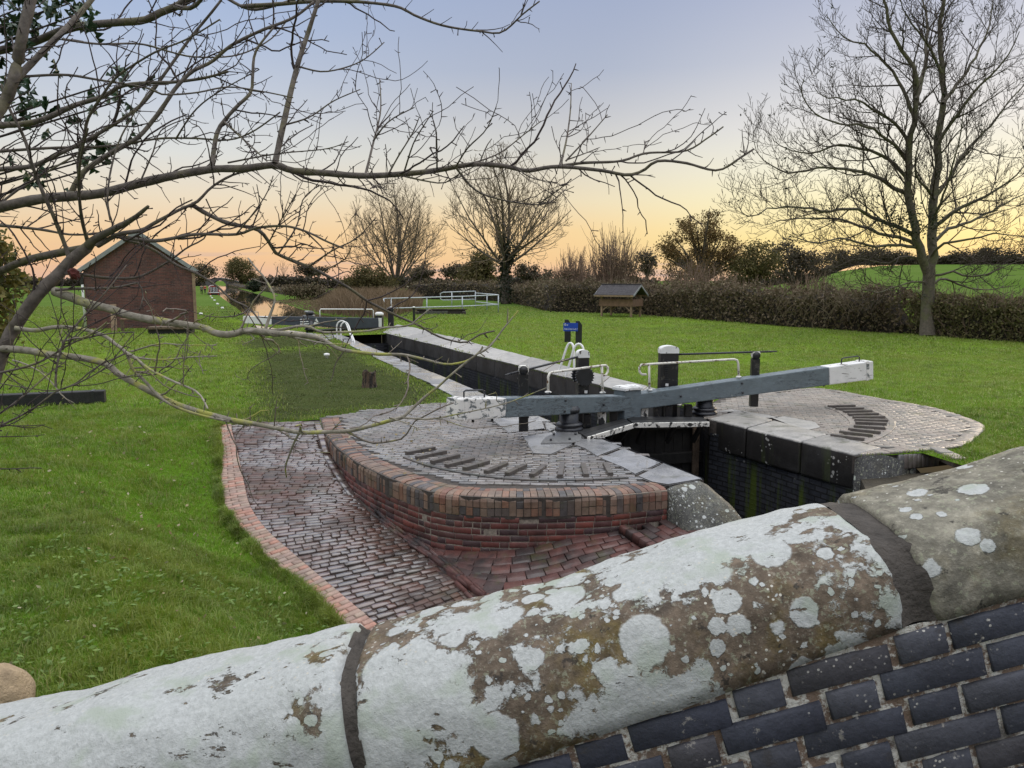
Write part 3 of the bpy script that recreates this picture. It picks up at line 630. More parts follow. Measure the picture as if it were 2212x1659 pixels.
# ------------------------------------------------------------------ water
def sheet(name, poly, z_, mat):
    m = MB(); n = len(poly)
    tri = delaunay_2d_cdt([Vector((q.x, q.y)) for q in poly], [], [list(range(n))], 1, 1e-5)
    m.add([(v.x, v.y, z_) for v in tri[0]], [list(f) for f in tri[2]])
    return tag(m.build(name, mat), kind='structure')
big = [Vector((q.x, q.y, 0)) for q in canal_poly]
sheet('canal_water', big, WRt, MAT['water'])
sheet('lock_water', [Vector((q.x, q.y, 0)) for q in hole_lock], WLt, MAT['water_dark'])
# banks: vertical skirts round the canal
def skirt(name, line, z1, mat, lab=None):
    m = MB()
    for a, b in zip(line[:-1], line[1:]): za, zb_ = float(GZ(a.x, a.y)), float(GZ(b.x, b.y)); m.add([(a.x, a.y, za), (b.x, b.y, zb_), (b.x, b.y, z1), (a.x, a.y, z1)], [[0, 1, 2, 3]])
    return tag(m.build(name, mat), kind='structure')
skirt('canal_bank', canL, -0.8, MAT['soil']); skirt('canal_bank', canR, -0.8, MAT['soil'])

# ------------------------------------------------------------------ towpath ramp
m = MB(); m.prism([(p.x, p.y) for p in [P(u, v) for u, v in ((548, 703), (612, 713), (690, 723), (738, 728), (705, 736), (640, 728), (560, 716))]], -.3, .03); tag(m.build('pavement', MAT['wet_stone']), kind='structure')
m = MB(); m.prism([(p.x, p.y) for p in [P(u, v) for u, v in ((1860, 986), (1945, 981), (2060, 975), (2110, 1010), (2100, 1060), (1900, 1060))]], -.9, -.3); tag(m.build('verge', MAT['soil']), kind='structure')
def ramp_paving():
    KR, _, LR = catmull(kerbR, .05)
    aprL = [PR(897, 1176, .02), PR(957, 1214, .02), PR(990, 1247, .02), PR(1022, 1274, .02), PR(1075, 1320, .0), PR(1190, 1430, 0)]
    wb = [PR(u, v) for u, v in ((690, 914), (697, 935), (716, 990), (749, 1044), (787, 1099), (848, 1143))] + aprL + [Vector((0.3, 0.6, -1.75))]
    WR, _, _ = catmull(wb, .05)
    o_ = np.argsort(KR[:, 1]); lx = lambda y: np.interp(y, KR[o_, 1], KR[o_, 0])
    o2 = np.argsort(WR[:, 1]); rx = lambda y: np.interp(y, WR[o2, 1], WR[o2, 0])
    C, U, V, Nn, S = [], [], [], [], []
    rows = 118
    for k in range(rows):
        t = (k + .5) / rows; yl = 13.55 - 9.2 * t; yr = 13.55 - 8.2 * t - 0.25 * math.sin(math.pi * min(1, t * 2))
        a = Vector((lx(yl) - .02, yl, RZ(yl))); b = Vector((rx(yr) + .03, yr, RZ(yr)))
        d = b - a; L = d.length; d.normalize(); s_ = -random.uniform(0, .2)
        up = Vector((0, -.155, 1)).normalized() if yl < 13.4 else Vector((0, 0, 1))
        hdr = random.random() < .16
        while s_ < L:
            l = (0.107 if hdr else random.choice((.215, .215, .21, .19))) + random.uniform(-.008, .008)
            s0, s1 = max(s_, 0), min(s_ + l, L)
            if s1 - s0 > .03:
                c = a + d * ((s0 + s1) / 2); c.z = RZ(c.y) - .02 + random.gauss(0, .004)
                u_ = (d + Vector((random.gauss(0, .012), random.gauss(0, .012), random.gauss(0, .02)))).normalized()
                n_ = (up + Vector((0, random.gauss(0, .03), 0))).normalized(); v_ = n_.cross(u_).normalized(); n_ = u_.cross(v_)
                C.append(c); U.append(u_); V.append(v_); Nn.append(n_); S.append(((s1 - s0) / 2 - .004, .0355, .022))
            s_ += l
    root = empty('ramp_path', None, None, (kerbR[3].x + .7, kerbR[3].y, RZ(kerbR[3].y))); root['kind'] = 'structure'
    bricks('brick_setts', C, U, V, Nn, S, MAT['ramp_brick'], root, .007)
    m = MB(); ys = np.linspace(14.0, 0.6, 60)
    for y0, y1 in zip(ys[:-1], ys[1:]):
        m.add([(lx(y0) - .1, y0, RZ(y0) - .018), (rx(y0) + .15, y0, RZ(y0) - .018), (rx(y1) + .15, y1, RZ(y1) - .018), (lx(y1) - .1, y1, RZ(y1) - .018)], [[3, 2, 1, 0]])
    rel(m.build('bed', MAT['mortar_dark'], None), root)
    return aprL
aprL = ramp_paving()

def kerb():
    KR, T, L = catmull(kerbR[:-1], .078); n = len(KR)
    KL0, _, _ = catmull(kerbL[:-1], .02)
    KL = np.array([KL0[np.argmin((KL0[:, 0] - KR[i][0]) ** 2 + (KL0[:, 1] - KR[i][1]) ** 2)] for i in range(n)])
    C, U, V, Nn, S = [], [], [], [], []
    for i in range(n - 1):
        a = Vector(KL[i]).lerp(Vector(KL[i + 1]), .5); b = Vector(KR[i]).lerp(Vector(KR[i + 1]), .5)
        a.z = RZ(a.y) + .03; b.z = RZ(b.y) + .03
        d = b - a; W = max(d.length, .2); d.normalize(); t = Vector(T[i])
        n_ = d.cross(t).normalized(); n_ = n_ if n_.z > 0 else -n_; v_ = n_.cross(d)
        half = np.linalg.norm(KR[i + 1] - KR[i]) / 2
        cut = (W * (.36 if i % 2 else .64))
        for s0, s1 in ((0, cut), (cut, W)):
            c = a + d * ((s0 + s1) / 2) + n_ * (random.gauss(0, .002) - .02)
            C.append(c); U.append(d); V.append(v_); Nn.append(n_); S.append(((s1 - s0) / 2 - .0045, half - .005, .05))
    root = empty('brick_kerb', 'pale pink brick kerb curving down beside the left lawn', 'kerb', tuple(kerbR[4]))
    bricks('kerb_bricks', C, U, V, Nn, S, MAT['kerb_brick'], root, .008)
    m = MB()
    for i in range(n - 1):
        q = [Vector(KL[i]), Vector(KR[i]), Vector(KR[i + 1]), Vector(KL[i + 1])]
        for w_ in q: w_.z = RZ(w_.y) + .015
        m.add(q + [Vector((w_.x, w_.y, w_.z - .4)) for w_ in q], [[0, 1, 2, 3], [1, 5, 6, 2], [4, 0, 3, 7]])
    rel(m.build('mortar', MAT['mortar_dark'], None), root)
kerb()

# ------------------------------------------------------------------ curved retaining wall
def retaining_wall():
    global botz
    root = empty('retaining_wall', 'curved red brick retaining wall with rounded coping below the left gate', 'wall', tuple(wallO[5]))
    O, T, L = catmull(wallO, .085); n = len(O)
    ins = np.stack([-T[:, 1], T[:, 0]], 1)                      # towards the platform (left of travel)
    # coping: bullnosed bricks on end
    m = MB(); prof = [(.0, -.115), (.0, -.045), (.012, -.012), (.04, .014), (.085, .026), (.215, .03), (.215, -.06)]
    prof2 = [(.222, -.05), (.222, .03), (.335, .028), (.335, -.05)]
    prof3 = [(.0, -.215), (.0, -.125), (.12, -.125), (.12, -.215)]
    prof1l = [(.0, -.215)] + prof[1:]
    for i in range(n - 1):
        c0 = Vector(((O[i] + O[i + 1]) / 2)); t = Vector(((O[i + 1] - O[i]))); h = t.length / 2 - .0045; t.normalize()
        r_ = Vector((-t.y, t.x, 0)); jr = random.gauss(0, .004); jz = random.gauss(0, .003)
        whole = random.random() < .3
        for pf in ([prof1l, prof2] if whole else [prof, prof2, prof3]):
            k = len(pf)
            vs_ = []
            for sgn, sc_ in ((-1, 1), (1, 1)):
                for (r0, z0) in pf: vs_.append(c0 + t * (sgn * h * (0.985 if z0 > 0 else 1)) + r_ * (r0 + jr) + Vector((0, 0, z0 + jz)))
            fs = [[a, (a + 1) % k, k + (a + 1) % k, k + a] for a in range(k)] + [list(range(k))[::-1], list(range(k, 2 * k))]
            m.add(vs_, [f[::-1] for f in fs])
    rel(m.build('coping', MAT['cope_brick'], None), root)
    # face: stretcher courses
    Of, Tf, _ = catmull(wallO, .01)
    sl_ = np.concatenate([[0], np.cumsum(np.linalg.norm(np.diff(Of[:, :2], axis=0), axis=1))]); LL = sl_[-1]
    fx = lambda s: np.array([np.interp(s, sl_, Of[:, k]) for k in (0, 1)])
    bpx = ((690, 912), (694, 919), (716, 990), (749, 1044), (787, 1099), (848, 1143), (897, 1176), (957, 1190), (1020, 1193), (1088, 1190), (1154, 1182), (1225, 1164), (1329, 1147), (1443, 1124))
    sv = np.linspace(0, LL, 120); bz = []
    for q in sv:
        w_ = fx(q); zz = -.4
        for _ in range(4):
            dp = w_[1] * math.cos(PITCH) - (zz - EYE) * math.sin(PITCH); uu = CU + F * w_[0] / dp; vv_ = np.interp(uu, [c_[0] for c_ in bpx], [c_[1] for c_ in bpx]); zz = A(uu, vv_, w_[1]).z
        bz.append(min(0, max(-.8, zz)))
    botz = lambda s: float(np.interp(s, sv, bz))
    C, U, V, Nn, S = [], [], [], [], []
    for k in range(8):
        zc = -.262 - k * .0755; s_ = -(.11 if k % 2 else 0)
        while s_ < LL:
            l = random.choice((.222, .222, .11)) if k % 3 else .222; s0, s1 = max(0, s_), min(LL, s_ + l); s_ += l
            if s1 - s0 < .04 or zc + .02 < botz((s0 + s1) / 2): continue
            a, b = fx(s0), fx(s1); t = Vector((b[0] - a[0], b[1] - a[1], 0)); hl = t.length / 2; t.normalize(); r_ = Vector((t.y, -t.x, 0))
            c = Vector(((a[0] + b[0]) / 2, (a[1] + b[1]) / 2, zc)) - r_ * (.035 + random.gauss(0, .003))
            C.append(c); U.append(t); V.append(Vector((0, 0, 1))); Nn.append(r_); S.append((hl - .0045, .033, .03))
    bricks('brick_face', C, U, V, Nn, S, MAT['wall_brick'], root, .005)
    m = MB(); nn = 90; ss = np.linspace(0, LL, nn)
    for i in range(nn - 1):
        a, b = fx(ss[i]), fx(ss[i + 1]); t = Vector((b[0] - a[0], b[1] - a[1], 0)).normalized(); r_ = Vector((-t.y, t.x, 0)) * .014
        ia, ib = Vector((*a, 0)) + r_, Vector((*b, 0)) + r_; i2a, i2b = Vector((*a, 0)) + r_ * 23, Vector((*b, 0)) + r_ * 23
        m.add([(ia.x, ia.y, -1.2), (ib.x, ib.y, -1.2), (ib.x, ib.y, .0), (ia.x, ia.y, .0), (i2b.x, i2b.y, .012), (i2a.x, i2a.y, .012)], [[0, 1, 2, 3], [3, 2, 4, 5]])
    rel(m.build('mortar_bed', MAT['mortar_pale'], None), root)
    C, U, V, Nn, S = [], [], [], [], []; s_ = LL * .05
    while s_ < LL * .40:
        a, b = fx(s_), fx(s_ + .215); zc = botz(s_ + .11) - .01; t = Vector((b[0] - a[0], b[1] - a[1], botz(s_ + .215) - botz(s_))); hl = t.length / 2; t.normalize(); r_ = Vector((t.y, -t.x, 0)).normalized(); s_ += .225
        C.append(Vector(((a[0] + b[0]) / 2, (a[1] + b[1]) / 2, zc + random.gauss(0, .004))) + r_ * .055); U.append(t); n_ = r_.cross(t); n_ = n_ if n_.z > 0 else -n_; V.append(n_.cross(t)); Nn.append(n_); S.append((hl - .006, .05, .045))
    bricks('footing_bricks', C, U, V, Nn, S, MAT['ramp_brick'], root, .008)
    # sloping apron of bricks at the foot
    top = [Vector((*fx(s), botz(s) + .0)) for s in np.linspace(LL * .335, LL * .93, 40)]
    k0, k1 = A(1343, 1146, 8.74), P(1415, 1193, -.51); k2 = k1 + (k1 - k0) * 1.1
    bl = aprL[:-1] + [Vector((.9, 6.0, -1.2)), k2 + (k2 - k1) * .4 + Vector((0, 0, -.1))]
    Bp, _, _ = catmull(bl, .03); bot = [Vector(Bp[int(i)]) for i in np.linspace(0, len(Bp) - 1, 40)]
    m = MB(); C, U, V, Nn, S = [], [], [], [], []
    surf = lambda a, b: (lambda i, f: (top[i].lerp(top[min(i + 1, 39)], f)).lerp(bot[i].lerp(bot[min(i + 1, 39)], f), b))(min(38, int(a * 39)), a * 39 - min(38, int(a * 39)))
    for i in range(39):
        m.add([top[i] - Vector((0, 0, .02)), top[i + 1] - Vector((0, 0, .02)), bot[i + 1] - Vector((0, 0, .02)), bot[i] - Vector((0, 0, .02)), bot[i] - Vector((0, 0, .3)), bot[i + 1] - Vector((0, 0, .3))], [[0, 3, 2, 1], [3, 4, 5, 2]])
    b_ = 0.0; row = 0
    Lmax = (top[39] - bot[39]).length
    nrow = 17
    for row in range(nrow):
        b0 = (row + .5) / nrow
        acc = -.11 * (row % 2) - .03 * random.random(); a0 = 0.0; Lrow = sum((surf(k / 30, b0) - surf((k + 1) / 30, b0)).length for k in range(30))
        while acc < Lrow:
            s0, s1 = max(0, acc) / Lrow, min(Lrow, acc + .222) / Lrow; acc += .222
            if s1 - s0 < .015: continue
            p0, p1 = surf(s0, b0), surf(s1, b0); u_ = (p1 - p0); hl = u_.length / 2; u_.normalize()
            w_ = surf((s0 + s1) / 2, min(1, b0 + .02)) - surf((s0 + s1) / 2, b0 - .02); hw = w_.length / .04 / nrow / 2 if b0 + .02 <= 1 else .05
            n_ = u_.cross(w_).normalized(); n_ = n_ if n_.z > 0 else -n_; v_ = n_.cross(u_)
            if hl > .03 and hw > .018 and hl < .2:
                C.append((p0 + p1) / 2 + n_ * (random.gauss(0, .003) - .012)); U.append(u_); V.append(v_); Nn.append(n_); S.append((hl - .004, max(.01, hw - .004), .02))
    bricks('apron_bricks', C, U, V, Nn, S, MAT['apron_brick'], root, .006)
    rel(m.build('apron_bed', MAT['mortar_dark'], None), root)
    # small upstand kerb and landing at the right-hand end
    k0, k1 = A(1343, 1146, 8.74), P(1415, 1193, -.51); k2 = k1 + (k1 - k0) * 1.1
    C, U, V, Nn, S = [], [], [], [], []
    d = (k2 - k0); L2 = d.length; d.normalize(); n_ = Vector((0, 0, 1)); sd_ = d.cross(n_).normalized(); up = sd_.cross(d)
    for i in range(int(L2 / .115)):
        C.append(k0 + d * (.0575 + i * .115) + up * (.03 + random.gauss(0, .003))); U.append(d); V.append(sd_); Nn.append(up); S.append((.0535, .05, .05))
    e0 = A(1441, 1124, 8.93)
    l1 = (e0 - k0).normalized(); l2 = Vector((d.x, d.y, d.z))
    for i in range(8):
        for j in range(9):
            c = k0 + l1 * (.12 + i * .115) + l2 * (.05 + j * .225 + (.11 if i % 2 else 0)); c.z -= .035
            u_ = l2.normalized(); nn_ = u_.cross(l1).normalized(); nn_ = nn_ if nn_.z > 0 else -nn_; v_ = nn_.cross(u_)
            C.append(c); U.append(u_); V.append(v_); Nn.append(nn_); S.append((.107, .053, .025))
    bricks('landing_bricks', C, U, V, Nn, S, MAT['apron_brick'], root, .006)
    m = MB(); q = [k0 - l1 * .02, k0 + l1 * 1.1, k0 + l1 * 1.1 + l2 * 2.2, k0 - l1 * .02 + l2 * 2.2]
    m.add([Vector((p.x, p.y, p.z - .055)) for p in q], [[0, 3, 2, 1]]); rel(m.build('landing_bed', MAT['mortar_dark'], None), root)
    return fx, LL
retaining_wall()

# ------------------------------------------------------------------ brick pavings beside the lock
def fill_bricks(poly, ang, zt, excl=(), bl=.222, bw=.11, margin=0.0):
    ca, sa = math.cos(ang), math.sin(ang)
    xs = [p.x * ca + p.y * sa for p in poly]; ys = [-p.x * sa + p.y * ca for p in poly]
    C, U, V, Nn, S = [], [], [], [], []
    r_ = 0; y = min(ys)
    while y < max(ys):
        x = min(xs) - (bl / 2 if r_ % 2 else 0)
        while x < max(xs):
            C.append((x * ca - y * sa, x * sa + y * ca, zt - .02 + random.gauss(0, .0022))); x += bl
        y += bw; r_ += 1
    C = np.array(C); k = inpoly(C[:, 0], C[:, 1], poly)
    for e in excl: k &= ~inpoly(C[:, 0], C[:, 1], e)
    C = C[k]; n = len(C)
    tl = np.random.default_rng(3).normal(0, .012, (n, 2))
    U = np.tile((ca, sa, 0), (n, 1)).astype(float); U[:, 2] = tl[:, 0]; V = np.tile((-sa, ca, 0), (n, 1)).astype(float); V[:, 2] = tl[:, 1]
    Nn = np.cross(U, V); S = np.tile((bl / 2 - .004, bw / 2 - .004, .02), (n, 1))
    return C, U, V, Nn, S
def slabpoly(m, pts, zt, th=.1):
    m.prism([(p.x, p.y) for p in pts], zt - th, zt)
slabs_left = [[P(u, v) for u, v in s] for s in (
    ((1128, 947), (1190, 938), (1242, 950), (1236, 966), (1190, 987), (1150, 984)),
    ((1190, 938), (1205, 928), (1262, 938), (1300, 952), (1242, 950)),
    ((1242, 952), (1302, 954), (1345, 970), (1290, 992), (1262, 974), (1240, 966)),
    ((1347, 972), (1430, 1004), (1372, 1030), (1344, 1014), (1293, 993)),
    ((1433, 1005), (1519, 1040), (1443, 1053), (1407, 1047), (1376, 1034)),
    ((1056, 907), (1112, 899), (1172, 912), (1178, 930), (1098, 940), (1080, 925)),
    ((1176, 912), (1200, 922), (1203, 927), (1188, 936), (1180, 930)))]
def pave_left():
    root = empty('pavement', None, None, tuple(P(1050, 960))); root['kind'] = 'structure'
    poly = [P(u, v) for u, v in ((690, 903), (800, 888), (950, 872), (1054, 862), (1150, 899), (1200, 921), (1262, 938), (1295, 947), (1520, 1038), (1441, 1052))]
    inner = catmull([Vector(p) for p in wallI], .1)[0]
    poly2 = poly[:8] + [P(1520, 1040)] + [Vector(p) for p in inner[::-1]]
    C, U, V, Nn, S = fill_bricks(poly2, R(-3), .028, slabs_left)
    bricks('paving_bricks', C, U, V, Nn, S, MAT['pave_brick'], root, .006)
    m = MB(); m.prism([(p.x, p.y) for p in plL], -.25, .006); rel(m.build('paving_bed', MAT['mortar_dark'], None), root)
    for k, s in enumerate(slabs_left):
        m = MB(); c = sum(s, Vector()) / len(s); s2 = [c + (p - c) * .985 for p in s]
        zt = .034 + random.uniform(-.006, .008)
        bm = bmesh.new(); vs_ = [bm.verts.new((p.x, p.y, zt)) for p in s2]; f = bm.faces.new(vs_)
        if f.normal.z < 0: f.normal_flip()
        f.normal_update()
        if f.normal.z < 0: bmesh.ops.reverse_faces(bm, faces=[f])
        ex = bmesh.ops.extrude_face_region(bm, geom=[f]); bmesh.ops.translate(bm, verts=[v for v in ex['geom'] if isinstance(v, bmesh.types.BMVert)], vec=(0, 0, -.12))
        bmesh.ops.recalc_face_normals(bm, faces=bm.faces); bmesh.ops.bevel(bm, geom=list(bm.edges), offset=.012, segments=2, affect='EDGES')
        m.bm(bm); bm.free(); rel(m.build('stone_slab', MAT['slab_stone'], None), root)
    # raised foot treads
    z4 = lambda x, y: P(907.2 + x * .3125, 691.2 + y * .3125, .03)
    tr = [((-95, 930), (100, 893)), ((-25, 962), (178, 920)), ((80, 992), (268, 946)), ((180, 1018), (370, 970)), ((305, 1038), (472, 988)), ((455, 1062), (597, 1002)), ((600, 1076), (727, 1014)), ((770, 1086), (860, 1020)), ((968, 1090), (982, 1010)), ((1150, 1086), (1128, 1010)), ((1318, 1077), (1280, 1004))]
    for a, b in tr:
        p, q = z4(*a), z4(*b); m = MB(); d = q - p; u_ = Vector((0, 0, .018))
        m.beam(p + u_, p + d * .5 + u_, .072, .055, ch=.008); m.beam(p + d * .515 + u_ + Vector((0, 0, random.uniform(-.006, .004))), q + u_, .072, .055, ch=.008)
        tg = m.build('foot_tread', MAT['tread_brick'], None); rel(tg, root)
    arc, T, L = catmull([z4(*q) for q in ((-110, 950), (60, 1010), (270, 1056), (560, 1097), (880, 1112), (1150, 1108), (1440, 1092))], .225)
    m = MB()
    for a, b in zip(arc[:-1], arc[1:]):
        a, b = Vector(a), Vector(b); g = (b - a) * .015; m.beam(a + g + Vector((0, 0, -.008)), b - g + Vector((0, 0, -.008)), .05, .05, ch=.006)
    rel(m.build('edging_bricks', MAT['tread_brick'], None), root)
pave_left()
def pave_right():
    root = empty('pavement', None, None, tuple(P(1850, 910))); root['kind'] = 'structure'
    rim, T, L = catmull([P(u, v) for u, v in ((1562, 858), (1667, 847), (1772, 841), (1907, 864), (2020, 884), (2095, 907), (2129, 925), (2117, 942), (2076, 967), (1945, 980), (1860, 986))], .085)
    C, U, V, Nn, S = [], [], [], [], []
    for i in range(len(rim) - 1):
        c = Vector((rim[i] + rim[i + 1]) / 2); t = Vector(rim[i + 1] - rim[i]); h = t.length / 2; t.normalize(); r_ = Vector((t.y, -t.x, 0))
        C.append(c + r_ * .12 + Vector((0, 0, .012 + random.gauss(0, .003)))); U.append(t); V.append(Vector((0, 0, 1)).cross(t)); Nn.append(Vector((0, 0, 1))); S.append((h - .004, .107, .02))
    inner = []
    for i in range(len(rim)):
        t = Vector(T[i]); inner.append(Vector(rim[i]) + Vector((t.y, -t.x, 0)) * .24)
    z5 = lambda x, y, z_=0: P(1382.4 + x * .375, 648 + y * .375, z_)
    stones = [[z5(*q) for q in s] for s in (
        ((440, 655), (520, 640), (740, 672), (800, 690), (700, 690), (590, 652)),
        ((760, 690), (830, 680), (1010, 715), (1040, 745), (930, 770), (880, 738)))]
    blk = [P(1527, 910), P(1592, 890), P(1912, 973), P(1850, 990)]
    poly = inner + [P(1849, 988), P(1622, 928), P(1534, 908), P(1507, 890)]
    C2, U2, V2, N2, S2 = fill_bricks(poly, R(-14), .03, stones + [blk])
    bricks('paving_bricks', np.concatenate([C2, C]), np.concatenate([U2, U]), np.concatenate([V2, V]), np.concatenate([N2, Nn]), np.concatenate([S2, S]), MAT['pave_brick_right'], root, .006)
    m = MB(); m.prism([(p.x, p.y) for p in plR], -.25, .006); rel(m.build('paving_bed', MAT['mortar_dark'], None), root)
    for s in stones:
        m = MB(); c = sum(s, Vector()) / len(s); m.prism([((c + (p - c) * .985).x, (c + (p - c) * .985).y) for p in s], -.1, .036); rel(m.build('stone_slab', MAT['worn_stone'], None), root)
    tr = [((1085, 621), (1237, 617)), ((1130, 635), (1285, 632)), ((1172, 651), (1333, 647)), ((1200, 668), (1370, 664)), ((1228, 684), (1408, 682)), ((1237, 699), (1425, 703)), ((1240, 714), (1420, 722)), ((1230, 735), (1415, 748)), ((1200, 752), (1385, 772)), ((1150, 768), (1340, 790)), ((1100, 787), (1290, 812))]
    for a, b in tr:
        p, q = z5(*a, .03), z5(*b, .03); m = MB(); u_ = Vector((0, 0, .02)); m.beam(p + u_, q + u_, .075, .06, ch=.008)
        rel(m.build('foot_tread', MAT['tread_brick'], None), root)
    m = MB()
    for ln in (((1075, 618), (1150, 645), (1205, 685), (1225, 715), (1205, 750), (1130, 778), (1060, 790)), ((1260, 618), (1360, 645), (1430, 680), (1455, 712), (1440, 750), (1380, 790), (1290, 825))):
        arc, _, _ = catmull([z5(*q, .03) for q in ln], .225)
        for a, b in zip(arc[:-1], arc[1:]):
            a, b = Vector(a), Vector(b); g = (b - a) * .015; m.beam(a + g - Vector((0, 0, .012)), b - g - Vector((0, 0, .012)), .09, .05, ch=.006)
    rel(m.build('edging_bricks', MAT['pave_brick_right'], None), root)
pave_right()

# ------------------------------------------------------------------ lock walls
def blocks_strip(m, e0, e1, o0, o1, nb, zt, th, chf=.02):
    """row of stone blocks between an inner edge e0-e1 and outer edge o0-o1"""
    cuts = [0.0]
    for i in range(nb): cuts.append(cuts[-1] + random.uniform(.8, 1.25))
    cuts = [c / cuts[-1] for c in cuts]
    for i in range(nb):
        a, b = cuts[i], cuts[i + 1]; g = .006 / max(.1, (e1 - e0).length)
        q = [e0.lerp(e1, a + g), e0.lerp(e1, b - g), o0.lerp(o1, b - g), o0.lerp(o1, a + g)]
        q[2] = q[2] + (q[2] - q[1]) * random.uniform(-.06, .06)
        zz = zt + random.uniform(-.012, .012); bm = bmesh.new()
        top = [bm.verts.new((p.x, p.y, zz + random.uniform(-.004, .004))) for p in q]; bt = [bm.verts.new((p.x, p.y, zz - th)) for p in q]
        bm.faces.new(top); bm.faces.new(bt[::-1])
        for k in range(4): bm.faces.new((top[k], bt[k], bt[(k + 1) % 4], top[(k + 1) % 4]))
        bmesh.ops.recalc_face_normals(bm, faces=bm.faces)
        bmesh.ops.bevel(bm, geom=list(bm.edges), offset=chf, segments=3, affect='EDGES', profile=.6); m.bm(bm); bm.free()
def face_strip(m, line, z0, z1, off=0.0):
    for a, b in zip(line[:-1], line[1:]): m.add([(a.x, a.y, z0), (b.x, b.y, z0), (b.x, b.y, z1), (a.x, a.y, z1)], [[0, 1, 2, 3]])
def wing(m, e0, e1, f0, f1, zb, th=.0):
    """sloping end stone: start edge e0-e1 (level), end edge f0-f1 (lower), rounded over"""
    bm = bmesh.new(); K = 14; J = 8; g = []
    for i in range(K + 1):
        t = i / K; row = []
        for j in range(J + 1):
            s = j / J; a = e0.lerp(e1, s); b = f0.lerp(f1, s); p = a.lerp(b, t); dz = a.z - b.z
            p.z = a.z - dz * (t ** 1.45) - .03 * (abs(2 * s - 1) ** 6) - .0 
            p.z += .012 * math.sin(7 * t + 3 * s) + random.uniform(-.006, .006); row.append(bm.verts.new(p))
        g.append(row)
    for i in range(K):
        for j in range(J): bm.faces.new((g[i][j], g[i + 1][j], g[i + 1][j + 1], g[i][j + 1]))
    # sides
    for edge in ([r_[0] for r_ in g], [r_[-1] for r_ in g], g[0], g[-1]):
        low = [bm.verts.new((v.co.x, v.co.y, zb)) for v in edge]
        for i in range(len(edge) - 1): bm.faces.new((edge[i], edge[i + 1], low[i + 1], low[i]))
    bmesh.ops.recalc_face_normals(bm, faces=bm.faces); m.bm(bm, smooth=True); bm.free()
def lock_walls():
    L = empty('lock_wall', 'lock chamber wall with wet pale coping blocks beside the worn grass', 'wall', tuple(P(985, 830)))
    m = MB(); e0, e1 = CLf, P(1190, 915)
    blocks_strip(m, e0, e1, P(708, 723.5), P(1095, 915), 17, .045, .42); rel(m.build('coping', MAT['wet_stone'], None), L)
    m = MB(); o = Vector((-.008, -.004, 0)); face_strip(m, [CLf + o, CLn + o, P(1262, 938) + o, P(1295, 947), P(1520, 1038)], 0.03, -2.6); rel(m.build('wall_face', MAT['lock_face'], None), L)
    m = MB(); ee = P(1520, 1038, .03); e2 = P(1441, 1052, .03); f1 = P(1617, 1134, -.36); f0 = P(1480, 1158, -.46)
    wing(m, e2, ee, f0, f1, -2.4)
    k = f1 - ee; g1, g0 = f1 + k * 1.3, f0 + k * 1.3; wing(m, f0, f1, g0, g1, -2.4)
    rel(m.build('wing_stone', MAT['wing_stone'], None), L)
    Rw = empty('lock_wall', 'far side lock chamber wall with broad grey coping stones above dark brickwork', 'wall', tuple(P(1100, 780)))
    m = MB(); blocks_strip(m, CRf, P(1470, 879), P(889, 708), P(1490, 862), 15, .05, .55, .03)
    blocks_strip(m, CRf + (CRf - CRn) * .035, CRf, P(858, 702), P(889, 708), 1, .05, .55, .03)
    rel(m.build('coping', MAT['worn_stone'], None), Rw)
    m = MB(); o = Vector((.012, .006, 0)); face_strip(m, [CRf + (CRf - CRn) * .04 + o, CRn + o, P(1505, 888) + o, P(1532, 911)], 0.03, -2.6)
    o2 = Vector((.02, .01, 0)); face_strip(m, [P(1532, 911) + o2, P(1622, 928.5) + o2, P(1847, 987.5) + o2], -.2, -2.6); rel(m.build('wall_face', MAT['lock_face'], None), Rw)
    # tarred stone blocks along the tail, worn pale on top
    m = MB(); a0, a1, b0, b1 = P(1531, 909), P(1847, 987), P(1592, 891), P(1908, 973)
    for i in range(3):
        t0, t1 = (0, .3, .68, 1)[i], (0, .3, .68, 1)[i + 1]; bm = bmesh.new()
        q = [a0.lerp(a1, t0 + .002), a0.lerp(a1, t1 - .002), b0.lerp(b1, t1 - .002), b0.lerp(b1, t0 + .002)]; zt = (.05, .04, .045)[i]
        top = [bm.verts.new((p.x, p.y, zt)) for p in q]; bt = [bm.verts.new((p.x, p.y, -.5)) for p in q]
        bm.faces.new(top); bm.faces.new(bt[::-1])
        for k_ in range(4): bm.faces.new((top[k_], bt[k_], bt[(k_ + 1) % 4], top[(k_ + 1) % 4]))
        bmesh.ops.recalc_face_normals(bm, faces=bm.faces); bmesh.ops.bevel(bm, geom=list(bm.edges), offset=.05, segments=5, affect='EDGES', profile=.5); m.bm(bm, smooth=True); bm.free()
    rel(m.build('tail_blocks', MAT['tail_course'], None), Rw)
    m = MB(); e0, e1 = P(1847, 987, .03), P(1924, 983, .03); f0, f1 = P(1868, 1062, -.50), P(1992, 1020, -.32)
    wing(m, e0, e1, f0, f1, -2.4); k = f0 - e0; wing(m, f0, f1, f0 + k * 1.5, f1 + k * 1.5, -2.4); rel(m.build('wing_stone', MAT['wing_dark'], None), Rw)
    C, U, V, Nn, S = [], [], [], [], []
    p0, p1 = P(1938, 981), P(2030, 972)
    d = Vector((p1.x - p0.x, p1.y - p0.y, 0)); Lb = d.length; d.normalize(); r_ = Vector((d.y, -d.x, 0))
    for i in range(int(Lb / .085)):
        C.append(p0 + d * (.04 + i * .085) + Vector((0, 0, -.11)) + r_ * .0); U.append(d); V.append(Vector((0, 0, 1))); Nn.append(r_); S.append((.0385, .105, .06))
    bricks('end_bricks', C, U, V, Nn, S, MAT['pave_brick'], Rw, .006)
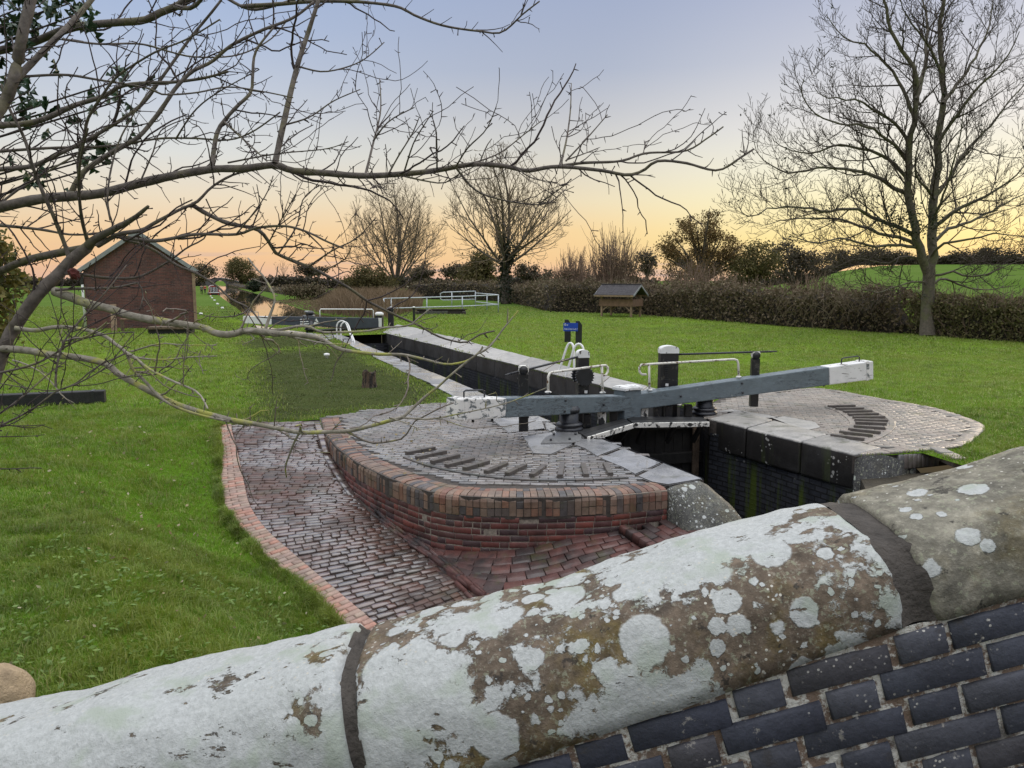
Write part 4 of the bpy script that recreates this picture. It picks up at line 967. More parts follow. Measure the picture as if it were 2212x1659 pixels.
    m = MB(); q0, q1 = P(2020, 975, -.02), P(2075, 1000, -.05); m.beam(q0, q0.lerp(q1, .48), .2, .14, ch=.02); m.beam(q0.lerp(q1, .52), q1, .2, .14, ch=.02); rel(m.build('edge_block', MAT['pave_brick_right'], None), Rw)
    # head wall below the far gate
    H = MB(); a, b = CLf + ax * .2, CRf + ax * .2
    H.add([(a.x, a.y, -.4), (b.x, b.y, -.4), (b.x, b.y, -2.6), (a.x, a.y, -2.6)], [[0, 1, 2, 3]])
    o = H.build('cill_wall', MAT['lock_face']); rel(o, L)
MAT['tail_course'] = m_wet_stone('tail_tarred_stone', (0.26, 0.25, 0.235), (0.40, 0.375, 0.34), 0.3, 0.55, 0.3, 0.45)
MAT['wing_dark'] = lichen_stone('wing_dark_lichen', (0.055, 0.055, 0.055), 0.28, olive=0.1, wet=0.2, sc=0.5)
lock_walls()

# ------------------------------------------------------------------ bridge parapet with the writing-free coping
from mathutils import noise as mnz
def parapet():
    root = empty('bridge_parapet', 'sloping bridge parapet of blue brick under lichen covered stone coping', 'parapet', (0, 1.5, 1.6))
    SL = 0.287; ang = math.atan(SL); Y0 = 1.50
    Z0 = 1.64                                        # coping bottom at x = 0
    hxf = lambda x: float(np.interp(x, [-1.6, -.3, .3, .8, 1.3, 2.4], [.25, .236, .192, .150, .138, .135]))
    zo = lambda x: float(np.interp(x, [-1.6, -.95, -.29, -.262, .3, .74, .79, 1.1, 2.4], [.04, .0, -.028, -.046, -.04, -.036, -.046, -.042, .045]))
    def coping(x0, x1, mat, seed, hh=.245, lead=0.0):
        nx, nt_ = max(10, int((x1 - x0) / .012)), 56
        from mathutils import noise as mn
        V = []
        for i in range(nx + 1):
            x = x0 + (x1 - x0) * i / nx
            e = min(x - x0, x1 - x); rr = 1.0 if e > .02 else math.sqrt(max(0, 1 - ((.02 - e) / .02) ** 2)) * .05 + .95
            for j in range(nt_ + 1):
                a = math.pi * j / nt_
                cy, cz = math.cos(a), math.sin(a)
                py = -.205 * math.copysign(abs(cy) ** .72, cy); hx = float(np.interp(x, [-1.6, -.3, .3, .8, 1.3, 2.4], [.25, .236, .192, .150, .138, .135])) * hh / .245; pz = hx * abs(cz) ** .66; py = -.205 * math.copysign(abs(cy) ** .66, cy)
                q = Vector((x * 3.2, py * 4, pz * 4 + seed)); dn = mn.noise(q) * .012 + mn.noise(q * 4.1) * .0045 + mn.noise(q * 13) * .0018
                k = rr + dn / .2
                # x leans with the joint: stones are cut square to the slope
                X = x * math.cos(ang) - (pz * k) * math.sin(ang) * .9
                Zz = Z0 + x * math.sin(ang) + pz * k * math.cos(ang) + zo(x) + (.245 - hx) * .93
                V.append((X, Y0 + py * k, Zz))
        w_ = nt_ + 1; fs = []
        for i in range(nx):
            for j in range(nt_): fs.append((i * w_ + j, i * w_ + j + 1, (i + 1) * w_ + j + 1, (i + 1) * w_ + j))
        nv = len(V); ends = []
        for i in (0, nx):
            c = np.mean(V[i * w_:(i + 1) * w_], axis=0); V.append(tuple(c))
            for j in range(nt_): ends.append((i * w_ + j + 1, i * w_ + j, len(V) - 1) if i == 0 else (i * w_ + j, i * w_ + j + 1, len(V) - 1))
        for i in range(nx): ends.append((i * w_, (i + 1) * w_, (i + 1) * w_ + nt_)); ends.append((i * w_, (i + 1) * w_ + nt_, i * w_ + nt_))
        o = npmesh('coping_stone', V, [np.array(fs), np.array(ends)], mat, smooth=True); rel(o, root); return o
    # stone ends along the slope
    S1, S2, S3 = -.272, .770, 1.19
    coping(-1.62, S1 - .014, MAT['cope_left'], 3.1); coping(S1 + .012, S2 - .036, MAT['cope_mid'], 8.4)
    coping(S2 + .014, S3, MAT['cope_right'], 5.7); coping(S3 + .03, 2.4, MAT['cope_right'], 12.2)
    for s0, s1 in ((S1 - .02, S1 + .018), (S2 - .045, S2 + .024), (S3 - .01, S3 + .04)):
        prof = [(-.197 * math.copysign(abs(math.cos(math.pi * j / 24)) ** .66, math.cos(math.pi * j / 24)), .236 * math.sin(math.pi * j / 24) ** .66) for j in range(25)]
        vs_ = []; K = 7
        for i in range(K):
            s = s0 + (s1 - s0) * i / (K - 1); dip = -.006 * math.sin(math.pi * i / (K - 1))
            for j, (py, pz0) in enumerate(prof):
                pz = pz0 / .245 * hxf(s); g = 1 + dip / .2 + .05 * mnz.noise(Vector((s * 30, py * 22, pz0 * 22)))
                vs_.append((s * math.cos(ang) - pz * g * math.sin(ang) * .9, Y0 + py * g, Z0 + s * math.sin(ang) + pz * g * math.cos(ang) + zo(s) + (.245 - hxf(s)) * .93))
        m = MB(); m.add(vs_, [[25 * i + j, 25 * i + j + 1, 25 * i + 26 + j, 25 * i + 25 + j] for i in range(K - 1) for j in range(24)], None, True)
        rel(m.build('coping_joint', MAT['joint'], None), root)
    # blue brick courses, parallel to the slope, on the road side
    d = Vector((math.cos(ang), 0, math.sin(ang))); up = Vector((-math.sin(ang), 0, math.cos(ang))); nrm = Vector((0, -1, 0))
    C, U, V, Nn, S = [], [], [], [], []; bond = (.186, .089)
    for k in range(14):
        t_ = -.012 - .028 - k * .0625; s_ = -1.7 + (.0 if k % 2 else .138); i = 0
        while s_ < 2.3:
            l = bond[i % 2]; c = Vector((0, Y0 - .152, Z0 + zo(s_ + l / 2) + (.245 - hxf(s_ + l / 2)) * .93)) + d * (s_ + l / 2) + up * t_
            jt = random.gauss(0, .0025)
            u_ = (d + up * random.gauss(0, .006)).normalized(); v_ = nrm.cross(u_)
            C.append(c + nrm * jt); U.append(u_); V.append(v_); Nn.append(nrm); S.append((l / 2, .0265, .05)); s_ += l + .0105; i += 1
    bricks('brickwork', C, U, V, Nn, S, MAT['blue_brick'], root, .004)
    m = MB(); b0 = Vector((0, Y0 - .244, Z0))
    # mortar body: roughened face, then plain core
    nx, nz = 190, 50; g = []
    from mathutils import noise as mn
    for i in range(nx + 1):
        for j in range(nz + 1):
            s = -1.75 + 4.15 * i / nx; t = -.002 - .80 * j / nz; p = Vector((0, Y0 - .1925, Z0 + zo(s) + (.245 - hxf(s)) * .93)) + d * s + up * t
            p.y -= .0035 * mn.noise(Vector((s * 40, t * 40, 0))) + .004 * mn.noise(Vector((s * 9, t * 9, 4))); g.append(p)
    fs = [[i * (nz + 1) + j, i * (nz + 1) + j + 1, (i + 1) * (nz + 1) + j + 1, (i + 1) * (nz + 1) + j] for i in range(nx) for j in range(nz)]
    m.add(g, fs, None, True); rel(m.build('mortar', MAT['parapet_mortar'], None), root)
    m = MB(); a, b = Vector((0, Y0 + .02, Z0 - .06)) + d * -1.75, Vector((0, Y0 + .02, Z0 - .06)) + d * 2.4
    vs_ = []
    for q in (a, b):
        for yy in (-.2, .16): vs_ += [(q.x, q.y + yy, q.z), (q.x, q.y + yy, -1.9)]
    m.add(vs_, [[0, 4, 6, 2], [2, 6, 7, 3], [0, 2, 3, 1], [4, 5, 7, 6]]); rel(m.build('wall_core', MAT['blue_brick'], None), root)
parapet()
m = MB(); SLr = .287
m.add([(-5, -5, .9 - 5 * SLr), (7, -5, .9 + 7 * SLr), (7, 1.25, .9 + 7 * SLr), (-5, 1.25, .9 - 5 * SLr)], [[0, 1, 2, 3]]); tag(m.build('road', MAT['tarmac']), kind='structure')
# ------------------------------------------------------------------ lock gates
def text_mesh(name, body, size, mat, parent, M, ext=.001):
    cu = bpy.data.curves.new(name, 'FONT'); cu.body = body; cu.size = size; cu.extrude = ext
    ob = bpy.data.objects.new(name + '_tmp', cu); col.objects.link(ob)
    dg = bpy.context.evaluated_depsgraph_get(); me = bpy.data.meshes.new_from_object(ob.evaluated_get(dg)); bpy.data.objects.remove(ob)
    me.transform(M); me.materials.clear(); me.materials.append(mat); me.name = name
    o = bpy.data.objects.new(name, me); link(o); 
    if parent: rel(o, parent)
    return o
MIT = P(1352, 907)
def along(m0, dirv, u):
    """world Y on the vertical plane through m0 with plan direction dirv seen at column u (near the horizon)"""
    k = (u - CU) / F; t = (k * m0.y - m0.x) / (dirv[0] - k * dirv[1]); return m0.y + dirv[1] * t
dL, dR = (-1.16, -1.08), (1.43, .38)
YL = lambda u: along(MIT, dL, u); YR = lambda u: along(MIT, dR, u)
def balance_gate(side):
    D = Vector((dL if side < 0 else dR) + (0,)).normalized(); Yf = YL if side < 0 else YR
    heel = HL if side < 0 else HR
    root = empty('lock_gate', ('bottom lock gate with grey balance beam, its flaking white end nearest the curved brick wall' if side < 0 else 'bottom lock gate with grey balance beam reaching over the round paving by the grass'), 'lock gate', (heel.x, heel.y, 0))
    X = lambda o: rel(o, root)
    nD = Vector((D.y, -D.x, 0)) if side < 0 else Vector((D.y, -D.x, 0))
    if nD.y > 0: nD = -nD                                         # towards the viewer
    s0 = MIT + D * .16
    if side < 0: e = Vector((-.86, 10.94, .67)); z0, h0, h1 = .335, .27, .31
    else: e = Vector((6.98, 14.98, .775)); z0, h0, h1 = .345, .28, .36
    s = Vector((s0.x, s0.y, z0)); fr = .76 if side < 0 else .80
    j = s.lerp(e, fr); hj = h0 + (h1 - h0) * fr
    m = MB(); m.beam(s, j, .30, h0, wid2=.30, hei2=hj, ch=.02); bm_ = X(m.build('balance_beam', MAT['beam']))
    m = MB(); m.beam(j + (e - j) * .004, e, .302, hj, wid2=.30, hei2=h1, ch=.02); rel(m.build('beam_end', MAT['white_flaking' if side < 0 else 'white_worn']), bm_)
    dd = (e - j).normalized(); up = Vector((0, 0, 1))
    # end hoop and top handle
    m = MB(); c = e - dd * .13; m.beam(c - dd * .03, c + dd * .03, .318, h1 + .018, ch=.006); rel(m.build('iron_band', MAT['white_flaking']), bm_)
    m = MB(); a = e - dd * .22 + up * (h1 / 2 - .02); b = e - dd * .62 + up * (h1 / 2 - .02); k = up * .13
    m.tube([a, a + k * .85, a + k - dd * .04, b + k + dd * .04, b + k * .85, b], .013, 8); rel(m.build('handle', MAT['black_iron']), bm_)
    for q, dz in ((s.lerp(e, .17), .0), (s.lerp(e, .42), .09), (s.lerp(e, .425), -.09), (s.lerp(e, .8), -.22), (s.lerp(e, .9), -.22)):
        c = q + nD * .15 + up * dz if dz > -.2 else q + up * -.2; n_ = nD if dz > -.2 else -up
        m = MB(); m.tube([c - n_ * .02, c + n_ * .016], .022, 6); rel(m.build('bolt', MAT['black_iron']), bm_)
    # mitre post
    c = MIT + D * .115 + nD * .02; M = Matrix.Translation((c.x, c.y, 0)) @ Matrix.Rotation(math.atan2(D.y, D.x), 4, 'Z')
    m = MB(); m.box((0, 0, .27), (.215, .26, .58), M, .015); mp_ = X(m.build('mitre_post', MAT['beam']))
    m = MB(); m.box((0, 0, -1.22), (.2, .24, 2.4), M, .01); rel(m.build('post_foot', MAT['gate_wood']), mp_)
    m = MB(); m.box((0, 0, .59), (.25, .31, .055), M, .012); m.box((0, 0, .62), (.21, .26, .03), M, .012); rel(m.build('cap', MAT['white_cap']), mp_)
    # leaf: planking with rails
    a, b = MIT + D * .22, heel - D * .1; L = (b - a).length; mid = (a + b) / 2
    M = Matrix.Translation((mid.x, mid.y, 0)) @ Matrix.Rotation(math.atan2(D.y, D.x), 4, 'Z'); sg = 1 if (M.to_3x3() @ Vector((0, 1, 0))).dot(nD) > 0 else -1
    m = MB(); npl = 7
    for i in range(npl): m.box((-L / 2 + L * (i + .5) / npl, 0, -1.2), (L / npl - .008, .07, 2.36), M, .006)
    X(m.build('planking', MAT['gate_wood']))
    for zr in (-.1, -.75, -1.5, -2.2):
        m = MB(); m.box((0, sg * .075, zr), (L, .12, .2), M, .012); X(m.build('rail', MAT['gate_wood']))
    m = MB(); m.box((L * .38 * (1 if side > 0 else 1), sg * .15, -.95), (.13, .05, 1.7), M, .01); X(m.build('stile', MAT['old_wood']))
    # heel post with iron rings
    m = MB(); m.lathe([(.175, -2.4), (.175, .02), (.165, .06), (.155, .44)], (heel.x, heel.y, 0), 24)
    hp = X(m.build('heel_post', MAT['black_iron']))
    m = MB(); m.lathe([(.17, .03), (.235, .035), (.24, .055), (.21, .09), (.185, .1), (.225, .115), (.228, .135), (.19, .16), (.165, .17)], (heel.x, heel.y, 0), 24)
    m.lathe([(.158, .33), (.178, .335), (.178, .4), (.158, .405)], (heel.x, heel.y, 0), 24); rel(m.build('collar', MAT['black_iron']), hp)
    if side < 0:
        m = MB(); z4 = lambda x, y: P(907.2 + x * .3125, 691.2 + y * .3125, .04)
        pl = [z4(*q) for q in ((835, 855), (870, 812), (935, 785), (1118, 792), (1112, 838), (1050, 850))]
        m.prism([(p.x, p.y) for p in pl], .036, .05); rel(m.build('anchor_plate', MAT['steel']), hp)
        for q in ((905, 838), (1035, 832), (925, 800), (1075, 798)): c = z4(*q); m = MB(); m.tube([c, c + Vector((0, 0, .04))], .022, 6); rel(m.build('anchor_bolt', MAT['black_iron']), hp)
        # short black prop with a bent steel guard behind the beam
        m = MB(); p = P(1136, 912); m.box((p.x, p.y + .2, .17), (.12, .1, .4), None, .01); X(m.build('prop', MAT['black_iron']))
        m = MB(); q0 = P(1140, 900); m.tube([q0 + Vector((0, .2, .2)), q0 + Vector((.12, .2, .2)), q0 + Vector((.2, .2, .15)), q0 + Vector((.22, .2, .05)), q0 + Vector((.22, .2, -.3))], .02, 8); X(m.build('guard_bar', MAT['steel']))
    # walkway with white nosing
    qs = ((1248, 932), (1348, 903), (1366, 915), (1268, 944)) if side < 0 else ((1349, 899), (1517, 901), (1531, 911.5), (1368, 914))
    q = [P(u, v, .07) for u, v in qs]; m = MB()
    for i in range(2):
        t0, t1 = i / 2 + .015, (i + 1) / 2 - .015
        w_ = [q[0].lerp(q[3], t0), q[1].lerp(q[2], t0), q[1].lerp(q[2], t1), q[0].lerp(q[3], t1)]
        m.prism([(p.x, p.y) for p in w_], .005, .07)
    wk = X(m.build('walkway', MAT['walk_board']))
    m = MB(); a, b = q[3], q[2]; m.beam(a + nD * .022 + Vector((0, 0, -.035)), b + nD * .022 + Vector((0, 0, -.035)), .035, .085, ch=.008); rel(m.build('nosing', MAT['white_edge']), wk)
    for t in (.15, .55, .9):
        m = MB(); c = a.lerp(b, t); m.beam(c + Vector((0, 0, -.06)), c - nD * .28 + Vector((0, 0, -.4)), .06, .08, ch=.005); rel(m.build('bracket', MAT['gate_wood']), wk)
    # blocks between walkway and beam
    for u, mt in (((1300, 'white_edge'), (1325, 'gate_wood'), (1268, 'black_paint')) if side < 0 else ((1391, 'white_edge'), (1420, 'black_paint'), (1443, 'black_paint'), (1486, 'gate_wood'))):
        yy = Yf(u) + .02; c = A(u, 890, yy); m = MB(); m.box((c.x, yy, .12), (.13, .16, .22), Matrix.Identity(4), .01); X(m.build('packing_block', MAT[mt]))
    # handrail
    H = (lambda u, v: A(u, v, Yf(u) - .05))
    if side < 0: runs = [[(1184, 847), (1184, 815), (1187, 807), (1193, 804), (1298, 790), (1308, 789), (1313, 794), (1313, 803), (1309, 810), (1300, 811.5)], [(1300, 791), (1301, 820), (1302, 848)]]
    else: runs = [[(1396, 809), (1386, 808.5), (1382, 803), (1381, 794), (1385, 788), (1398, 787), (1585, 776), (1592, 778), (1594.5, 785), (1596, 814)], [(1402, 787), (1402.5, 815), (1403, 842)]]
    m = MB()
    for r_ in runs: m.tube([H(u, v) for u, v in r_], .021, 8)
    hr = X(m.build('handrail', MAT['rail_white']))
    for u, v in (((1184, 847), (1302, 848)) if side < 0 else ((1403, 842), (1596, 814))):
        c = H(u, v); m = MB(); m.lathe([(.055, -.01), (.055, .006), (.03, .018)], tuple(c), 12); rel(m.build('foot_plate', MAT['white_flaking']), hr)
    # paddle gear: big post, shaft, small post
    if side < 0: pc = A(1258, 800, MIT.y - .12); w_, d_, zt = .205, .16, 1.16; sh0, sh1 = A(1252, 770, pc.y), A(1104, 807, YL(1104) + .15); sp = A(1131, 800, YL(1131) + .12); spz = 1.0
    else: pc = A(1443, 800, YR(1443) + .42); w_, d_, zt = .34, .2, 1.17; sh0, sh1 = A(1463, 765.5, pc.y - .02), A(1661, 759.5, YR(1640) + .1); sp = A(1632, 770, YR(1632) + .12); spz = 1.0
    rz = math.atan2(D.y, D.x) if side > 0 else math.atan2(-D.y, -D.x)
    M = Matrix.Translation((pc.x, pc.y, 0)) @ Matrix.Rotation(rz * .35, 4, 'Z')
    m = MB(); m.box((0, 0, zt / 2 - .5), (w_, d_, zt + 1.0), M, .012); pp = X(m.build('paddle_post', MAT['black_paint']))
    bm = bmesh.new(); K = 12; prof = []                           # rounded white head
    for i in range(K + 1):
        an = math.pi * i / K; prof.append((-math.cos(an) * (w_ / 2 + .006), .0 + (.06 + .07 * math.sin(an)) if True else 0))
    prof = [(-w_ / 2 - .006, -.02)] + prof + [(w_ / 2 + .006, -.02)]
    f_ = [bm.verts.new((x, -d_ / 2 - .006, z_)) for x, z_ in prof]; b_ = [bm.verts.new((x, d_ / 2 + .006, z_)) for x, z_ in prof]; n = len(prof)
    bm.faces.new(f_[::-1]); bm.faces.new(b_)
    for i in range(n): bm.faces.new((f_[i], f_[(i + 1) % n], b_[(i + 1) % n], b_[i]))
    bmesh.ops.recalc_face_normals(bm, faces=bm.faces); bmesh.ops.bevel(bm, geom=[e_ for e_ in bm.edges], offset=.008, segments=2, affect='EDGES')
    m = MB(); m.bm(bm, M @ Matrix.Translation((0, 0, zt))); bm.free(); rel(m.build('post_cap', MAT['white_cap']), pp)
    m = MB()
    if side < 0:                                                  # toothed wheel and rack
        cen = M @ Vector((0, 0, zt - .34)); axd = M.to_3x3() @ Vector((0, 1, 0)); ex = M.to_3x3() @ Vector((1, 0, 0)); R1, T_ = .155, 22
        for k in range(T_ * 2):
            pass
        vs_, fs = [], []; n = T_ * 4
        for yy in (-.11, -.06):
            for k in range(n):
                an = 2 * math.pi * k / n; rr = R1 + (.022 if k % 4 in (1, 2) else 0); vs_.append(cen + ex * math.cos(an) * rr + Vector((0, 0, 1)) * math.sin(an) * rr + axd * (yy - .03))
        fs = [[k, (k + 1) % n, n + (k + 1) % n, n + k] for k in range(n)] + [list(range(n))[::-1], list(range(n, 2 * n))]; m.add(vs_, fs)
        vb = [v + axd * (.2 + .0) for v in vs_]; m.add(vb, fs)
    else:
        for k in range(9): c = M @ Vector((-.06, -d_ / 2 - .008, zt - .5 + k * .04)); m.box(tuple(c), (.07, .02, .02), None, .003)
    c = M @ Vector((-.05 if side > 0 else .05, -d_ / 2 - .006, zt - .2)); m.box(tuple(c), (.05, .03, .11), None, .004)
    rel(m.build('rack_gear', MAT['black_iron']), pp)
    m = MB(); c = M @ Vector((-.045 if side > 0 else .04, -d_ / 2 - .008, zt - (.6 if side > 0 else .62))); m.box(tuple(c), (.055, .014, .05), None, .003); rel(m.build('white_mark', MAT['white_paint']), pp)
    m = MB(); m.tube([sh0, sh1], .019, 8); dv = (sh1 - sh0).normalized()
    m.tube([sh1 - dv * .02, sh1 + dv * .16], [.019, .011], 4); X(m.build('shaft', MAT['black_iron']))
    m = MB(); m.box((sp.x, sp.y, .58), (.15, .12, .92), None, .01); m.tube([Vector((sp.x, sp.y - .08, spz + .1)), Vector((sp.x, sp.y + .08, spz + .1))], .07, 14); sp_ = X(m.build('bearing_post', MAT['black_paint']))
    m = MB(); m.box((sp.x, sp.y - .005, spz + .115), (.165, .10, .12), None, .03); rel(m.build('bearing_cap', MAT['white_edge']), sp_)
balance_gate(-1); balance_gate(1)

def top_gate():
    z6 = lambda x, y: (518.4 + x * .25, 587.5 + y * .25)
    Hf = P(670, 718); Df = P(822, 711); D = (Hf - Df).normalized(); base = Df
    root = empty('lock_gate', 'single top lock gate far up the chamber with slim dark grey balance beam', 'lock gate', tuple(Hf))
    X = lambda o: rel(o, root); Yf = lambda u: along(Df, (D.x, D.y), u); up = Vector((0, 0, 1))
    at = lambda x, y: A(*z6(x, y), Yf(z6(x, y)[0]))
    s = at(1195, 446); e = at(36, 412); j = s.lerp(e, .80)
    j = at(262, 418)
    m = MB(); m.beam(s, j, .32, .58, hei2=.38, ch=.02); b_ = X(m.build('balance_beam', MAT['beam_dark']))
    m = MB(); m.beam(j, e, .325, .385, hei2=.33, ch=.02); rel(m.build('beam_end', MAT['white_paint']), b_)
    m = MB(); a, c = at(85, 386), at(160, 388); k = up * .22; m.tube([a, a + k, c + k, c], .02, 6); rel(m.build('handle', MAT['steel']), b_)
    # warning plate: white triangle and three short lines of small white lettering
    nrm = Vector((-D.y, D.x, 0)); nrm = nrm if nrm.y < 0 else -nrm; ex = -D if D.x < 0 else D
    c0 = at(590, 428) + nrm * .172
    m = MB(); q = c0 + ex * .18 - up * .13; m.add([q, q + ex * .32, q + ex * .16 + up * .29, q + nrm * .006, q + ex * .32 + nrm * .006, q + ex * .16 + up * .29 + nrm * .006], [[3, 4, 5], [0, 2, 1], [0, 1, 4, 3], [1, 2, 5, 4], [2, 0, 3, 5]]); rel(m.build('warning_triangle', MAT['white_paint']), b_)
    m = MB(); q = c0 + ex * .3 + up * .02; m.beam(q - up * .05 + nrm * .01, q + up * .03 + nrm * .01, .03, .012, up=(0, 1, 0), ch=0); rel(m.build('warning_mark', MAT['black_paint']), b_)
    for r_, (w0, gap) in enumerate(((.46, .19), (.42, .27), (.46, .15))):
        m = MB(); x0 = -.5
        for ww in (gap, w0 - gap - .03):
            p = c0 + ex * x0 + up * (.12 - r_ * .11); m.beam(p + nrm * .004, p + ex * ww + nrm * .004, .008, .045, ch=0); x0 += ww + .03
        rel(m.build('warning_lettering', MAT['white_paint']), b_)
    m = MB(); a, b = Df, Hf; M = Matrix.Translation(((a.x + b.x) / 2, (a.y + b.y) / 2, 0)) @ Matrix.Rotation(math.atan2(D.y, D.x), 4, 'Z'); L = (b - a).length
    for i in range(12): m.box((-L / 2 + L * (i + .5) / 12, 0, -.6), (L / 12 - .01, .16, 1.35), M, .008)
    X(m.build('planking', MAT['gate_wood']))
    m = MB(); m.box((0, 0, .09), (L, .42, .06), M, .01); X(m.build('walkway', MAT['walk_board']))
    m = MB(); m.tube([at(692, 405), at(690, 335), at(697, 321), at(1140, 323), at(1151, 332), at(1153, 432)], .028, 8); X(m.build('handrail', MAT['white_paint']))
    m = MB(); m.lathe([(.2, -.5), (.2, .1), (.26, .12), (.26, .2), (.2, .22), (.19, .6)], tuple(Hf), 18); X(m.build('heel_post', MAT['black_iron']))
    c = at(1205, 420); m = MB(); m.box((c.x, c.y - .02, .2), (.4, .34, 1.0), None, .02); mp_ = X(m.build('mitre_post', MAT['black_paint']))
    m = MB(); m.box((c.x, c.y - .2, .36), (.3, .03, .46), None, .01); m.lathe([(.21, 0), (.23, .05), (.22, .12), (.12, .17)], (c.x, c.y - .02, .72), 16); rel(m.build('cap', MAT['white_paint']), mp_)
MAT['beam_dark'] = plain('beam_dark_grey', (0.05, 0.06, 0.075), 0.45, 0.25, 4, 0.3)
top_gate()

def paddle_stand(name, lab, u, v, h, w_, wheel):
    p = P(u, v); r_ = empty(name, lab, 'paddle gear', tuple(p), group='paddle stands at the top gate')
    m = MB(); m.box((p.x, p.y, h * .42), (w_, w_ * .8, h * .9), None, .02); rel(m.build('stand', MAT['black_paint']), r_)
    m = MB(); m.lathe([(w_ * .5, 0), (w_ * .62, .04), (w_ * .6, .14), (w_ * .3, .2)], (p.x, p.y, h * .86), 14); rel(m.build('head', MAT['black_iron']), r_)
    if wheel:
        m = MB(); m.tube([Vector((p.x - w_ * .9, p.y - .1, h * .8)), Vector((p.x + w_ * .7, p.y - .1, h * .82))], .05, 8); m.lathe([(.13, 0), (.16, .03), (.13, .09)], (p.x - w_ * .35, p.y, h * .98), 14); rel(m.build('spindle', MAT['steel']), r_)
    else:
        m = MB(); m.lathe([(.09, 0), (.1, .04), (.05, .08)], (p.x, p.y, h * .99), 12); rel(m.build('white_top', MAT['white_paint']), r_)
paddle_stand('paddle_stand', 'black paddle stand with bare metal head rising behind the slim far balance beam', 671, 716, .95, .36, True)
paddle_stand('paddle_stand', 'stout black paddle stand with pale top beside the white capped far gate post', 845, 706, 1.02, .3, False)
paddle_stand('paddle_stand', 'thin black paddle post standing in grass in front of the galvanised railing', 894.5, 695, .86, .14, False)

# ------------------------------------------------------------------ small lockside things
def ladder(lab, h1, h2, zt):
    r_ = empty('lock_ladder', lab, 'ladder', tuple(h1[0]), group='white hooped lock ladders')
    for h in (h1, h2):
        pts, _, _ = catmull(h, .06); m = MB(); m.tube([Vector(q) for q in pts], .03, 8); rel(m.build('hoop_rail', MAT['white_paint']), r_)
    for k in range(6): a, b = h1[-1].copy(), h2[-1].copy(); a.z = b.z = -.2 - k * .3; m = MB(); m.tube([a, b], .014, 6); rel(m.build('rung', MAT['steel']), r_)
hoop = lambda us, z_: [P(us[0][0], us[0][1])] + [A(u, v, P(us[0][0], us[0][1]).y + dy) for u, v, dy in us[1:]]
ladder('white hooped ladder rails on the far coping behind the left paddle post', hoop([(1204.5, 811), (1212, 788, .0), (1224, 751, .0), (1231, 741, .0), (1238, 747, -.1), (1240, 775, -.2), (1240, 803, -.25), (1240, 850, -.25)], 0),
       hoop([(1221, 815), (1229, 790, 0), (1240, 753, 0), (1249, 743, 0), (1259, 750, -.1), (1262, 780, -.2), (1262, 808, -.25), (1262, 855, -.25)], 0), .9)
ladder('white hooped ladder rails on the left coping near the top gate', hoop([(729, 735), (727.5, 718, 0), (727.5, 704, 0), (732, 695.5, 0), (741, 693.5, 0), (748, 700, -.1), (754, 716, -.4), (762, 737, -.9), (764, 760, -.9)], 0),
       hoop([(738, 737), (736, 719, 0), (736, 706, 0), (740, 698, 0), (747, 696, 0), (753, 703, -.1), (758, 718, -.4), (766, 739, -.9), (768, 762, -.9)], 0), .9)
def lock_sign():
    r_ = empty('lock_sign', 'blue lock name sign on two dark angled posts in the grass', 'sign', tuple(P(1237, 741)))
    p1, p2 = P(1226, 739), P(1250, 742)
    for p, h in ((p1, .92), (p2, .90)):
        m = MB(); q = [(-.125, 0), (.125, 0), (.125, h - .16), (.02, h), (-.125, h)]
        vs_ = [(p.x + x, p.y - .04, z_) for x, z_ in q] + [(p.x + x, p.y + .04, z_) for x, z_ in q]; n = 5
        m.add(vs_, [list(range(n)), list(range(n, 2 * n))[::-1]] + [[i, n + i, n + (i + 1) % n, (i + 1) % n] for i in range(n)]); rel(m.build('post', MAT['post_dark']), r_)
    y = min(p1.y, p2.y) - .075; a, b = A(1217, 706, y), A(1248.5, 707, y); m = MB(); c = (a + b) / 2; wd = (b - a).length
    rz = -.12; M = Matrix.Translation((c.x, c.y, c.z)) @ Matrix.Rotation(rz, 4, 'Z')
    m.box((0, 0, 0), (wd, .025, .33), M, .004); bd = rel(m.build('board', MAT['blue']), r_)
    T = M @ Matrix.Translation((-wd / 2 + .035, -.015, -.105)) @ Matrix.Rotation(R(90), 4, 'X') @ Matrix.Diagonal((.86, 1.25, 1, 1))
    text_mesh('lettering', 'Hack Green Lock 1', .079, MAT['white_paint'], bd, T, .0012)
    m = MB()                                                      # small emblem: swan-like curve in a ring with a short line of marks
    k = M @ Matrix.Translation((-wd / 2 + .075, -.016, .095)); m.tube([k @ Vector((.035 * math.cos(t), 0, .035 * math.sin(t))) for t in np.linspace(.3, 5.6, 16)], .008, 5)
    m.tube([k @ Vector(q) for q in ((-.012, 0, -.02), (.012, 0, -.005), (.0, 0, .015), (.014, 0, .02))], .006, 5)
    for i in range(3): m.box((-wd / 2 + .135 + i * .022, -.015, .085 - .008 * (i % 2)), (.014, .004, .03 + .01 * (i % 2)), M, 0)
    rel(m.build('emblem', MAT['white_paint']), bd)
lock_sign()
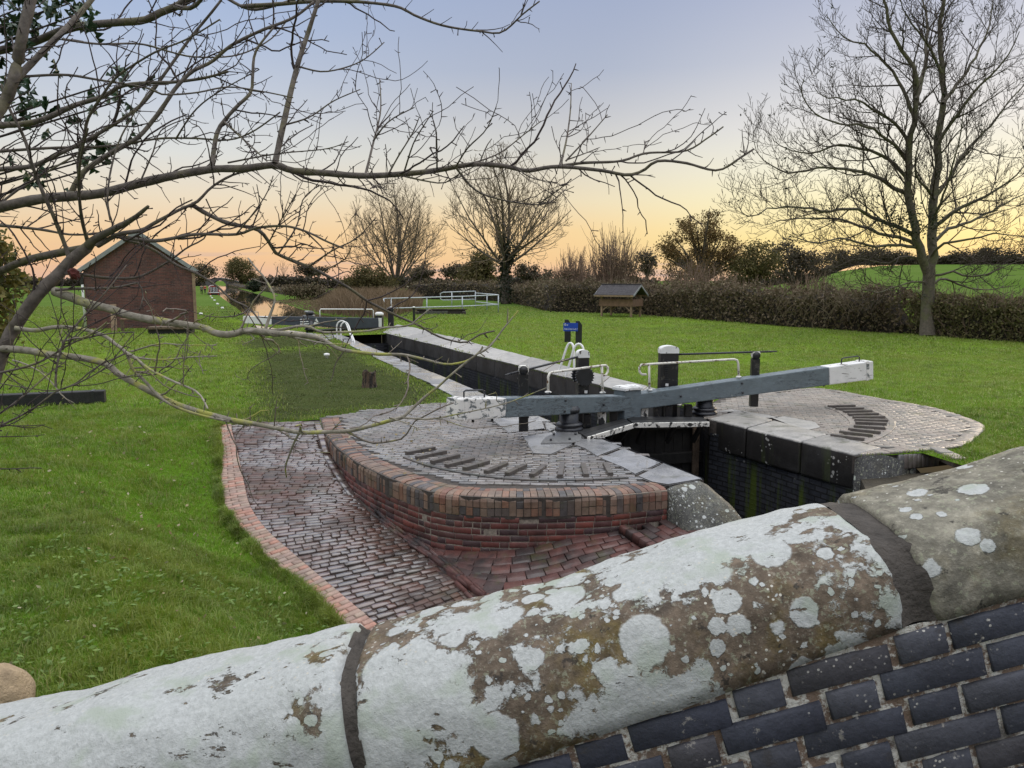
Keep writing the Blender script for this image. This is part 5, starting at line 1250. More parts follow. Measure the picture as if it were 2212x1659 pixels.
def shelter():
    p = P(1341, 684); r_ = empty('roofed_planter', 'timber planter box on legs under a dark shingled pitched roof before the hedge', 'shelter', tuple(p), R(-35))
    Lh, D_ = 1.45, 1.0
    for sx in (-1, 1):
        for sy in (-1, 1):
            m = MB(); m.box((sx * (Lh - .32), sy * (D_ - .3), .74), (.13, .13, 1.48), None, .01); m.build('leg', MAT['shelter_wood'], r_, False)
            m = MB(); m.beam((sx * (Lh - .4), sy * (D_ - .3), .45), (sx * (Lh - .85), sy * (D_ - .3), .78), .07, .07, ch=.005); m.build('brace', MAT['shelter_wood'], r_, False)
    for sy in (-1, 1):
        m = MB(); m.box((0, sy * (D_ - .22), .98), (2 * Lh - .3, .05, .48), None, .008); m.build('side_board', MAT['shelter_board'], r_, False)
    for sx in (-1, 1): m = MB(); m.box((sx * (Lh - .18), 0, .98), (.05, 2 * D_ - .5, .48), None, .008); m.build('end_board', MAT['shelter_board'], r_, False)
    m = MB(); m.box((0, 0, 1.06), (2 * Lh - .42, 2 * D_ - .52, .1), None, 0); m.build('soil', MAT['soil'], r_, False)
    zr, ze = 2.22, 1.52
    for sy in (-1, 1):
        m = MB(); rows = 9
        for k in range(rows):
            t0, t1 = k / rows, (k + 1.12) / rows; y0, y1 = sy * (D_ + .12) * t0, sy * (D_ + .12) * t1; z0, z1 = zr - (zr - ze) * t0, zr - (zr - ze) * t1
            for i in range(14):
                x0 = -Lh - .08 + (2 * Lh + .16) * i / 14; x1 = x0 + (2 * Lh + .16) / 14 - .008; dz = .012 + random.uniform(0, .008)
                m.add([(x0, y0, z0 + dz), (x1, y0, z0 + dz), (x1, y1, z1 + dz + .016), (x0, y1, z1 + dz + .016), (x0, y1, z1 - .004), (x1, y1, z1 - .004)], [[0, 1, 2, 3], [3, 2, 5, 4]])
        m.add([(-Lh, 0, zr - .02), (Lh, 0, zr - .02), (Lh, sy * D_, ze - .0), (-Lh, sy * D_, ze - .0)], [[0, 1, 2, 3]])
        rf = m.build('roof_slope', MAT['shingle'], r_, False)
        m = MB(); m.box((0, sy * (D_ + .12), ze - .07), (2 * Lh + .1, .04, .11), None, .006); m.build('eave_board', MAT['shelter_wood'], r_, False)
        for sx in (-1, 1): m = MB(); m.beam((sx * (Lh + .06), 0, zr - .05), (sx * (Lh + .06), sy * (D_ + .14), ze - .06), .05, .12, ch=.006); m.build('gable_board', MAT['barge'], r_, False)
    m = MB(); m.beam((-Lh - .1, 0, zr + .03), (Lh + .1, 0, zr + .03), .14, .05, ch=.015); m.build('ridge', MAT['shingle'], r_, False)
shelter()
def railing():
    r_ = empty('metal_railing', 'galvanised two rail metal railing around the bywash in the grass', 'railing', tuple(P(998, 679)))
    gY = lambda u, v: P(u, v).y
    fb = [(829, 682), (845, 681.5), (922, 679.5), (998.6, 678), (1076.5, 675.5)]
    def at(u, v, base): return A(u, v, base)
    Yb = lambda u: np.interp(u, [829, 922, 998.6, 1076.5], [gY(829, 682), gY(922, 679.5), gY(998.6, 678), gY(1076.5, 675.5)])
    top = lambda u: np.interp(u, [829, 1027, 1078], [645, 639.6, 637]); bot = lambda u: np.interp(u, [829, 998.6, 1076.5], [666.5, 661.6, 658])
    m = MB(); m.tube([A(u, top(u), Yb(u)) for u in (829, 900, 1000, 1077)], .042, 8); rel(m.build('top_rail', MAT['galv']), r_)
    m = MB(); m.tube([A(u, bot(u), Yb(u)) for u in (829, 900, 1000, 1077)], .042, 8); rel(m.build('lower_rail', MAT['galv']), r_)
    for u, vb in ((829, 667), (845, 681.5), (922, 679.5), (998.6, 678), (1076.5, 675.5)):
        m = MB(); m.tube([A(u, top(u), Yb(u)), A(u, vb, Yb(u))], .045, 8); rel(m.build('post', MAT['galv']), r_)
    Bk = gY(1027, 666); Yc = lambda u: np.interp(u, [1028, 1077], [Bk, gY(1076.5, 675.5)])
    m = MB(); m.tube([A(1028, 633, Bk), A(1077, 637, Yc(1077))], .042, 8); m.tube([A(1028, 652, Bk), A(1077, 658, Yc(1077))], .042, 8); rel(m.build('side_rails', MAT['galv']), r_)
    m = MB(); m.tube([A(1052, 635, Yc(1052)), A(1052, 671, Yc(1052))], .045, 8); rel(m.build('post', MAT['galv']), r_)
    m = MB(); m.tube([A(1027, 629, Bk), A(957, 631.5, Bk), A(951.5, 634, Bk), A(951.5, 646, Bk), A(957, 648.5, Bk), A(1027, 646.5, Bk)], .042, 8); rel(m.build('back_rails', MAT['galv']), r_)
    for u, vb in ((1027, 666), (976, 667)): m = MB(); m.tube([A(u, 630, Bk), A(u, vb, Bk)], .048, 8); rel(m.build('post', MAT['galv']), r_)
railing()
def bywash():
    p = P(952, 679); r_ = empty('bywash_culvert', 'low dark brick bywash culvert mouth in the grass under the railing', 'culvert', tuple(p))
    m = MB(); m.box((0, .55, .16), (3.6, .3, .34), None, .03); m.build('head_wall', MAT['mortar_dark'], r_, False)
    m = MB(); m.box((-.25, .37, .11), (1.5, .1, .26), None, .02); m.build('brick_sill', MAT['pave_brick'], r_, False)
    for sx in (-1, 1): m = MB(); m.box((sx * 1.75, .1, .1), (.25, .7, .24), None, .03); m.build('side_wall', MAT['mortar_dark'], r_, False)
    m = MB(); m.box((0, .55, .35), (3.9, .5, .06), None, .02); m.build('coping', MAT['soil'], r_, False)
bywash()
def stump():
    p = P(798, 836); bm = bmesh.new(); K, J = 28, 12; g = []
    rr = random.Random(3); lobes = [rr.uniform(-.02, .02) for _ in range(K)]
    for j in range(J + 1):
        row = []
        for k in range(K):
            an = 2 * math.pi * k / K; r0 = .155 + lobes[k] + (.03 * (1 - j / J) ** 3); zt = .37 + .035 * math.sin(an * 3 + 1) - (.05 if 3 < k < 9 else 0)
            z_ = zt * j / J; row.append(bm.verts.new((r0 * math.cos(an) + rr.uniform(-.006, .006), r0 * math.sin(an) + rr.uniform(-.006, .006), z_)))
        g.append(row)
    for j in range(J):
        for k in range(K): bm.faces.new((g[j][k], g[j][(k + 1) % K], g[j + 1][(k + 1) % K], g[j + 1][k]))
    last = g[-1]
    for q, dz in ((.75, -.02), (.45, -.035), (.1, -.05)):
        nw = [bm.verts.new((v.co.x * q / 1.0, v.co.y * q, .37 + dz + rr.uniform(-.02, .015))) for v in g[-1]]
        for k in range(K): bm.faces.new((last[k], last[(k + 1) % K], nw[(k + 1) % K], nw[k]))
        last = nw
    bm.faces.new(last)
    m = MB(); m.bm(bm, Matrix.Translation(p), smooth=False); bm.free(); o = m.build('tree_stump', MAT['stump'])
    tag(o, 'weathered wooden mooring stump alone in the worn grass', 'stump')
MAT['stump'] = flaking('stump_wood', (0.11, 0.075, 0.05), (0.022, 0.018, 0.015), .5, 7, .9, (2.2, 2.2, .35))
stump()
def bollard():
    p = P(706, 774); m = MB(); m.lathe([(.05, -.05), (.045, .07), (.085, .085), (.1, .12), (.085, .155), (.03, .17)], tuple(p), 18)
    tag(m.build('mooring_bollard', MAT['white_paint']), 'tiny white mushroom bollard in the worn grass', 'bollard')
bollard()
def black_timber():
    r_ = empty('timber_beam', 'long black timber baulk lying on the left lawn', 'timber', (-10.2, 15.1, 0))
    a, b = Vector((-12.6, 14.2, .14)), Vector((-8.4, 15.72, .135)); m = MB(); m.beam(a, b, .26, .25, ch=.02); rel(m.build('baulk', MAT['dark_wood']), r_)
    d = (b - a).normalized(); c = b - d * .22; m = MB(); m.beam(c - d * .03, c + d * .03, .275, .265, ch=.004); rel(m.build('iron_strap', MAT['black_iron']), r_)
black_timber()
def boulder():
    p = P(-4, 1560, 0); z0 = float(GZ(p.x, p.y)); bm = bmesh.new(); bmesh.ops.create_icosphere(bm, subdivisions=4, radius=.19)
    from mathutils import noise as mn
    for v in bm.verts: q = v.co.copy(); v.co *= 1 + .16 * mn.noise(q * 5) + .07 * mn.noise(q * 14); v.co.z *= 1.05
    m = MB(); m.bm(bm, Matrix.Translation((p.x, p.y, z0 + .13)), True); bm.free(); tag(m.build('boulder', MAT['tan_stone']), 'rough tan boulder at the grass edge behind the parapet', 'boulder')
boulder()

# ------------------------------------------------------------------ hut and what stands by it
def hut():
    a = P(189, 711); b = a + Vector((.924, .383, 0)) * 5.2; c = (a + b) / 2; rz = math.atan2(b.y - a.y, b.x - a.x); Wd = (b - a).length; hw = Wd / 2
    r_ = empty('brick_hut', 'small red brick hut with steep gable and grey bargeboards on the left lawn', 'hut', tuple(c), rz)
    ze = 3.05; za = 4.95; Lg = 9.0
    m = MB(); q = [(-hw, 0), (hw, 0), (hw, ze), (0, za), (-hw, ze)]
    vs_ = [(x, 0, z_) for x, z_ in q] + [(x, Lg, z_) for x, z_ in q]
    m.add(vs_, [list(range(5)), list(range(5, 10))[::-1]] + [[i, 5 + i, 5 + (i + 1) % 5, (i + 1) % 5] for i in range(5)]); m.build('wall', MAT['hut_brick'], r_, False)
    sl_ = (za - ze) / hw
    for s in (-1, 1):
        m = MB(); e = hw + .22; pts = [(0, za + .1), (s * e, ze - .22 * sl_ + .1), (s * e, ze - .22 * sl_ + .18), (0, za + .2)]
        vs_ = [(x, -.14, z_) for x, z_ in pts] + [(x, Lg + .2, z_) for x, z_ in pts]; n = 4
        m.add(vs_, [list(range(n)), list(range(n, 2 * n))[::-1]] + [[i, n + i, n + (i + 1) % n, (i + 1) % n] for i in range(n)]); m.build('roof', MAT['slate'], r_, False)
        m = MB(); m.beam((0, -.17, za + .06), (s * (e + .02), -.17, ze - .22 * sl_ + .06), .05, .2, ch=.01); m.build('bargeboard', MAT['barge'], r_, False)
    m = MB(); m.tube([(-hw - .08, -.06, 2.9), (-hw - .08, -.06, .1)], .06, 10); m.build('downpipe', MAT['white_paint'], r_, False)
    m = MB(); m.box((-hw - .1, -.05, 2.55), (.16, .16, .5), None, .02); m.build('hopper', MAT['black_iron'], r_, False)
    m = MB(); m.box((hw + .02, -.02, 1.45), (.16, .06, 2.9), None, .01); m.build('corner_board', MAT['shelter_wood'], r_, False)
    return r_
hut()
def hut_bits():
    p = P(411, 701); p.y -= .35; r_ = empty('sign_post', 'slim blue post sign in front of the brick hut corner', 'sign', tuple(p), .35)
    m = MB(); m.box((0, 0, .95), (.12, .1, 1.9), None, .01); m.build('post', MAT['post_dark'], r_, False)
    m = MB(); m.box((.02, -.03, 1.42), (.22, .1, 1.2), None, .01); m.build('panel', MAT['blue'], r_, False)
    q = P(247, 717); m = MB(); m.beam(q, q + Vector((-.12, .3, 1.35)), .26, .05, ch=.01); tag(m.build('plank', MAT['shelter_wood']), 'bare wooden plank leaning against the hut gable', 'plank')
    q = P(312, 715.5); r_ = empty('bench', 'low dark red bench against the hut gable wall', 'bench', (q.x, q.y, 0), math.atan2(4, 4) * .9)
    m = MB(); m.box((0, .2, .62), (2.0, .36, .06), None, .01); m.build('seat', MAT['shelter_board'], r_, False)
    for s in (-.94, .94): m = MB(); m.box((s, .2, .3), (.09, .32, .6), None, .01); m.build('leg', MAT['old_wood'], r_, False)
    q = P(366, 722); r_ = empty('stone_slab_cover', 'low flat stone slab on a dark base beside the hut', 'slab', (q.x, q.y, 0), .12)
    m = MB(); m.prism([(-1.05, .0), (-.9, -.12), (.9, -.14), (1.05, .02), (1.0, .9), (-1.0, .95)], .24, .34); m.build('slab', MAT['old_wood'], r_, False)
    m = MB(); m.prism([(-.98, .1), (-.8, -.02), (.85, -.04), (.98, .1), (.92, .85), (-.92, .85)], -.02, .24); m.build('base', MAT['dark_wood'], r_, False)
hut_bits()

# ------------------------------------------------------------------ far up the canal
def narrowboat():
    p = cw(463.5, 642); d = Vector((-.375, .927, 0)).normalized(); rz = math.atan2(d.y, d.x) - R(90)
    r_ = empty('narrowboat', 'red narrowboat moored along the far grassy bank, stern towards us', 'narrowboat', (p.x, p.y, WRt), rz)
    W_ = 1.0; L_ = 16
    st = [(0, .15), (.3, .75), (1.0, 1.0), (13.5, 1.0), (15, .6), (16, .08)]
    m = MB(); vs_ = []; n = 40; ys = np.linspace(0, 16, n)
    for y in ys:
        w_ = np.interp(y, [s[0] for s in st], [s[1] for s in st]); hz = .62 + .25 * (max(0, y - 12.5) / 3.5) ** 2
        vs_ += [(-w_ * .85, y, -.4), (-w_, y, hz), (w_, y, hz), (w_ * .85, y, -.4)]
    fs = [[4 * i + j, 4 * i + (j + 1) % 4, 4 * i + 4 + (j + 1) % 4, 4 * i + 4 + j] for i in range(n - 1) for j in range(4)] + [[0, 1, 2, 3], [4 * n - 1, 4 * n - 2, 4 * n - 3, 4 * n - 4]]
    m.add(vs_, [f[::-1] for f in fs]); hl = m.build('hull', MAT['boat_dark'], r_, False)
    m = MB(); m.box((0, .28, .5), (1.4, .06, .4), None, .02); m.build('stern_band', MAT['red_boat'], hl, False)
    m = MB(); m.box((0, .2, .78), (1.6, .12, .12), None, .03); m.build('stern_rail', MAT['white_paint'], hl, False)
    m = MB(); prof = [(-.86, .6), (-.76, 1.75), (-.6, 1.9), (-.3, 1.98), (0, 2.0), (.3, 1.98), (.6, 1.9), (.76, 1.75), (.86, .6)]; k = len(prof)
    vs_ = [(x, 1.4, z_) for x, z_ in prof] + [(x, 13, z_) for x, z_ in prof]
    m.add(vs_, [list(range(k))[::-1], list(range(k, 2 * k))] + [[i, i + 1, k + i + 1, k + i] for i in range(k - 1)]); cb = m.build('cabin', MAT['red_boat'], r_, False)
    m = MB(); m.box((0, 1.37, 1.25), (1.2, .04, .95), None, 0); m.build('rear_door', MAT['glass'], cb, False)
    for x in (-.6, -.36, -.12, .12, .36, .6): m = MB(); m.box((x, 1.33, 1.28), (.07, .05, 1.0), None, 0); m.build('door_bar', MAT['white_paint'], cb, False)
    m = MB(); m.tube([(x * 1.03, 1.36, z_ + .02) for x, z_ in prof], .05, 6); m.build('cabin_trim', MAT['white_paint'], cb, False)
    for s in (-1, 1):
        for y in (3, 5, 7, 9, 11): m = MB(); m.box((s * .82, y, 1.3), (.03, .9, .45), Matrix.Identity(4), 0); m.build('window', MAT['glass'], cb, False)
    m = MB(); m.tube([(-.05, 1.0, .6), (-.05, .6, 1.3), (-.05, .9, 1.45)], .03, 6); m.build('tiller', MAT['steel'], r_, False)
narrowboat()
def far_bridge():
    p = cw(474, 618.6); r_ = empty('stone_bridge', 'distant grey humpback canal bridge with one arch', 'bridge', (p.x, p.y, 0), .15)
    outer = [(-9.5, -.5), (-9.5, 1.7), (-6, 2.6), (-2.5, 3.45), (0, 3.65), (2.5, 3.45), (6, 2.6), (9.5, 1.7), (9.5, -.5)]
    arch = [(3.1, -.5)] + [(3.1 * math.cos(t), .2 + 2.3 * math.sin(t)) for t in np.linspace(0, math.pi, 17)] + [(-3.1, -.5)]
    ring = outer + arch; n = len(ring); tri = delaunay_2d_cdt([Vector(q) for q in ring], [], [list(range(n))], 1, 1e-5)
    V = [(v.x, z_) for v in tri[0] for z_ in (0,)]; nv = len(tri[0]); m = MB()
    vs_ = [(v.x, 0, v.y) for v in tri[0]] + [(v.x, 4.2, v.y) for v in tri[0]]
    m.add(vs_, [list(f) for f in tri[2]] + [[nv + i for i in f][::-1] for f in tri[2]])
    m.add([(x, 0, z_) for x, z_ in ring] + [(x, 4.2, z_) for x, z_ in ring], [[i, (i + 1) % n, n + (i + 1) % n, n + i] for i in range(n)]); m.build('arch_wall', MAT['far_stone'], r_, False)
    for y in (-.1, 4.2):
        m = MB(); m.tube([(x, y + .05, z_ + .1) for x, z_ in outer[1:-1]], .16, 6); m.build('coping', MAT['barge'], r_, False)
far_bridge()
def far_markers():
    z7 = lambda x, y: P(432 + x * .1016, 553 + y * .1016)
    for i, q in enumerate(((477, 1120), (375, 1032), (310, 953), (258, 902), (228, 862), (205, 818), (20, 1250))):
        p = z7(*q); m = MB(); m.lathe([(.14, -.05), (.14, .1), (.1, .15), (.03, .16)], tuple(p), 10)
        tag(m.build('mooring_ring_block', MAT['white_paint']), 'small white block set in the far towpath grass', 'marker', 'white blocks along the far towpath')
far_markers()
def person(u, v, lab, jacket, legs, walk, h=1.68):
    p = P(u, v); root = empty('person', lab, 'person', tuple(p), .25)
    hd = lambda z_: z_ * h
    J = {'pel': (0, 0, .53), 'sp': (0, 0, .68), 'ch': (0, -.005, .80), 'nk': (0, 0, .875), 'hd': (0, .0, .935), 'tp': (0, 0, .985),
         'lh': (-.055, 0, .50), 'lk': (-.06, -.05 * walk, .28), 'la': (-.06, .05 * walk, .045), 'lt': (-.065, -.06 * walk - .03, .015),
         'rh': (.055, 0, .50), 'rk': (.06, .06 * walk, .28), 'ra': (.06, .13 * walk, .06), 'rt': (.065, .06 * walk, .02),
         'ls': (-.115, 0, .815), 'le': (-.14, .03, .64), 'lw': (-.135, -.04, .50), 'lf': (-.13, -.05, .45),
         'rs': (.115, 0, .815), 're': (.14, .03, .64), 'rw': (.135, -.05, .51), 'rf': (.13, -.06, .46)}
    rad = {'pel': .075, 'sp': .07, 'ch': .082, 'nk': .032, 'hd': .05, 'tp': .035, 'lh': .055, 'rh': .055, 'lk': .036, 'rk': .036, 'la': .024, 'ra': .024, 'lt': .02, 'rt': .02, 'ls': .04, 'rs': .04, 'le': .028, 're': .028, 'lw': .02, 'rw': .02, 'lf': .018, 'rf': .018}
    E = [('pel', 'sp'), ('sp', 'ch'), ('ch', 'nk'), ('nk', 'hd'), ('hd', 'tp'), ('pel', 'lh'), ('lh', 'lk'), ('lk', 'la'), ('la', 'lt'), ('pel', 'rh'), ('rh', 'rk'), ('rk', 'ra'), ('ra', 'rt'), ('ch', 'ls'), ('ls', 'le'), ('le', 'lw'), ('lw', 'lf'), ('ch', 'rs'), ('rs', 're'), ('re', 'rw'), ('rw', 'rf')]
    def skin(name, keys, grow, mat):
        ks = list(keys); me = bpy.data.meshes.new(name); me.from_pydata([Vector(J[k]) * h for k in ks], [(ks.index(a), ks.index(b)) for a, b in E if a in ks and b in ks], []); me.materials.append(mat)
        o = bpy.data.objects.new(name, me); link(o, root); md = o.modifiers.new('skin', 'SKIN')
        for i, k in enumerate(ks): r0 = rad[k] * h * grow; me.skin_vertices[0].data[i].radius = (r0, r0)
        me.skin_vertices[0].data[0].use_root = True; o.modifiers.new('sub', 'SUBSURF').render_levels = 1; return o
    skin('body', J.keys(), 1.0, MAT['skin'])
    skin('trousers', ['pel', 'lh', 'lk', 'la', 'rh', 'rk', 'ra'], 1.1, legs)
    skin('jacket', ['pel', 'sp', 'ch', 'ls', 'le', 'lw', 'rs', 're', 'rw'], 1.14, jacket)
    m = MB(); m.lathe([(.03, -.05), (.058, -.01), (.06, .025), (.04, .055), (.01, .065)], (0, .012, .94), 12); o = m.build('hair', MAT['hair'], root, False); o.scale = (h, h, h)
person(436, 636.5, 'person in dark clothes walking on the far towpath', MAT['grey_cloth'], MAT['dark_cloth'], 1, 1.72)
person(443.2, 634.5, 'person in a red coat walking on the far towpath', MAT['red_cloth'], MAT['dark_cloth'], -1, 1.68)
def sheep_proto():
    bm = bmesh.new()
    def blob(c, r3, sub=2):
        r_ = bmesh.ops.create_icosphere(bm, subdivisions=sub, radius=1.0)
        for v in r_['verts']: v.co = Vector((v.co.x * r3[0] + c[0], v.co.y * r3[1] + c[1], v.co.z * r3[2] + c[2]))
    me = bpy.data.meshes.new('sheep')
    pts = [(0, 0, .62), (.32, 0, .64), (-.38, 0, .6), (.5, 0, .72), (.66, 0, .62), (.78, 0, .5), (.3, .13, .35), (.3, .13, .05), (.3, -.13, .35), (.3, -.13, .05), (-.36, .13, .35), (-.4, .13, .05), (-.36, -.13, .35), (-.4, -.13, .05), (-.5, 0, .5)]
    ed = [(0, 1), (0, 2), (1, 3), (3, 4), (4, 5), (1, 6), (6, 7), (1, 8), (8, 9), (2, 10), (10, 11), (2, 12), (12, 13), (2, 14)]
    rd_ = [.3, .27, .27, .16, .12, .07, .08, .045, .08, .045, .09, .045, .09, .045, .05]
    me.from_pydata(pts, ed, []); me.materials.append(MAT['wool']); o = bpy.data.objects.new('sheep', me); link(o); o.modifiers.new('skin', 'SKIN')
    for i, q in enumerate(rd_): me.skin_vertices[0].data[i].radius = (q, q)
    me.skin_vertices[0].data[0].use_root = True; o.modifiers.new('sub', 'SUBSURF').render_levels = 1; bm.free(); return o
sp0 = sheep_proto()
z2b = lambda x, y: (691 + x * .2734, 302 + y * .2734)
for i, (x, y) in enumerate(((715, 1112), (805, 1110), (858, 1110), (918, 1108), (930, 1120), (995, 1110), (1100, 1102), (1148, 1112), (1565, 1112), (1600, 1100), (1632, 1088), (1660, 1086), (1692, 1085), (1730, 1096), (1770, 1084), (1785, 1100), (1718, 1122), (700, 1125))):
    o = sp0 if i == 0 else sp0.copy()
    if i: col.objects.link(o)
    u, v = z2b(x, y + 6); p = P(u, v); s = min(1.0, 170 / p.y); p = A(u, v, min(p.y, 190)); p.z = float(GZ(p.x, p.y)); o.location = p; o.rotation_euler = (0, 0, random.uniform(0, 6.28)); o.scale = (1.25,) * 3
    tag(o, 'white sheep grazing in the far green field', 'sheep', 'sheep in the far field')
# ------------------------------------------------------------------ vegetation helpers
def tubes_np(branches):
    """branches: list of (pts (n,3), radii (n,), sides) -> verts, quads"""
    VV, QQ, base = [], [], 0
    by = {}
    for p, r_, k in branches: by.setdefault((len(p), k), []).append((p, r_))
    for (n, k), lst in by.items():
        Pn = np.array([b[0] for b in lst]); Rn = np.array([b[1] for b in lst]); m = len(lst)
        T = np.gradient(Pn, axis=1); T /= np.linalg.norm(T, axis=2, keepdims=True) + 1e-9
        a = np.where(np.abs(T[..., 2:3]) < .9, np.array([0, 0, 1.0]), np.array([1.0, 0, 0]))
        a = np.broadcast_to(a[:, :1], T.shape)
        n1 = np.cross(T, a); n1 /= np.linalg.norm(n1, axis=2, keepdims=True) + 1e-9; n2 = np.cross(T, n1)
        an = np.arange(k) * 2 * np.pi / k
        V = Pn[:, :, None] + (n1[:, :, None] * np.cos(an)[:, None] + n2[:, :, None] * np.sin(an)[:, None]) * Rn[:, :, None, None]
        VV.append(V.reshape(-1, 3))
        i = np.arange(n - 1)[:, None]; j = np.arange(k)[None, :]
        q = np.stack([i * k + j, i * k + (j + 1) % k, (i + 1) * k + (j + 1) % k, (i + 1) * k + j], -1).reshape(-1, 4)
        QQ.append((base + (np.arange(m) * n * k)[:, None, None] + q[None]).reshape(-1, 4)); base += m * n * k
    return np.concatenate(VV), np.concatenate(QQ)
def tube_obj(name, br, mat, parent=None):
    V, Q = tubes_np(br); o = npmesh(name, V, Q, mat, smooth=True)
    if parent is not None: rel(o, parent)
    return o
def unit(v): return v / (np.linalg.norm(v) + 1e-9)
def grow_from(rg, pts, rad, lvl, spec, out, lim):
    """spawn children along a polyline. spec[lvl]: n per metre, angle, len ratio/abs, curl up, wiggle"""
    if lvl >= len(spec): return
    sp = spec[lvl]; seg = np.linalg.norm(np.diff(pts, axis=0), axis=1); L = seg.sum(); cs = np.concatenate([[0], np.cumsum(seg)])
    n = max(1, int(sp['n'] * L + rg.random())); az = rg.random() * 6.28
    for i in range(n):
        t = sp['t0'] + (1.0 - sp['t0']) * (i + rg.random()) / n; s = t * L
        p = np.array([np.interp(s, cs, pts[:, k]) for k in range(3)]); r0 = np.interp(s, cs, rad)
        k = min(len(pts) - 2, int(np.searchsorted(cs, s)) - 1 if s > 0 else 0); k = max(0, k); d = unit(pts[k + 1] - pts[k])
        az += 2.4 + rg.normal(0, .4); a = np.array([0, 0, 1.0]) if abs(d[2]) < .9 else np.array([1.0, 0, 0])
        e1 = unit(np.cross(d, a)); e2 = np.cross(d, e1); sd_ = e1 * math.cos(az) + e2 * math.sin(az)
        ang = sp['ang'] * (1 + rg.normal(0, .2)); dd = unit(d * math.cos(ang) + sd_ * math.sin(ang))
        Lc = sp['len'] * (1 - sp.get('tap', .6) * t) * rg.uniform(.65, 1.25); rc = min(r0 * sp.get('rr', .6), sp.get('rmax', 9)); rc = max(rc, sp.get('rmin', .002))
        m = sp.get('seg', 5); q = [p]; cur = dd
        for _ in range(m):
            cur = unit(cur + rg.normal(0, sp['wig'], 3) + np.array([0, 0, sp['up']])); q.append(q[-1] + cur * Lc / m)
        q = np.array(q)
        if lim is not None and not lim(q[-1]):
            q = p + (q - p) * .55
            if not lim(q[-1]): continue
        rr = np.linspace(rc, max(rc * sp.get('end', .35), .0015), m + 1); out.append((q, rr, sp.get('k', 4), lvl))
        grow_from(rg, q, rr, lvl + 1, spec, out, lim)
def split_tree(root, out, nlow, mats):
    lo = [(p, r_, k) for p, r_, k, l in out if l < nlow]; hi = [(p, r_, k) for p, r_, k, l in out if l >= nlow]
    tube_obj('trunk', lo, mats[0], root)
    if hi: tube_obj('crown', hi, mats[1], root)
def leaves_np(C, size, rg, flat=0.0, aspect=.6, shape4=True):
    """random leaf quads (diamond) at centres C"""
    n = len(C); u = rg.normal(size=(n, 3)); u[:, 2] *= (1 - flat); u /= np.linalg.norm(u, axis=1, keepdims=True)
    w_ = rg.normal(size=(n, 3)); v = np.cross(u, w_); v /= np.linalg.norm(v, axis=1, keepdims=True)
    s = (size * rg.uniform(.6, 1.4, n))[:, None]
    V = np.stack([C - u * s, C + v * s * aspect, C + u * s, C - v * s * aspect], 1).reshape(-1, 3)
    return V, np.arange(n * 4).reshape(n, 4)
def curve3(pts, n):
    p, _, _ = catmull(pts, 1.0); L = len(p)
    pos_, _, tot = catmull(pts, max(.01, catmull(pts, 1e9)[2] / (n - 1) + 1e-6)); return pos_

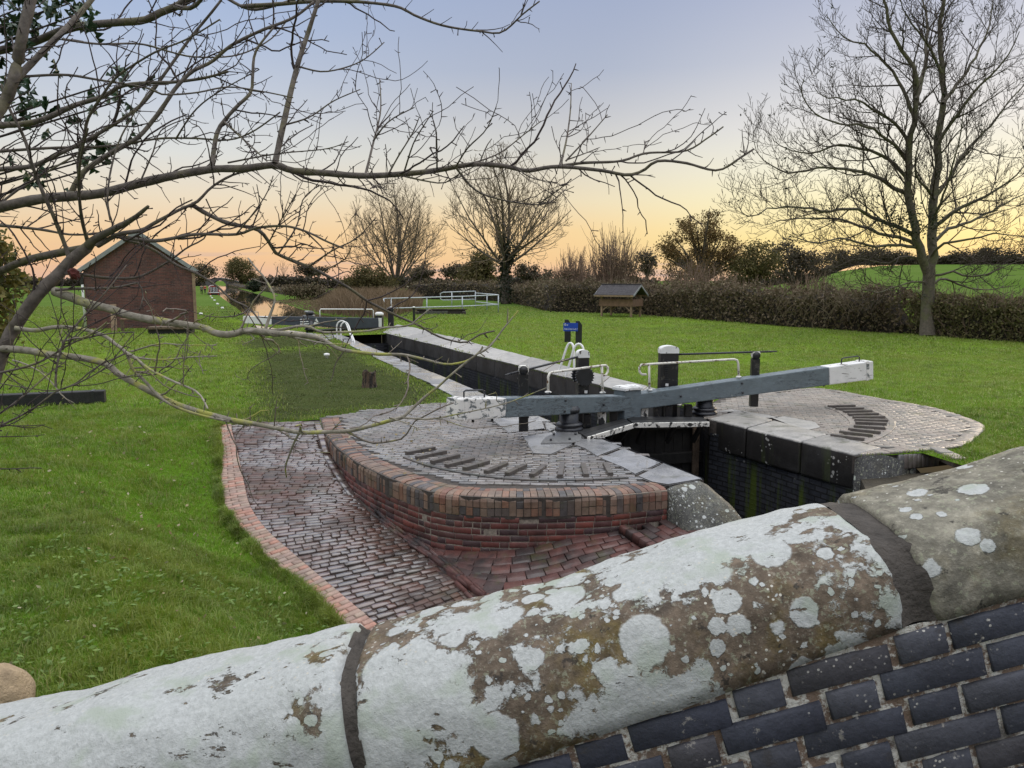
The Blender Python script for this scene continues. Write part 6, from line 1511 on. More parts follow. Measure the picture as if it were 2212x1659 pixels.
# ------------------------------------------------------------------ big ash at the right
def zr(x, y): return 1555 + x * .448, y * .448
def ash_tree():
    Y = P(2005, 726).y; b = P(2004, 727); b.z = 0
    root = empty('ash_tree', 'tall bare forked ash tree by the hedge with lichen flecked trunk', 'tree', tuple(b)); rg = np.random.default_rng(11); out = []
    def limb(pz, r0, r1, dy=0.0, lvl=1, k=7, y0=0.0):
        n = len(pz); pts = []
        for i, q in enumerate(pz):
            u, v = zr(*q); pts.append(A(u, v, Y + y0 + (dy - y0) * (i / (n - 1))))
        pos_, _, L = catmull(pts, .45); m = len(pos_); rr = np.linspace(r0, r1, m); pos_ = pos_ + np.concatenate([np.zeros((1, 3)), rg.normal(0, .03, (m - 1, 3))])
        out.append((pos_, rr, k, 0 if lvl == 0 else 1)); return pos_, rr, lvl
    L = []
    base = [np.array(b), *[np.array(A(*zr(*q), Y)) for q in ((1002, 1500), (1004, 1420), (1008, 1350), (1010, 1300))]]
    out.append((np.array(base), np.array([.36, .285, .255, .26, .25]), 12, 0))
    L.append(limb([(1006, 1330), (985, 1270), (960, 1180), (922, 1000), (910, 870), (915, 700), (940, 550), (946, 420), (920, 300), (850, 200), (800, 60), (770, -120)], .20, .04, -1.2, 0, 10))
    L.append(limb([(1010, 1330), (1022, 1250), (1028, 1000), (1045, 820), (1055, 620), (1080, 480), (1072, 340), (1060, 150), (1078, 0), (1090, -250)], .22, .05, .8, 0, 10))
    L.append(limb([(945, 480), (990, 300), (1000, 120), (960, -60)], .11, .03, 1.5, 1, 6, -.8))
    Ls = [([(918, 950), (780, 870), (650, 820), (480, 810), (330, 830), (200, 760), (165, 690)], .10, .012, -2), ([(912, 870), (820, 770), (700, 720), (560, 700), (420, 740), (280, 700), (240, 640)], .09, .012, 1.5),
          ([(913, 700), (860, 610), (760, 540), (640, 480), (520, 470), (450, 420)], .08, .012, -1.5), ([(940, 560), (880, 430), (800, 310), (700, 220), (600, 180), (510, 70)], .09, .012, 1.0),
          ([(950, 1150), (850, 1090), (760, 1060), (640, 1010), (520, 1015), (390, 1000), (260, 1000), (140, 1050), (90, 985)], .10, .012, -3), ([(960, 1190), (880, 1150), (760, 1120), (620, 1070), (480, 1050), (320, 1060), (200, 1090)], .09, .012, 2.5),
          ([(965, 1200), (860, 1180), (740, 1190), (600, 1150), (470, 1170), (330, 1130)], .08, .012, -4), ([(975, 1250), (900, 1240), (790, 1270), (660, 1250), (540, 1300)], .06, .012, 1.0),
          ([(912, 820), (840, 700), (720, 610), (600, 600), (480, 560), (390, 440), (405, 370)], .08, .012, -2.5),
          ([(1028, 960), (1100, 860), (1180, 740), (1290, 620), (1400, 480), (1500, 360)], .09, .015, 1.5), ([(1024, 1100), (1120, 1030), (1260, 960), (1380, 880), (1520, 760)], .10, .015, -1.5),
          ([(1022, 1180), (1090, 1110), (1230, 1060), (1380, 980), (1520, 900)], .09, .015, 2.2), ([(1018, 1240), (1080, 1180), (1200, 1150), (1350, 1130), (1500, 1150)], .07, .012, -2.5),
          ([(1020, 1330), (1060, 1330), (1130, 1310), (1240, 1340), (1380, 1280), (1500, 1250)], .06, .012, -1.5), ([(1028, 1370), (1070, 1345), (1160, 1370), (1270, 1400), (1400, 1380)], .06, .012, 1.5),
          ([(1000, 1380), (960, 1360), (880, 1370), (780, 1410), (690, 1400)], .05, .012, -2.0), ([(1075, 500), (1150, 400), (1240, 260), (1300, 120), (1330, -40)], .09, .015, 2),
          ([(1050, 700), (1140, 560), (1250, 420), (1360, 300), (1450, 150)], .09, .015, -2.5), ([(1066, 350), (1000, 200), (900, 80), (860, -60)], .07, .012, -1.5), ([(1020, 940), (960, 860), (945, 740), (990, 640)], .07, .012, -1.0), ([(1028, 1060), (1070, 960), (1110, 840), (1160, 640), (1180, 480)], .06, .012, -3)]
    for pz, r0, r1, dy in Ls: L.append(limb(pz, r0, r1, dy))
    spec = [None, None, dict(n=1.7, t0=.12, ang=.75, len=2.7, tap=.45, up=.10, wig=.11, rr=.5, rmax=.04, rmin=.011, seg=6, k=4), dict(n=3.4, t0=.15, ang=.7, len=1.25, tap=.5, up=.13, wig=.14, rr=.6, rmin=.0105, seg=5, k=3), dict(n=5.8, t0=.15, ang=.75, len=.45, tap=.4, up=.16, wig=.15, rr=.75, rmin=.0095, end=.85, seg=3, k=3)]
    for pos_, rr, lvl in L: grow_from(rg, pos_, rr, 2, spec, out, None)
    split_tree(root, out, 2, (MAT['ash_bark'], MAT['ash_twig']))
    # hanging keys and a dark ivy knot in the fork
    tips = np.array([o_[0][-1] for o_ in out if o_[3] == 3]); C = tips[rg.random(len(tips)) < .12]; C = np.repeat(C, 5, 0) + rg.normal(0, .07, (len(C) * 5, 3)) - np.array([0, 0, .08])
    iv = np.array([tuple(A(*zr(x, y), Y - 1.0)) for x, y in ((900, 1080), (850, 1050), (800, 1110), (940, 1030), (1030, 1060), (780, 1060), (860, 1120), (1000, 1100))])
    iv = np.repeat(iv, 110, 0) + rg.normal(0, .34, (len(iv) * 110, 3)); V, Q = leaves_np(np.concatenate([C, iv]), .05, rg)
    rel(npmesh('ivy_leaves', V, Q, MAT['ivy']), root)
ash_tree()

def bare_tree(name, lab, u, vbase, Y, vtop, stems, seed, spread, mats, ivy=0.0, grp=None, tilt=.8, dens=1.0, fork=.1):
    """bare tree: short trunk that forks into fanned stems filling a domed crown"""
    rg = np.random.default_rng(seed); b = A(u, vbase, Y); H = A(u, vtop, Y).z - b.z; root = empty(name, lab, 'tree', tuple(b), 0, grp); out = []; L = []
    hc = H * .52; cz = b.z + H * .5
    lim = lambda q: ((q[0] - b.x) / spread) ** 2 + ((q[1] - b.y) / spread) ** 2 + ((q[2] - cz) / hc) ** 2 < 1.02
    r0 = H * .021; f0 = np.array(b) + np.array([0, 0, H * fork]); tr = np.array([np.array(b) + np.array([rg.normal(0, .05), 0, H * fork * t]) for t in np.linspace(0, 1, 6)]); out.append((tr, np.linspace(r0 * 1.35, r0, 6), 10, 0))
    for i in range(stems):
        az = 2.4 * i + rg.normal(0, .25); tl = tilt * math.sqrt((i + .25) / stems); d = np.array([math.sin(tl) * math.cos(az), math.sin(tl) * math.sin(az), math.cos(tl)]); p = f0 - np.array([0, 0, H * fork * rg.uniform(0, .3)]); pts = [p]; n = 14; st = H * 1.1 / n
        for k in range(n):
            d = unit(d + rg.normal(0, .06, 3) + np.array([0, 0, .045])); q = pts[-1] + d * st
            if not lim(q) and k > 3: break
            pts.append(q)
        pts = np.array(pts); ri = r0 * (.62 if i < 3 else .42); rr = np.linspace(ri, ri * .18, len(pts)); out.append((pts, rr, 7, 0)); L.append((pts, rr))
    spec = [None, dict(n=1.5 * dens, t0=.16, ang=.72, len=H * .42, tap=.62, up=.055, wig=.07, rr=.5, rmin=.03, seg=7, k=5), dict(n=.95 * dens, t0=.15, ang=.6, len=H * .16, tap=.45, up=.06, wig=.1, rr=.55, rmin=.026, seg=5, k=3), dict(n=1.5 * dens, t0=.1, ang=.6, len=H * .075, tap=.4, up=.08, wig=.12, rr=.7, rmin=.022, end=.7, seg=4, k=3), dict(n=2.2 * dens, t0=.15, ang=.6, len=H * .04, tap=.3, up=.08, wig=.12, rr=.8, rmin=.019, end=.9, seg=2, k=3)]
    for pts, rr in L: grow_from(rg, pts, rr, 1, spec, out, lim)
    split_tree(root, out, 1, mats)
    if ivy:
        C = [np.array([np.interp(t * 5, np.arange(6), tr[:, k]) for k in range(3)]) + rg.normal(0, .33, 3) for t in np.linspace(0, 1, 2200)]
        for pts, rr in L[:4]:
            for t in np.linspace(0, 2.2, 500): C.append(np.array([np.interp(t, np.arange(len(pts)), pts[:, k]) for k in range(3)]) + rg.normal(0, .24, 3))
        V, Q = leaves_np(np.array(C), .12, rg); rel(npmesh('ivy', V, Q, MAT['ivy']), root)
    return root
bare_tree('bare_tree', 'rounded bare tree of several stems standing behind the brown reeds', 855, 632, 118, 385, 13, 21, 8.2, (MAT['far_bark'], MAT['far_twig']), dens=.85, fork=.08, tilt=1.0)
bare_tree('ivy_tree', 'bare tree with black ivy wrapped trunk behind the galvanised railing', 1091, 656, 83, 308, 12, 35, 7.2, (MAT['far_bark'], MAT['far_twig']), ivy=1.0, dens=.85, fork=.29, tilt=1.35)
bare_tree('bare_tree', 'small bare roundish tree on the skyline beyond the canal', 612, 603, 260, 560, 6, 5, 4.2, (MAT['far_bark'], MAT['far_twig']), dens=.6)

# ------------------------------------------------------------------ leafy trees, bushes, hedges
def crown_pts(rg, c, r3, ncl, per, clump):
    C = []
    for _ in range(ncl):
        d = unit(rg.normal(size=3)); rr = rg.uniform(.35, 1.0) ** .5; q = np.array(c) + d * np.array(r3) * rr
        n = int(per * rg.uniform(.4, 1.5)); C.append(q + rg.normal(size=(n, 3)) * np.array([1, 1, .75]) * clump * rg.uniform(.6, 1.3))
    return np.concatenate(C)
def leafy_tree(name, lab, u, vbase, Y, crowns, leaf, mat, seed, ncl=40, per=70, clump=.7, trunk=True, grp=None, cat='tree', bark='far_bark'):
    """crowns: list of (u, v, half width px, half height px)"""
    rg = np.random.default_rng(seed); b = A(u, vbase, Y); root = empty(name, lab, cat, tuple(b), 0, grp); k = Y / F; C = []; br = []
    for (cu_, cv_, hw, hh) in crowns:
        c = np.array(A(cu_, cv_, Y)); r3 = (hw * k, hw * k * .8, hh * k); n = max(8, int(ncl * hw * hh / max(1, sum(q[2] * q[3] for q in crowns)))); C.append(crown_pts(rg, c, r3, n, per, clump))
        for _ in range(7 if trunk else 3):
            t = c + rg.normal(size=3) * np.array(r3) * .5; p0 = np.array(b); mid = p0 + (t - p0) * .5 + np.array([0, 0, .12 * np.linalg.norm(t - p0)]); pts = catmull([p0, p0 + (mid - p0) * .5 * np.array([.5, .5, 1]), mid, t], max(.3, np.linalg.norm(t - p0) / 8))[0]
            br.append((pts, np.linspace(.30 if trunk else .08, .03, len(pts)) * (np.linalg.norm(t - p0) / 8 + .2), 5))
    tube_obj('trunk', br, MAT[bark], root)
    V, Q = leaves_np(np.concatenate(C), leaf, rg); rel(npmesh('crown', V, Q, MAT[mat]), root); return root
leafy_tree('oak_tree', 'russet leaved oak with domed crown standing above the field hedge', 1515, 628, 120, [(1515, 488, 50, 36), (1470, 530, 45, 30), (1545, 530, 50, 32), (1500, 575, 80, 30), (1590, 550, 40, 30), (1440, 545, 18, 16)], .14, 'oak_leaf', 51, 190, 90, .6)
leafy_tree('hedgerow_tree', 'rounded olive green tree just right of the russet oak', 1640, 632, 118, [(1640, 560, 36, 38), (1610, 585, 40, 30)], .17, 'olive_leaf', 52, 80, 80, .65)
leafy_tree('hedgerow_tree', 'dark twiggy hedgerow tree left of the forked ash tree', 1715, 630, 135, [(1700, 552, 36, 26), (1740, 560, 34, 22), (1720, 590, 60, 26)], .19, 'dark_leaf', 53, 90, 80, .7)
leafy_tree('hedgerow_tree', 'dark rounded tree seen through the ash twigs on the ridge', 1830, 575, 250, [(1800, 560, 45, 14), (1850, 550, 40, 16)], .3, 'dark_leaf', 54, 60, 60, 1.1)
leafy_tree('hedgerow_tree', 'small round tree alone between the willow bush and oak', 1398, 606, 200, [(1398, 562, 19, 17), (1398, 580, 14, 12)], .26, 'dark_leaf', 55, 34, 60, .7)
leafy_tree('canalside_tree', 'dark leafy tree leaning over the far canal bank', 520, 617, 370, [(520, 587, 32, 24), (510, 574, 17, 15), (538, 601, 20, 14)], .3, 'olive_leaf', 56, 90, 120, 1.5)
leafy_tree('canalside_bush', 'low black green bush at the water edge of the far bank', 548, 628, 188, [(548, 617, 14, 11)], .16, 'ivy', 57, 26, 90, .4, False, cat='bush')
leafy_tree('canalside_bush', 'reddish brown thicket on the bank above the canal bend', 590, 620, 260, [(590, 611, 22, 9), (568, 606, 18, 9)], .2, 'hedge_leaf', 58, 40, 80, .6, False, cat='bush')
leafy_tree('bush', 'pale bramble mound on the bank before the field strip', 655, 640, 100, [(650, 628, 34, 11), (690, 630, 24, 10)], .13, 'hedge_leaf', 59, 46, 80, .4, False, cat='bush')
leafy_tree('bush', 'dark spreading bush at the foot of the rounded bare tree', 800, 632, 112, [(800, 600, 42, 20), (780, 612, 40, 14), (830, 612, 34, 14)], .15, 'olive_leaf', 60, 70, 80, .5, False, cat='bush')
leafy_tree('bush', 'tall dark bush close to the left of the ivy wrapped trunk', 1050, 640, 110, [(1040, 575, 26, 28), (1025, 605, 36, 22)], .16, 'olive_leaf', 61, 90, 90, .6, cat='bush')
leafy_tree('skyline_tree', 'dark rounded tree on the skyline right of the rounded bare tree', 920, 604, 230, [(915, 585, 18, 14), (905, 592, 24, 12)], .28, 'dark_leaf', 62, 40, 70, .8)
leafy_tree('skyline_tree', 'broad low dark tree on the skyline between the two bare trees', 980, 604, 230, [(975, 586, 26, 12), (1000, 590, 26, 14)], .28, 'dark_leaf', 63, 46, 70, .8)
leafy_tree('skyline_tree', 'dark skyline tree just right of the ivy wrapped tree', 1160, 606, 220, [(1140, 588, 24, 18), (1170, 596, 30, 12)], .28, 'dark_leaf', 64, 46, 70, .8)
leafy_tree('skyline_tree', 'dark clump of trees on the skyline right of the small bare tree', 670, 602, 270, [(650, 585, 14, 12), (668, 582, 12, 12), (690, 588, 20, 10)], .3, 'dark_leaf', 65, 46, 60, .8)
leafy_tree('skyline_tree', 'pale brown skyline tree behind the brick hut roof', 436, 608, 210, [(436, 588, 22, 16)], .26, 'hedge_leaf', 66, 30, 60, .8)
leafy_tree('skyline_tree', 'dark tree group on the ridge right of the ash trunk', 2110, 572, 300, [(2090, 556, 40, 12), (2150, 552, 45, 14), (2200, 556, 30, 12)], .36, 'dark_leaf', 67, 70, 60, 1.2)
leafy_tree('skyline_tree', 'dark tree group on the ridge left of the ash trunk', 1930, 572, 300, [(1900, 556, 40, 14), (1960, 558, 40, 12)], .36, 'dark_leaf', 68, 60, 60, 1.2)
def stems_bush(name, lab, u, vb, Y, hw, vtop, n, seed, mat, extra=None, cat='bush'):
    rg = np.random.default_rng(seed); b = A(u, vb, Y); k = Y / F; H = A(u, vtop, Y).z - b.z; root = empty(name, lab, cat, tuple(b)); br = []
    for i in range(n):
        x = rg.normal(0, .42) * hw * k; p = np.array(b) + np.array([x * .75, rg.normal(0, hw * k * .3), 0]); h = H * rg.uniform(.45, 1.02) * (1 - .45 * min(1, abs(x) / (hw * k)))
        d = unit(np.array([x / (hw * k) * .3 + rg.normal(0, .1), rg.normal(0, .1), 1])); q = [p]
        for _ in range(6): d = unit(d + rg.normal(0, .07, 3)); q.append(q[-1] + d * h / 6)
        br.append((np.array(q), np.linspace(.035, .012, 7), 3))
        for _ in range(5):
            j = rg.integers(2, 6); s = q[j]; dd = unit(d + rg.normal(0, .45, 3)); ln = h * rg.uniform(.12, .3); br.append((np.array([s, s + dd * ln * .5, s + unit(dd + np.array([0, 0, .25])) * ln]), np.array([.016, .013, .01]), 3))
    tube_obj('stems', br, MAT[mat], root)
    if extra:
        C = crown_pts(rg, (b.x, b.y, b.z + H * .28), (hw * k * .8, hw * k * .4, H * .28), 40, extra, .5); V, Q = leaves_np(C, .09, rg); rel(npmesh('foliage', V, Q, MAT['hedge_leaf']), root)
stems_bush('willow_bush', 'tall pale brown willow bush with upright twigs left of the shelter roof', 1322, 650, 66, 62, 478, 230, 71, 'stem', 90)
stems_bush('willow_bush', 'lower orange brown twiggy thicket between ivy tree and tall willow', 1240, 645, 72, 62, 525, 170, 72, 'stem', 90)
stems_bush('dead_stems', 'row of pale dead upright stems in front of the russet oak', 1500, 640, 70, 130, 555, 150, 73, 'stem', 40, cat='stems')
stems_bush('dead_stems', 'thin pale stems sprouting from the hedge left of the ash trunk', 1760, 640, 52, 80, 580, 60, 74, 'stem', cat='stems')

def hedge(lab, path, width, hfun, n, leaf, mat, seed, twigs=0, cat='hedge', core=True, name='hedge', depthfn=None):
    rg = np.random.default_rng(seed); pos_, T, L = catmull([Vector(p) for p in path], .5); m = len(pos_); root = empty(name, lab, cat, tuple(pos_[m // 2]))
    ss = rg.uniform(0, m - 1.001, n); i = ss.astype(int); f = (ss - i)[:, None]; c = pos_[i] * (1 - f) + pos_[i + 1] * f; side = np.stack([T[i][:, 1], -T[i][:, 0]], 1)
    hh = np.array([hfun(s / (m - 1)) for s in ss]) * (1 + .12 * np.sin(ss * 1.7) * np.sin(ss * .61 + 1)); a = rg.uniform(0, np.pi, n); rr = rg.uniform(.8, 1.08, n)
    off = np.cos(a) * rr * width / 2; zz = np.where(rg.random(n) < .6, rg.uniform(0, 1, n) * hh, np.sin(a) ** .5 * rr * hh); off = np.where(zz < hh * .85, np.sign(np.cos(a)) * width / 2 * rg.uniform(.75, 1.1, n), off)
    C = c.copy(); C[:, :2] += side * off[:, None]; C[:, 2] = GZ(C[:, 0], C[:, 1]) + zz
    V, Q = leaves_np(C, leaf, rg); rel(npmesh('foliage', V, Q, MAT[mat]), root)
    if core:  # solid dark body added inside to stop light passing through the leaves
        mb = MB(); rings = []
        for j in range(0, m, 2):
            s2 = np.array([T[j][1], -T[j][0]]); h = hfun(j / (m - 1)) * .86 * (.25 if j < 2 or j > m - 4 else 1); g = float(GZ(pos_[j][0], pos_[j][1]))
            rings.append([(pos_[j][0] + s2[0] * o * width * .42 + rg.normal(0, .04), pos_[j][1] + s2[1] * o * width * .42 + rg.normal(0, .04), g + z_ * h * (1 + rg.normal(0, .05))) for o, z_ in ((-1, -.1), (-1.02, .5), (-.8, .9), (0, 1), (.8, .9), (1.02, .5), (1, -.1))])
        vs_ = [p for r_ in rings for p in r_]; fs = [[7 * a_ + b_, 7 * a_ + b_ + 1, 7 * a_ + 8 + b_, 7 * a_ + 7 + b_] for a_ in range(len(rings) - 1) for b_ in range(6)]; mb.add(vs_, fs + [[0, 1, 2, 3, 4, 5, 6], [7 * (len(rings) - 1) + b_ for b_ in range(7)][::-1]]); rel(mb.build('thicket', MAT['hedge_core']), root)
    if twigs:
        br = []; idx = rg.choice(n, min(n, twigs), replace=False)
        for q in C[idx]:
            d = unit(np.array([rg.normal(0, .5), rg.normal(0, .5), rg.uniform(.1, 1.2)])); ln = rg.uniform(.25, .8); br.append((np.array([q, q + d * ln * .5 + rg.normal(0, .03, 3), q + unit(d + np.array([0, 0, .3])) * ln]), np.array([.011, .009, .006]), 3))
        tube_obj('twigs', br, MAT['stem'], root)
    return root
g0 = lambda u, v: P(u, v)
hedge('dark hedge behind the railing and the ivy wrapped trunk', [g0(880, 645), g0(1000, 647), g0(1085, 650), g0(1135, 656), g0(1205, 672)], 2.2, lambda t: 2.2 + .3 * math.sin(9 * t), 9000, .12, 'hedge_leaf', 81, 500)
hedge('dark brown hedge behind the roofed planter, running to the ash tree', [g0(1195, 673), g0(1300, 675.5), g0(1420, 681), g0(1600, 695), g0(1760, 707), g0(1900, 716), g0(1975, 721)], 1.9, lambda t: 2.35 - .35 * t + .12 * math.sin(14 * t), 26000, .085, 'hedge_leaf', 82, 2600)
hedge('greener hedge right of the ash trunk', [g0(1985, 722), g0(2100, 730), g0(2240, 739), g0(2420, 752)], 1.7, lambda t: 1.75 + .1 * math.sin(11 * t), 20000, .065, 'hedge_leaf_green', 83, 1500)
far = lambda u, v, Y: Vector((A(u, v, Y).x, Y, 0))
hedge('far dark hedge line under the skyline beyond the green strip', [far(560, 606, 240), far(800, 606, 245), far(1100, 606, 250), far(1420, 606, 250)], 5, lambda t: 3.4 + .6 * math.sin(23 * t), 9000, .4, 'dark_leaf', 84)
hedge('very far skyline hedge left of the humpback bridge', [far(-20, 606, 330), far(150, 606, 340), far(440, 606, 350)], 6, lambda t: 3.6 + .7 * math.sin(17 * t), 5000, .5, 'dark_leaf', 85)
hedge('far hedge across the rising field on the right', [far(1560, 606, 300), far(1800, 606, 305), far(2060, 606, 305), far(2400, 606, 300)], 5, lambda t: 3.2 + .5 * math.sin(21 * t), 8000, .45, 'dark_leaf', 86)
hedge('bank of dark scrub left of the canal bend beyond the water', [cw(484, 618) + Vector((3, 0, .35)), cw(545, 632) + Vector((3, 3, .35)), cw(592, 645) + Vector((4, 4, .35))], 4, lambda t: .9 + .3 * math.sin(9 * t), 3000, .2, 'hedge_leaf', 87, 100)
def spray_bush():
    rg = np.random.default_rng(5); Y = P(1790, 716).y - .6; b = A(1810, 712, Y); root = empty('hanging_spray', 'pale arching spray of bare stems hanging in front of the hedge left of the ash', 'bush', tuple(b)); br = []
    for i in range(150):
        u, v = rg.uniform(1700, 1930), rg.uniform(600, 660); p = np.array(A(u, v, Y + rg.normal(0, .35))); d = unit(np.array([rg.normal(-.1, .7), rg.normal(0, .3), rg.normal(.0, .3)])); q = [p]; ln = rg.uniform(.7, 1.8)
        for k in range(7): d = unit(d + np.array([rg.normal(0, .12), rg.normal(0, .08), -.28 + .02 * k])); q.append(q[-1] + d * ln / 7)
        q = np.array(q); q[:, 2] = np.maximum(q[:, 2], .15); br.append((q, np.linspace(.012, .006, 8), 3))
    tube_obj('stems', br, MAT['far_twig'], root)
spray_bush()
# ------------------------------------------------------------------ reeds
def reeds():
    rg = np.random.default_rng(9); poly = [P(600, 650), P(655, 668), P(700, 678), P(765, 685), P(830, 688), P(905, 672), P(915, 658), P(870, 645), P(760, 641), P(660, 642)]
    xs = [p.x for p in poly]; ys = [p.y for p in poly]; n = 26000; x = rg.uniform(min(xs), max(xs), n); y = rg.uniform(min(ys), max(ys), n); k = inpoly(x, y, poly); x, y = x[k], y[k]; n = len(x)
    u = CU + F * x / y; h = np.interp(u, [650, 685, 705, 730, 860, 915], [.12, .22, .8, 1.6, 1.75, 1.3]) * rg.uniform(.5, 1.1, n) * (1 + .15 * np.sin(x * .9) * np.sin(y * .5)); an = rg.uniform(0, 6.28, n); w_ = rg.uniform(.018, .04, n); lean = rg.normal(0, .22, (n, 2))
    b = np.stack([x, y, np.zeros(n)], 1); d = np.stack([np.cos(an), np.sin(an), np.zeros(n)], 1) * w_[:, None]; m_ = b + np.stack([lean[:, 0] * h * .4, lean[:, 1] * h * .4, h * .6], 1); t = b + np.stack([lean[:, 0] * h * 1.4, lean[:, 1] * h * 1.4, h], 1)
    V = np.stack([b - d, b + d, m_ + d, m_ - d, t], 1).reshape(-1, 3); i = np.arange(n)[:, None] * 5
    o = npmesh('reeds', V, [i + np.array([[0, 1, 2, 3]]), i + np.array([[3, 2, 4]])], MAT['reed']); tag(o, 'brown reed bed along the canal edge', 'reeds', None, 'stuff')
reeds()
# ------------------------------------------------------------------ grass
def vnoise(x, y, sc, seed=0):
    """smooth value noise 0..1"""
    x = np.asarray(x) * sc; y = np.asarray(y) * sc; i = np.floor(x).astype(np.int64); j = np.floor(y).astype(np.int64); fx, fy = x - i, y - j; fx = fx * fx * (3 - 2 * fx); fy = fy * fy * (3 - 2 * fy)
    def hsh(a, b): v = np.sin(a * 127.1 + b * 311.7 + seed * 74.7) * 43758.5453; return v - np.floor(v)
    return (hsh(i, j) * (1 - fx) + hsh(i + 1, j) * fx) * (1 - fy) + (hsh(i, j + 1) * (1 - fx) + hsh(i + 1, j + 1) * fx) * fy
def blades(x, y, hmin, hmax, wmin, wmax, seed):
    rg = np.random.default_rng(seed); n = len(x)
    tuft = .35 * vnoise(x, y, 2.2, 1) + .35 * vnoise(x, y, 5.5, 2) + .3 * vnoise(x, y, 12.0, 5); h = rg.uniform(hmin, hmax, n) * (.2 + 1.9 * tuft ** 1.5); an = rg.uniform(0, 6.28, n); wd = rg.uniform(wmin, wmax, n)
    b = np.stack([x, y, GZ(x, y) - .006], 1); la = 6.28 * 2 * vnoise(x, y, 3.2, 3) + rg.normal(0, 1.1, n); lm = rg.uniform(.15, 1.15, n) * h; ln = np.stack([np.cos(la) * lm, np.sin(la) * lm, np.zeros(n)], 1)
    d = np.stack([np.cos(an), np.sin(an), np.zeros(n)], 1) * wd[:, None]; up = np.array([0, 0, 1.0])
    m_ = b + ln * .3 + up * (h * .6)[:, None]; t = b + ln + up * (h * np.maximum(.45, 1 - .4 * lm / h))[:, None]
    V = np.stack([b - d, b + d, m_ + d * .8, m_ - d * .8, t], 1).reshape(-1, 3); i = np.arange(n)[:, None] * 5
    return V, (i + np.array([[0, 1, 2, 3]]), i + np.array([[3, 2, 4]]))
MAT['fallen'] = m_leaf('fallen_leaf', [(0.30, 0.22, 0.08), (0.45, 0.42, 0.28), (0.22, 0.13, 0.05)], 0.6, 0.2)
def lawn():
    rg = np.random.default_rng(77)
    bans = [[(k.x, k.y) for k in kerbL] + [(2.9, .6), (3, 8), (2.4, 9.5)] + [(p.x, p.y) for p in wallO[::-1]], plL, plR, hole_lock, canal_poly, [P(708, 723), P(1095, 915), P(1240, 936), P(738, 725)], [P(838, 719), P(889, 707), P(1490, 861), P(1500, 888)]]
    def scatter(n, x0, x1, y0, y1): 
        x = rg.uniform(x0, x1, n); y = rg.uniform(y0, y1, n); k = (np.abs(x) < y * .70 + 1.2)
        for bn in bans: k &= ~inpoly(x, y, bn)
        return x[k], y[k]
    hutp = [P(189, 712), P(189, 712) + Vector((5, 2, 0)), P(189, 712) + Vector((1.5, 10, 0)), P(189, 712) + Vector((-3.5, 8, 0))]
    bags = {}
    def put(key, V, QT):
        e = bags.setdefault(key, [[], [], [], 0]); e[0].append(V); e[1].append(QT[0] + e[3]); e[2].append(QT[1] + e[3]); e[3] += len(V)
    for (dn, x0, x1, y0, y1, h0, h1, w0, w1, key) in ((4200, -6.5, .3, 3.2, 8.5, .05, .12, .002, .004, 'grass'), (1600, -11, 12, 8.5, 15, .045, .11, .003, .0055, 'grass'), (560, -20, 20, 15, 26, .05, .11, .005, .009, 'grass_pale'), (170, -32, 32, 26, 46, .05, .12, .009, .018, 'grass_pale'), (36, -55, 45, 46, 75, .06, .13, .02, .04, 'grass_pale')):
        x, y = scatter(int(dn * (x1 - x0) * (y1 - y0)), x0, x1, y0, y1); w_ = inpoly(x, y, wornZ); dd = dpoly(x, y, wornZ); pw = np.where(w_, .5 + np.minimum(.5, dd * .6), .5 - np.minimum(.5, dd * .6)); worn = rg.random(len(x)) < pw
        k = inpoly(x, y, hutp) | ((y < 9.7) & (x > .6) & (x < 5.4)); worn &= ~k; kk = ~k
        lf = (x < -2.0) if key == 'grass_pale' else np.zeros(len(x), bool); lf &= rg.random(len(x)) < .6
        for kx, sel in ((key, ~worn & kk & ~lf), ('grass', ~worn & kk & lf)):
            if sel.any(): put(kx, *blades(x[sel], y[sel], h0, h1, w0, w1, 3))
        sel = worn & (rg.random(len(x)) < .8)
        if sel.any(): put('worn_grass', *blades(x[sel], y[sel], h0 * .4, h1 * .5, w0, w1, 4))
    kl = catmull(kerbL[:-1], .01)[0]; n = 26000; i = rg.integers(0, len(kl) - 5, n); x = kl[i, 0] - np.abs(rg.normal(0, .05, n)) + .02; y = kl[i, 1] + rg.normal(0, .02, n); put('grass', *blades(x, y, .06, .14, .002, .0045, 8))
    for key, lab in (('grass', 'bright green lawn grass nearest the bridge'), ('grass_pale', 'paler lawn grass across the lock'), ('worn_grass', 'short worn grass of the towpath')):
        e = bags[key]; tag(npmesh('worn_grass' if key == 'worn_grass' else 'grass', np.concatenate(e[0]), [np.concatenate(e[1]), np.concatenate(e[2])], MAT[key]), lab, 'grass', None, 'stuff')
    n = 420; x = rg.uniform(-7, -1.2, n); y = rg.uniform(3.8, 13, n); k = ~inpoly(x, y, bans[0]); C = np.stack([x[k], y[k], GZ(x[k], y[k]) + .05], 1); V, Q = leaves_np(C, .024, rg, .5, .6); tag(npmesh('fallen_leaves', V, Q, MAT['fallen']), 'small pale fallen leaves scattered over the left lawn', 'leaves', None, 'stuff')
    # broad leaved weeds near the bridge
    n = 900; x = rg.uniform(-4.5, -.6, n); y = rg.uniform(3.6, 7.6, n); k = ~inpoly(x, y, bans[0]) & (np.sin(x * 2.1) * np.sin(y * 1.7 + 1) > -.25); x, y = x[k], y[k]; C = []
    for a, b in zip(x, y):
        for _ in range(4): C.append((a + rg.normal(0, .025), b + rg.normal(0, .025), float(GZ(a, b)) + rg.uniform(.03, .09)))
    V, Q = leaves_np(np.array(C), .026, rg, .65, .42); tag(npmesh('weeds', V, Q, MAT['weed']), 'broad leaved weeds in the lawn near the parapet', 'weeds', None, 'stuff')
lawn()
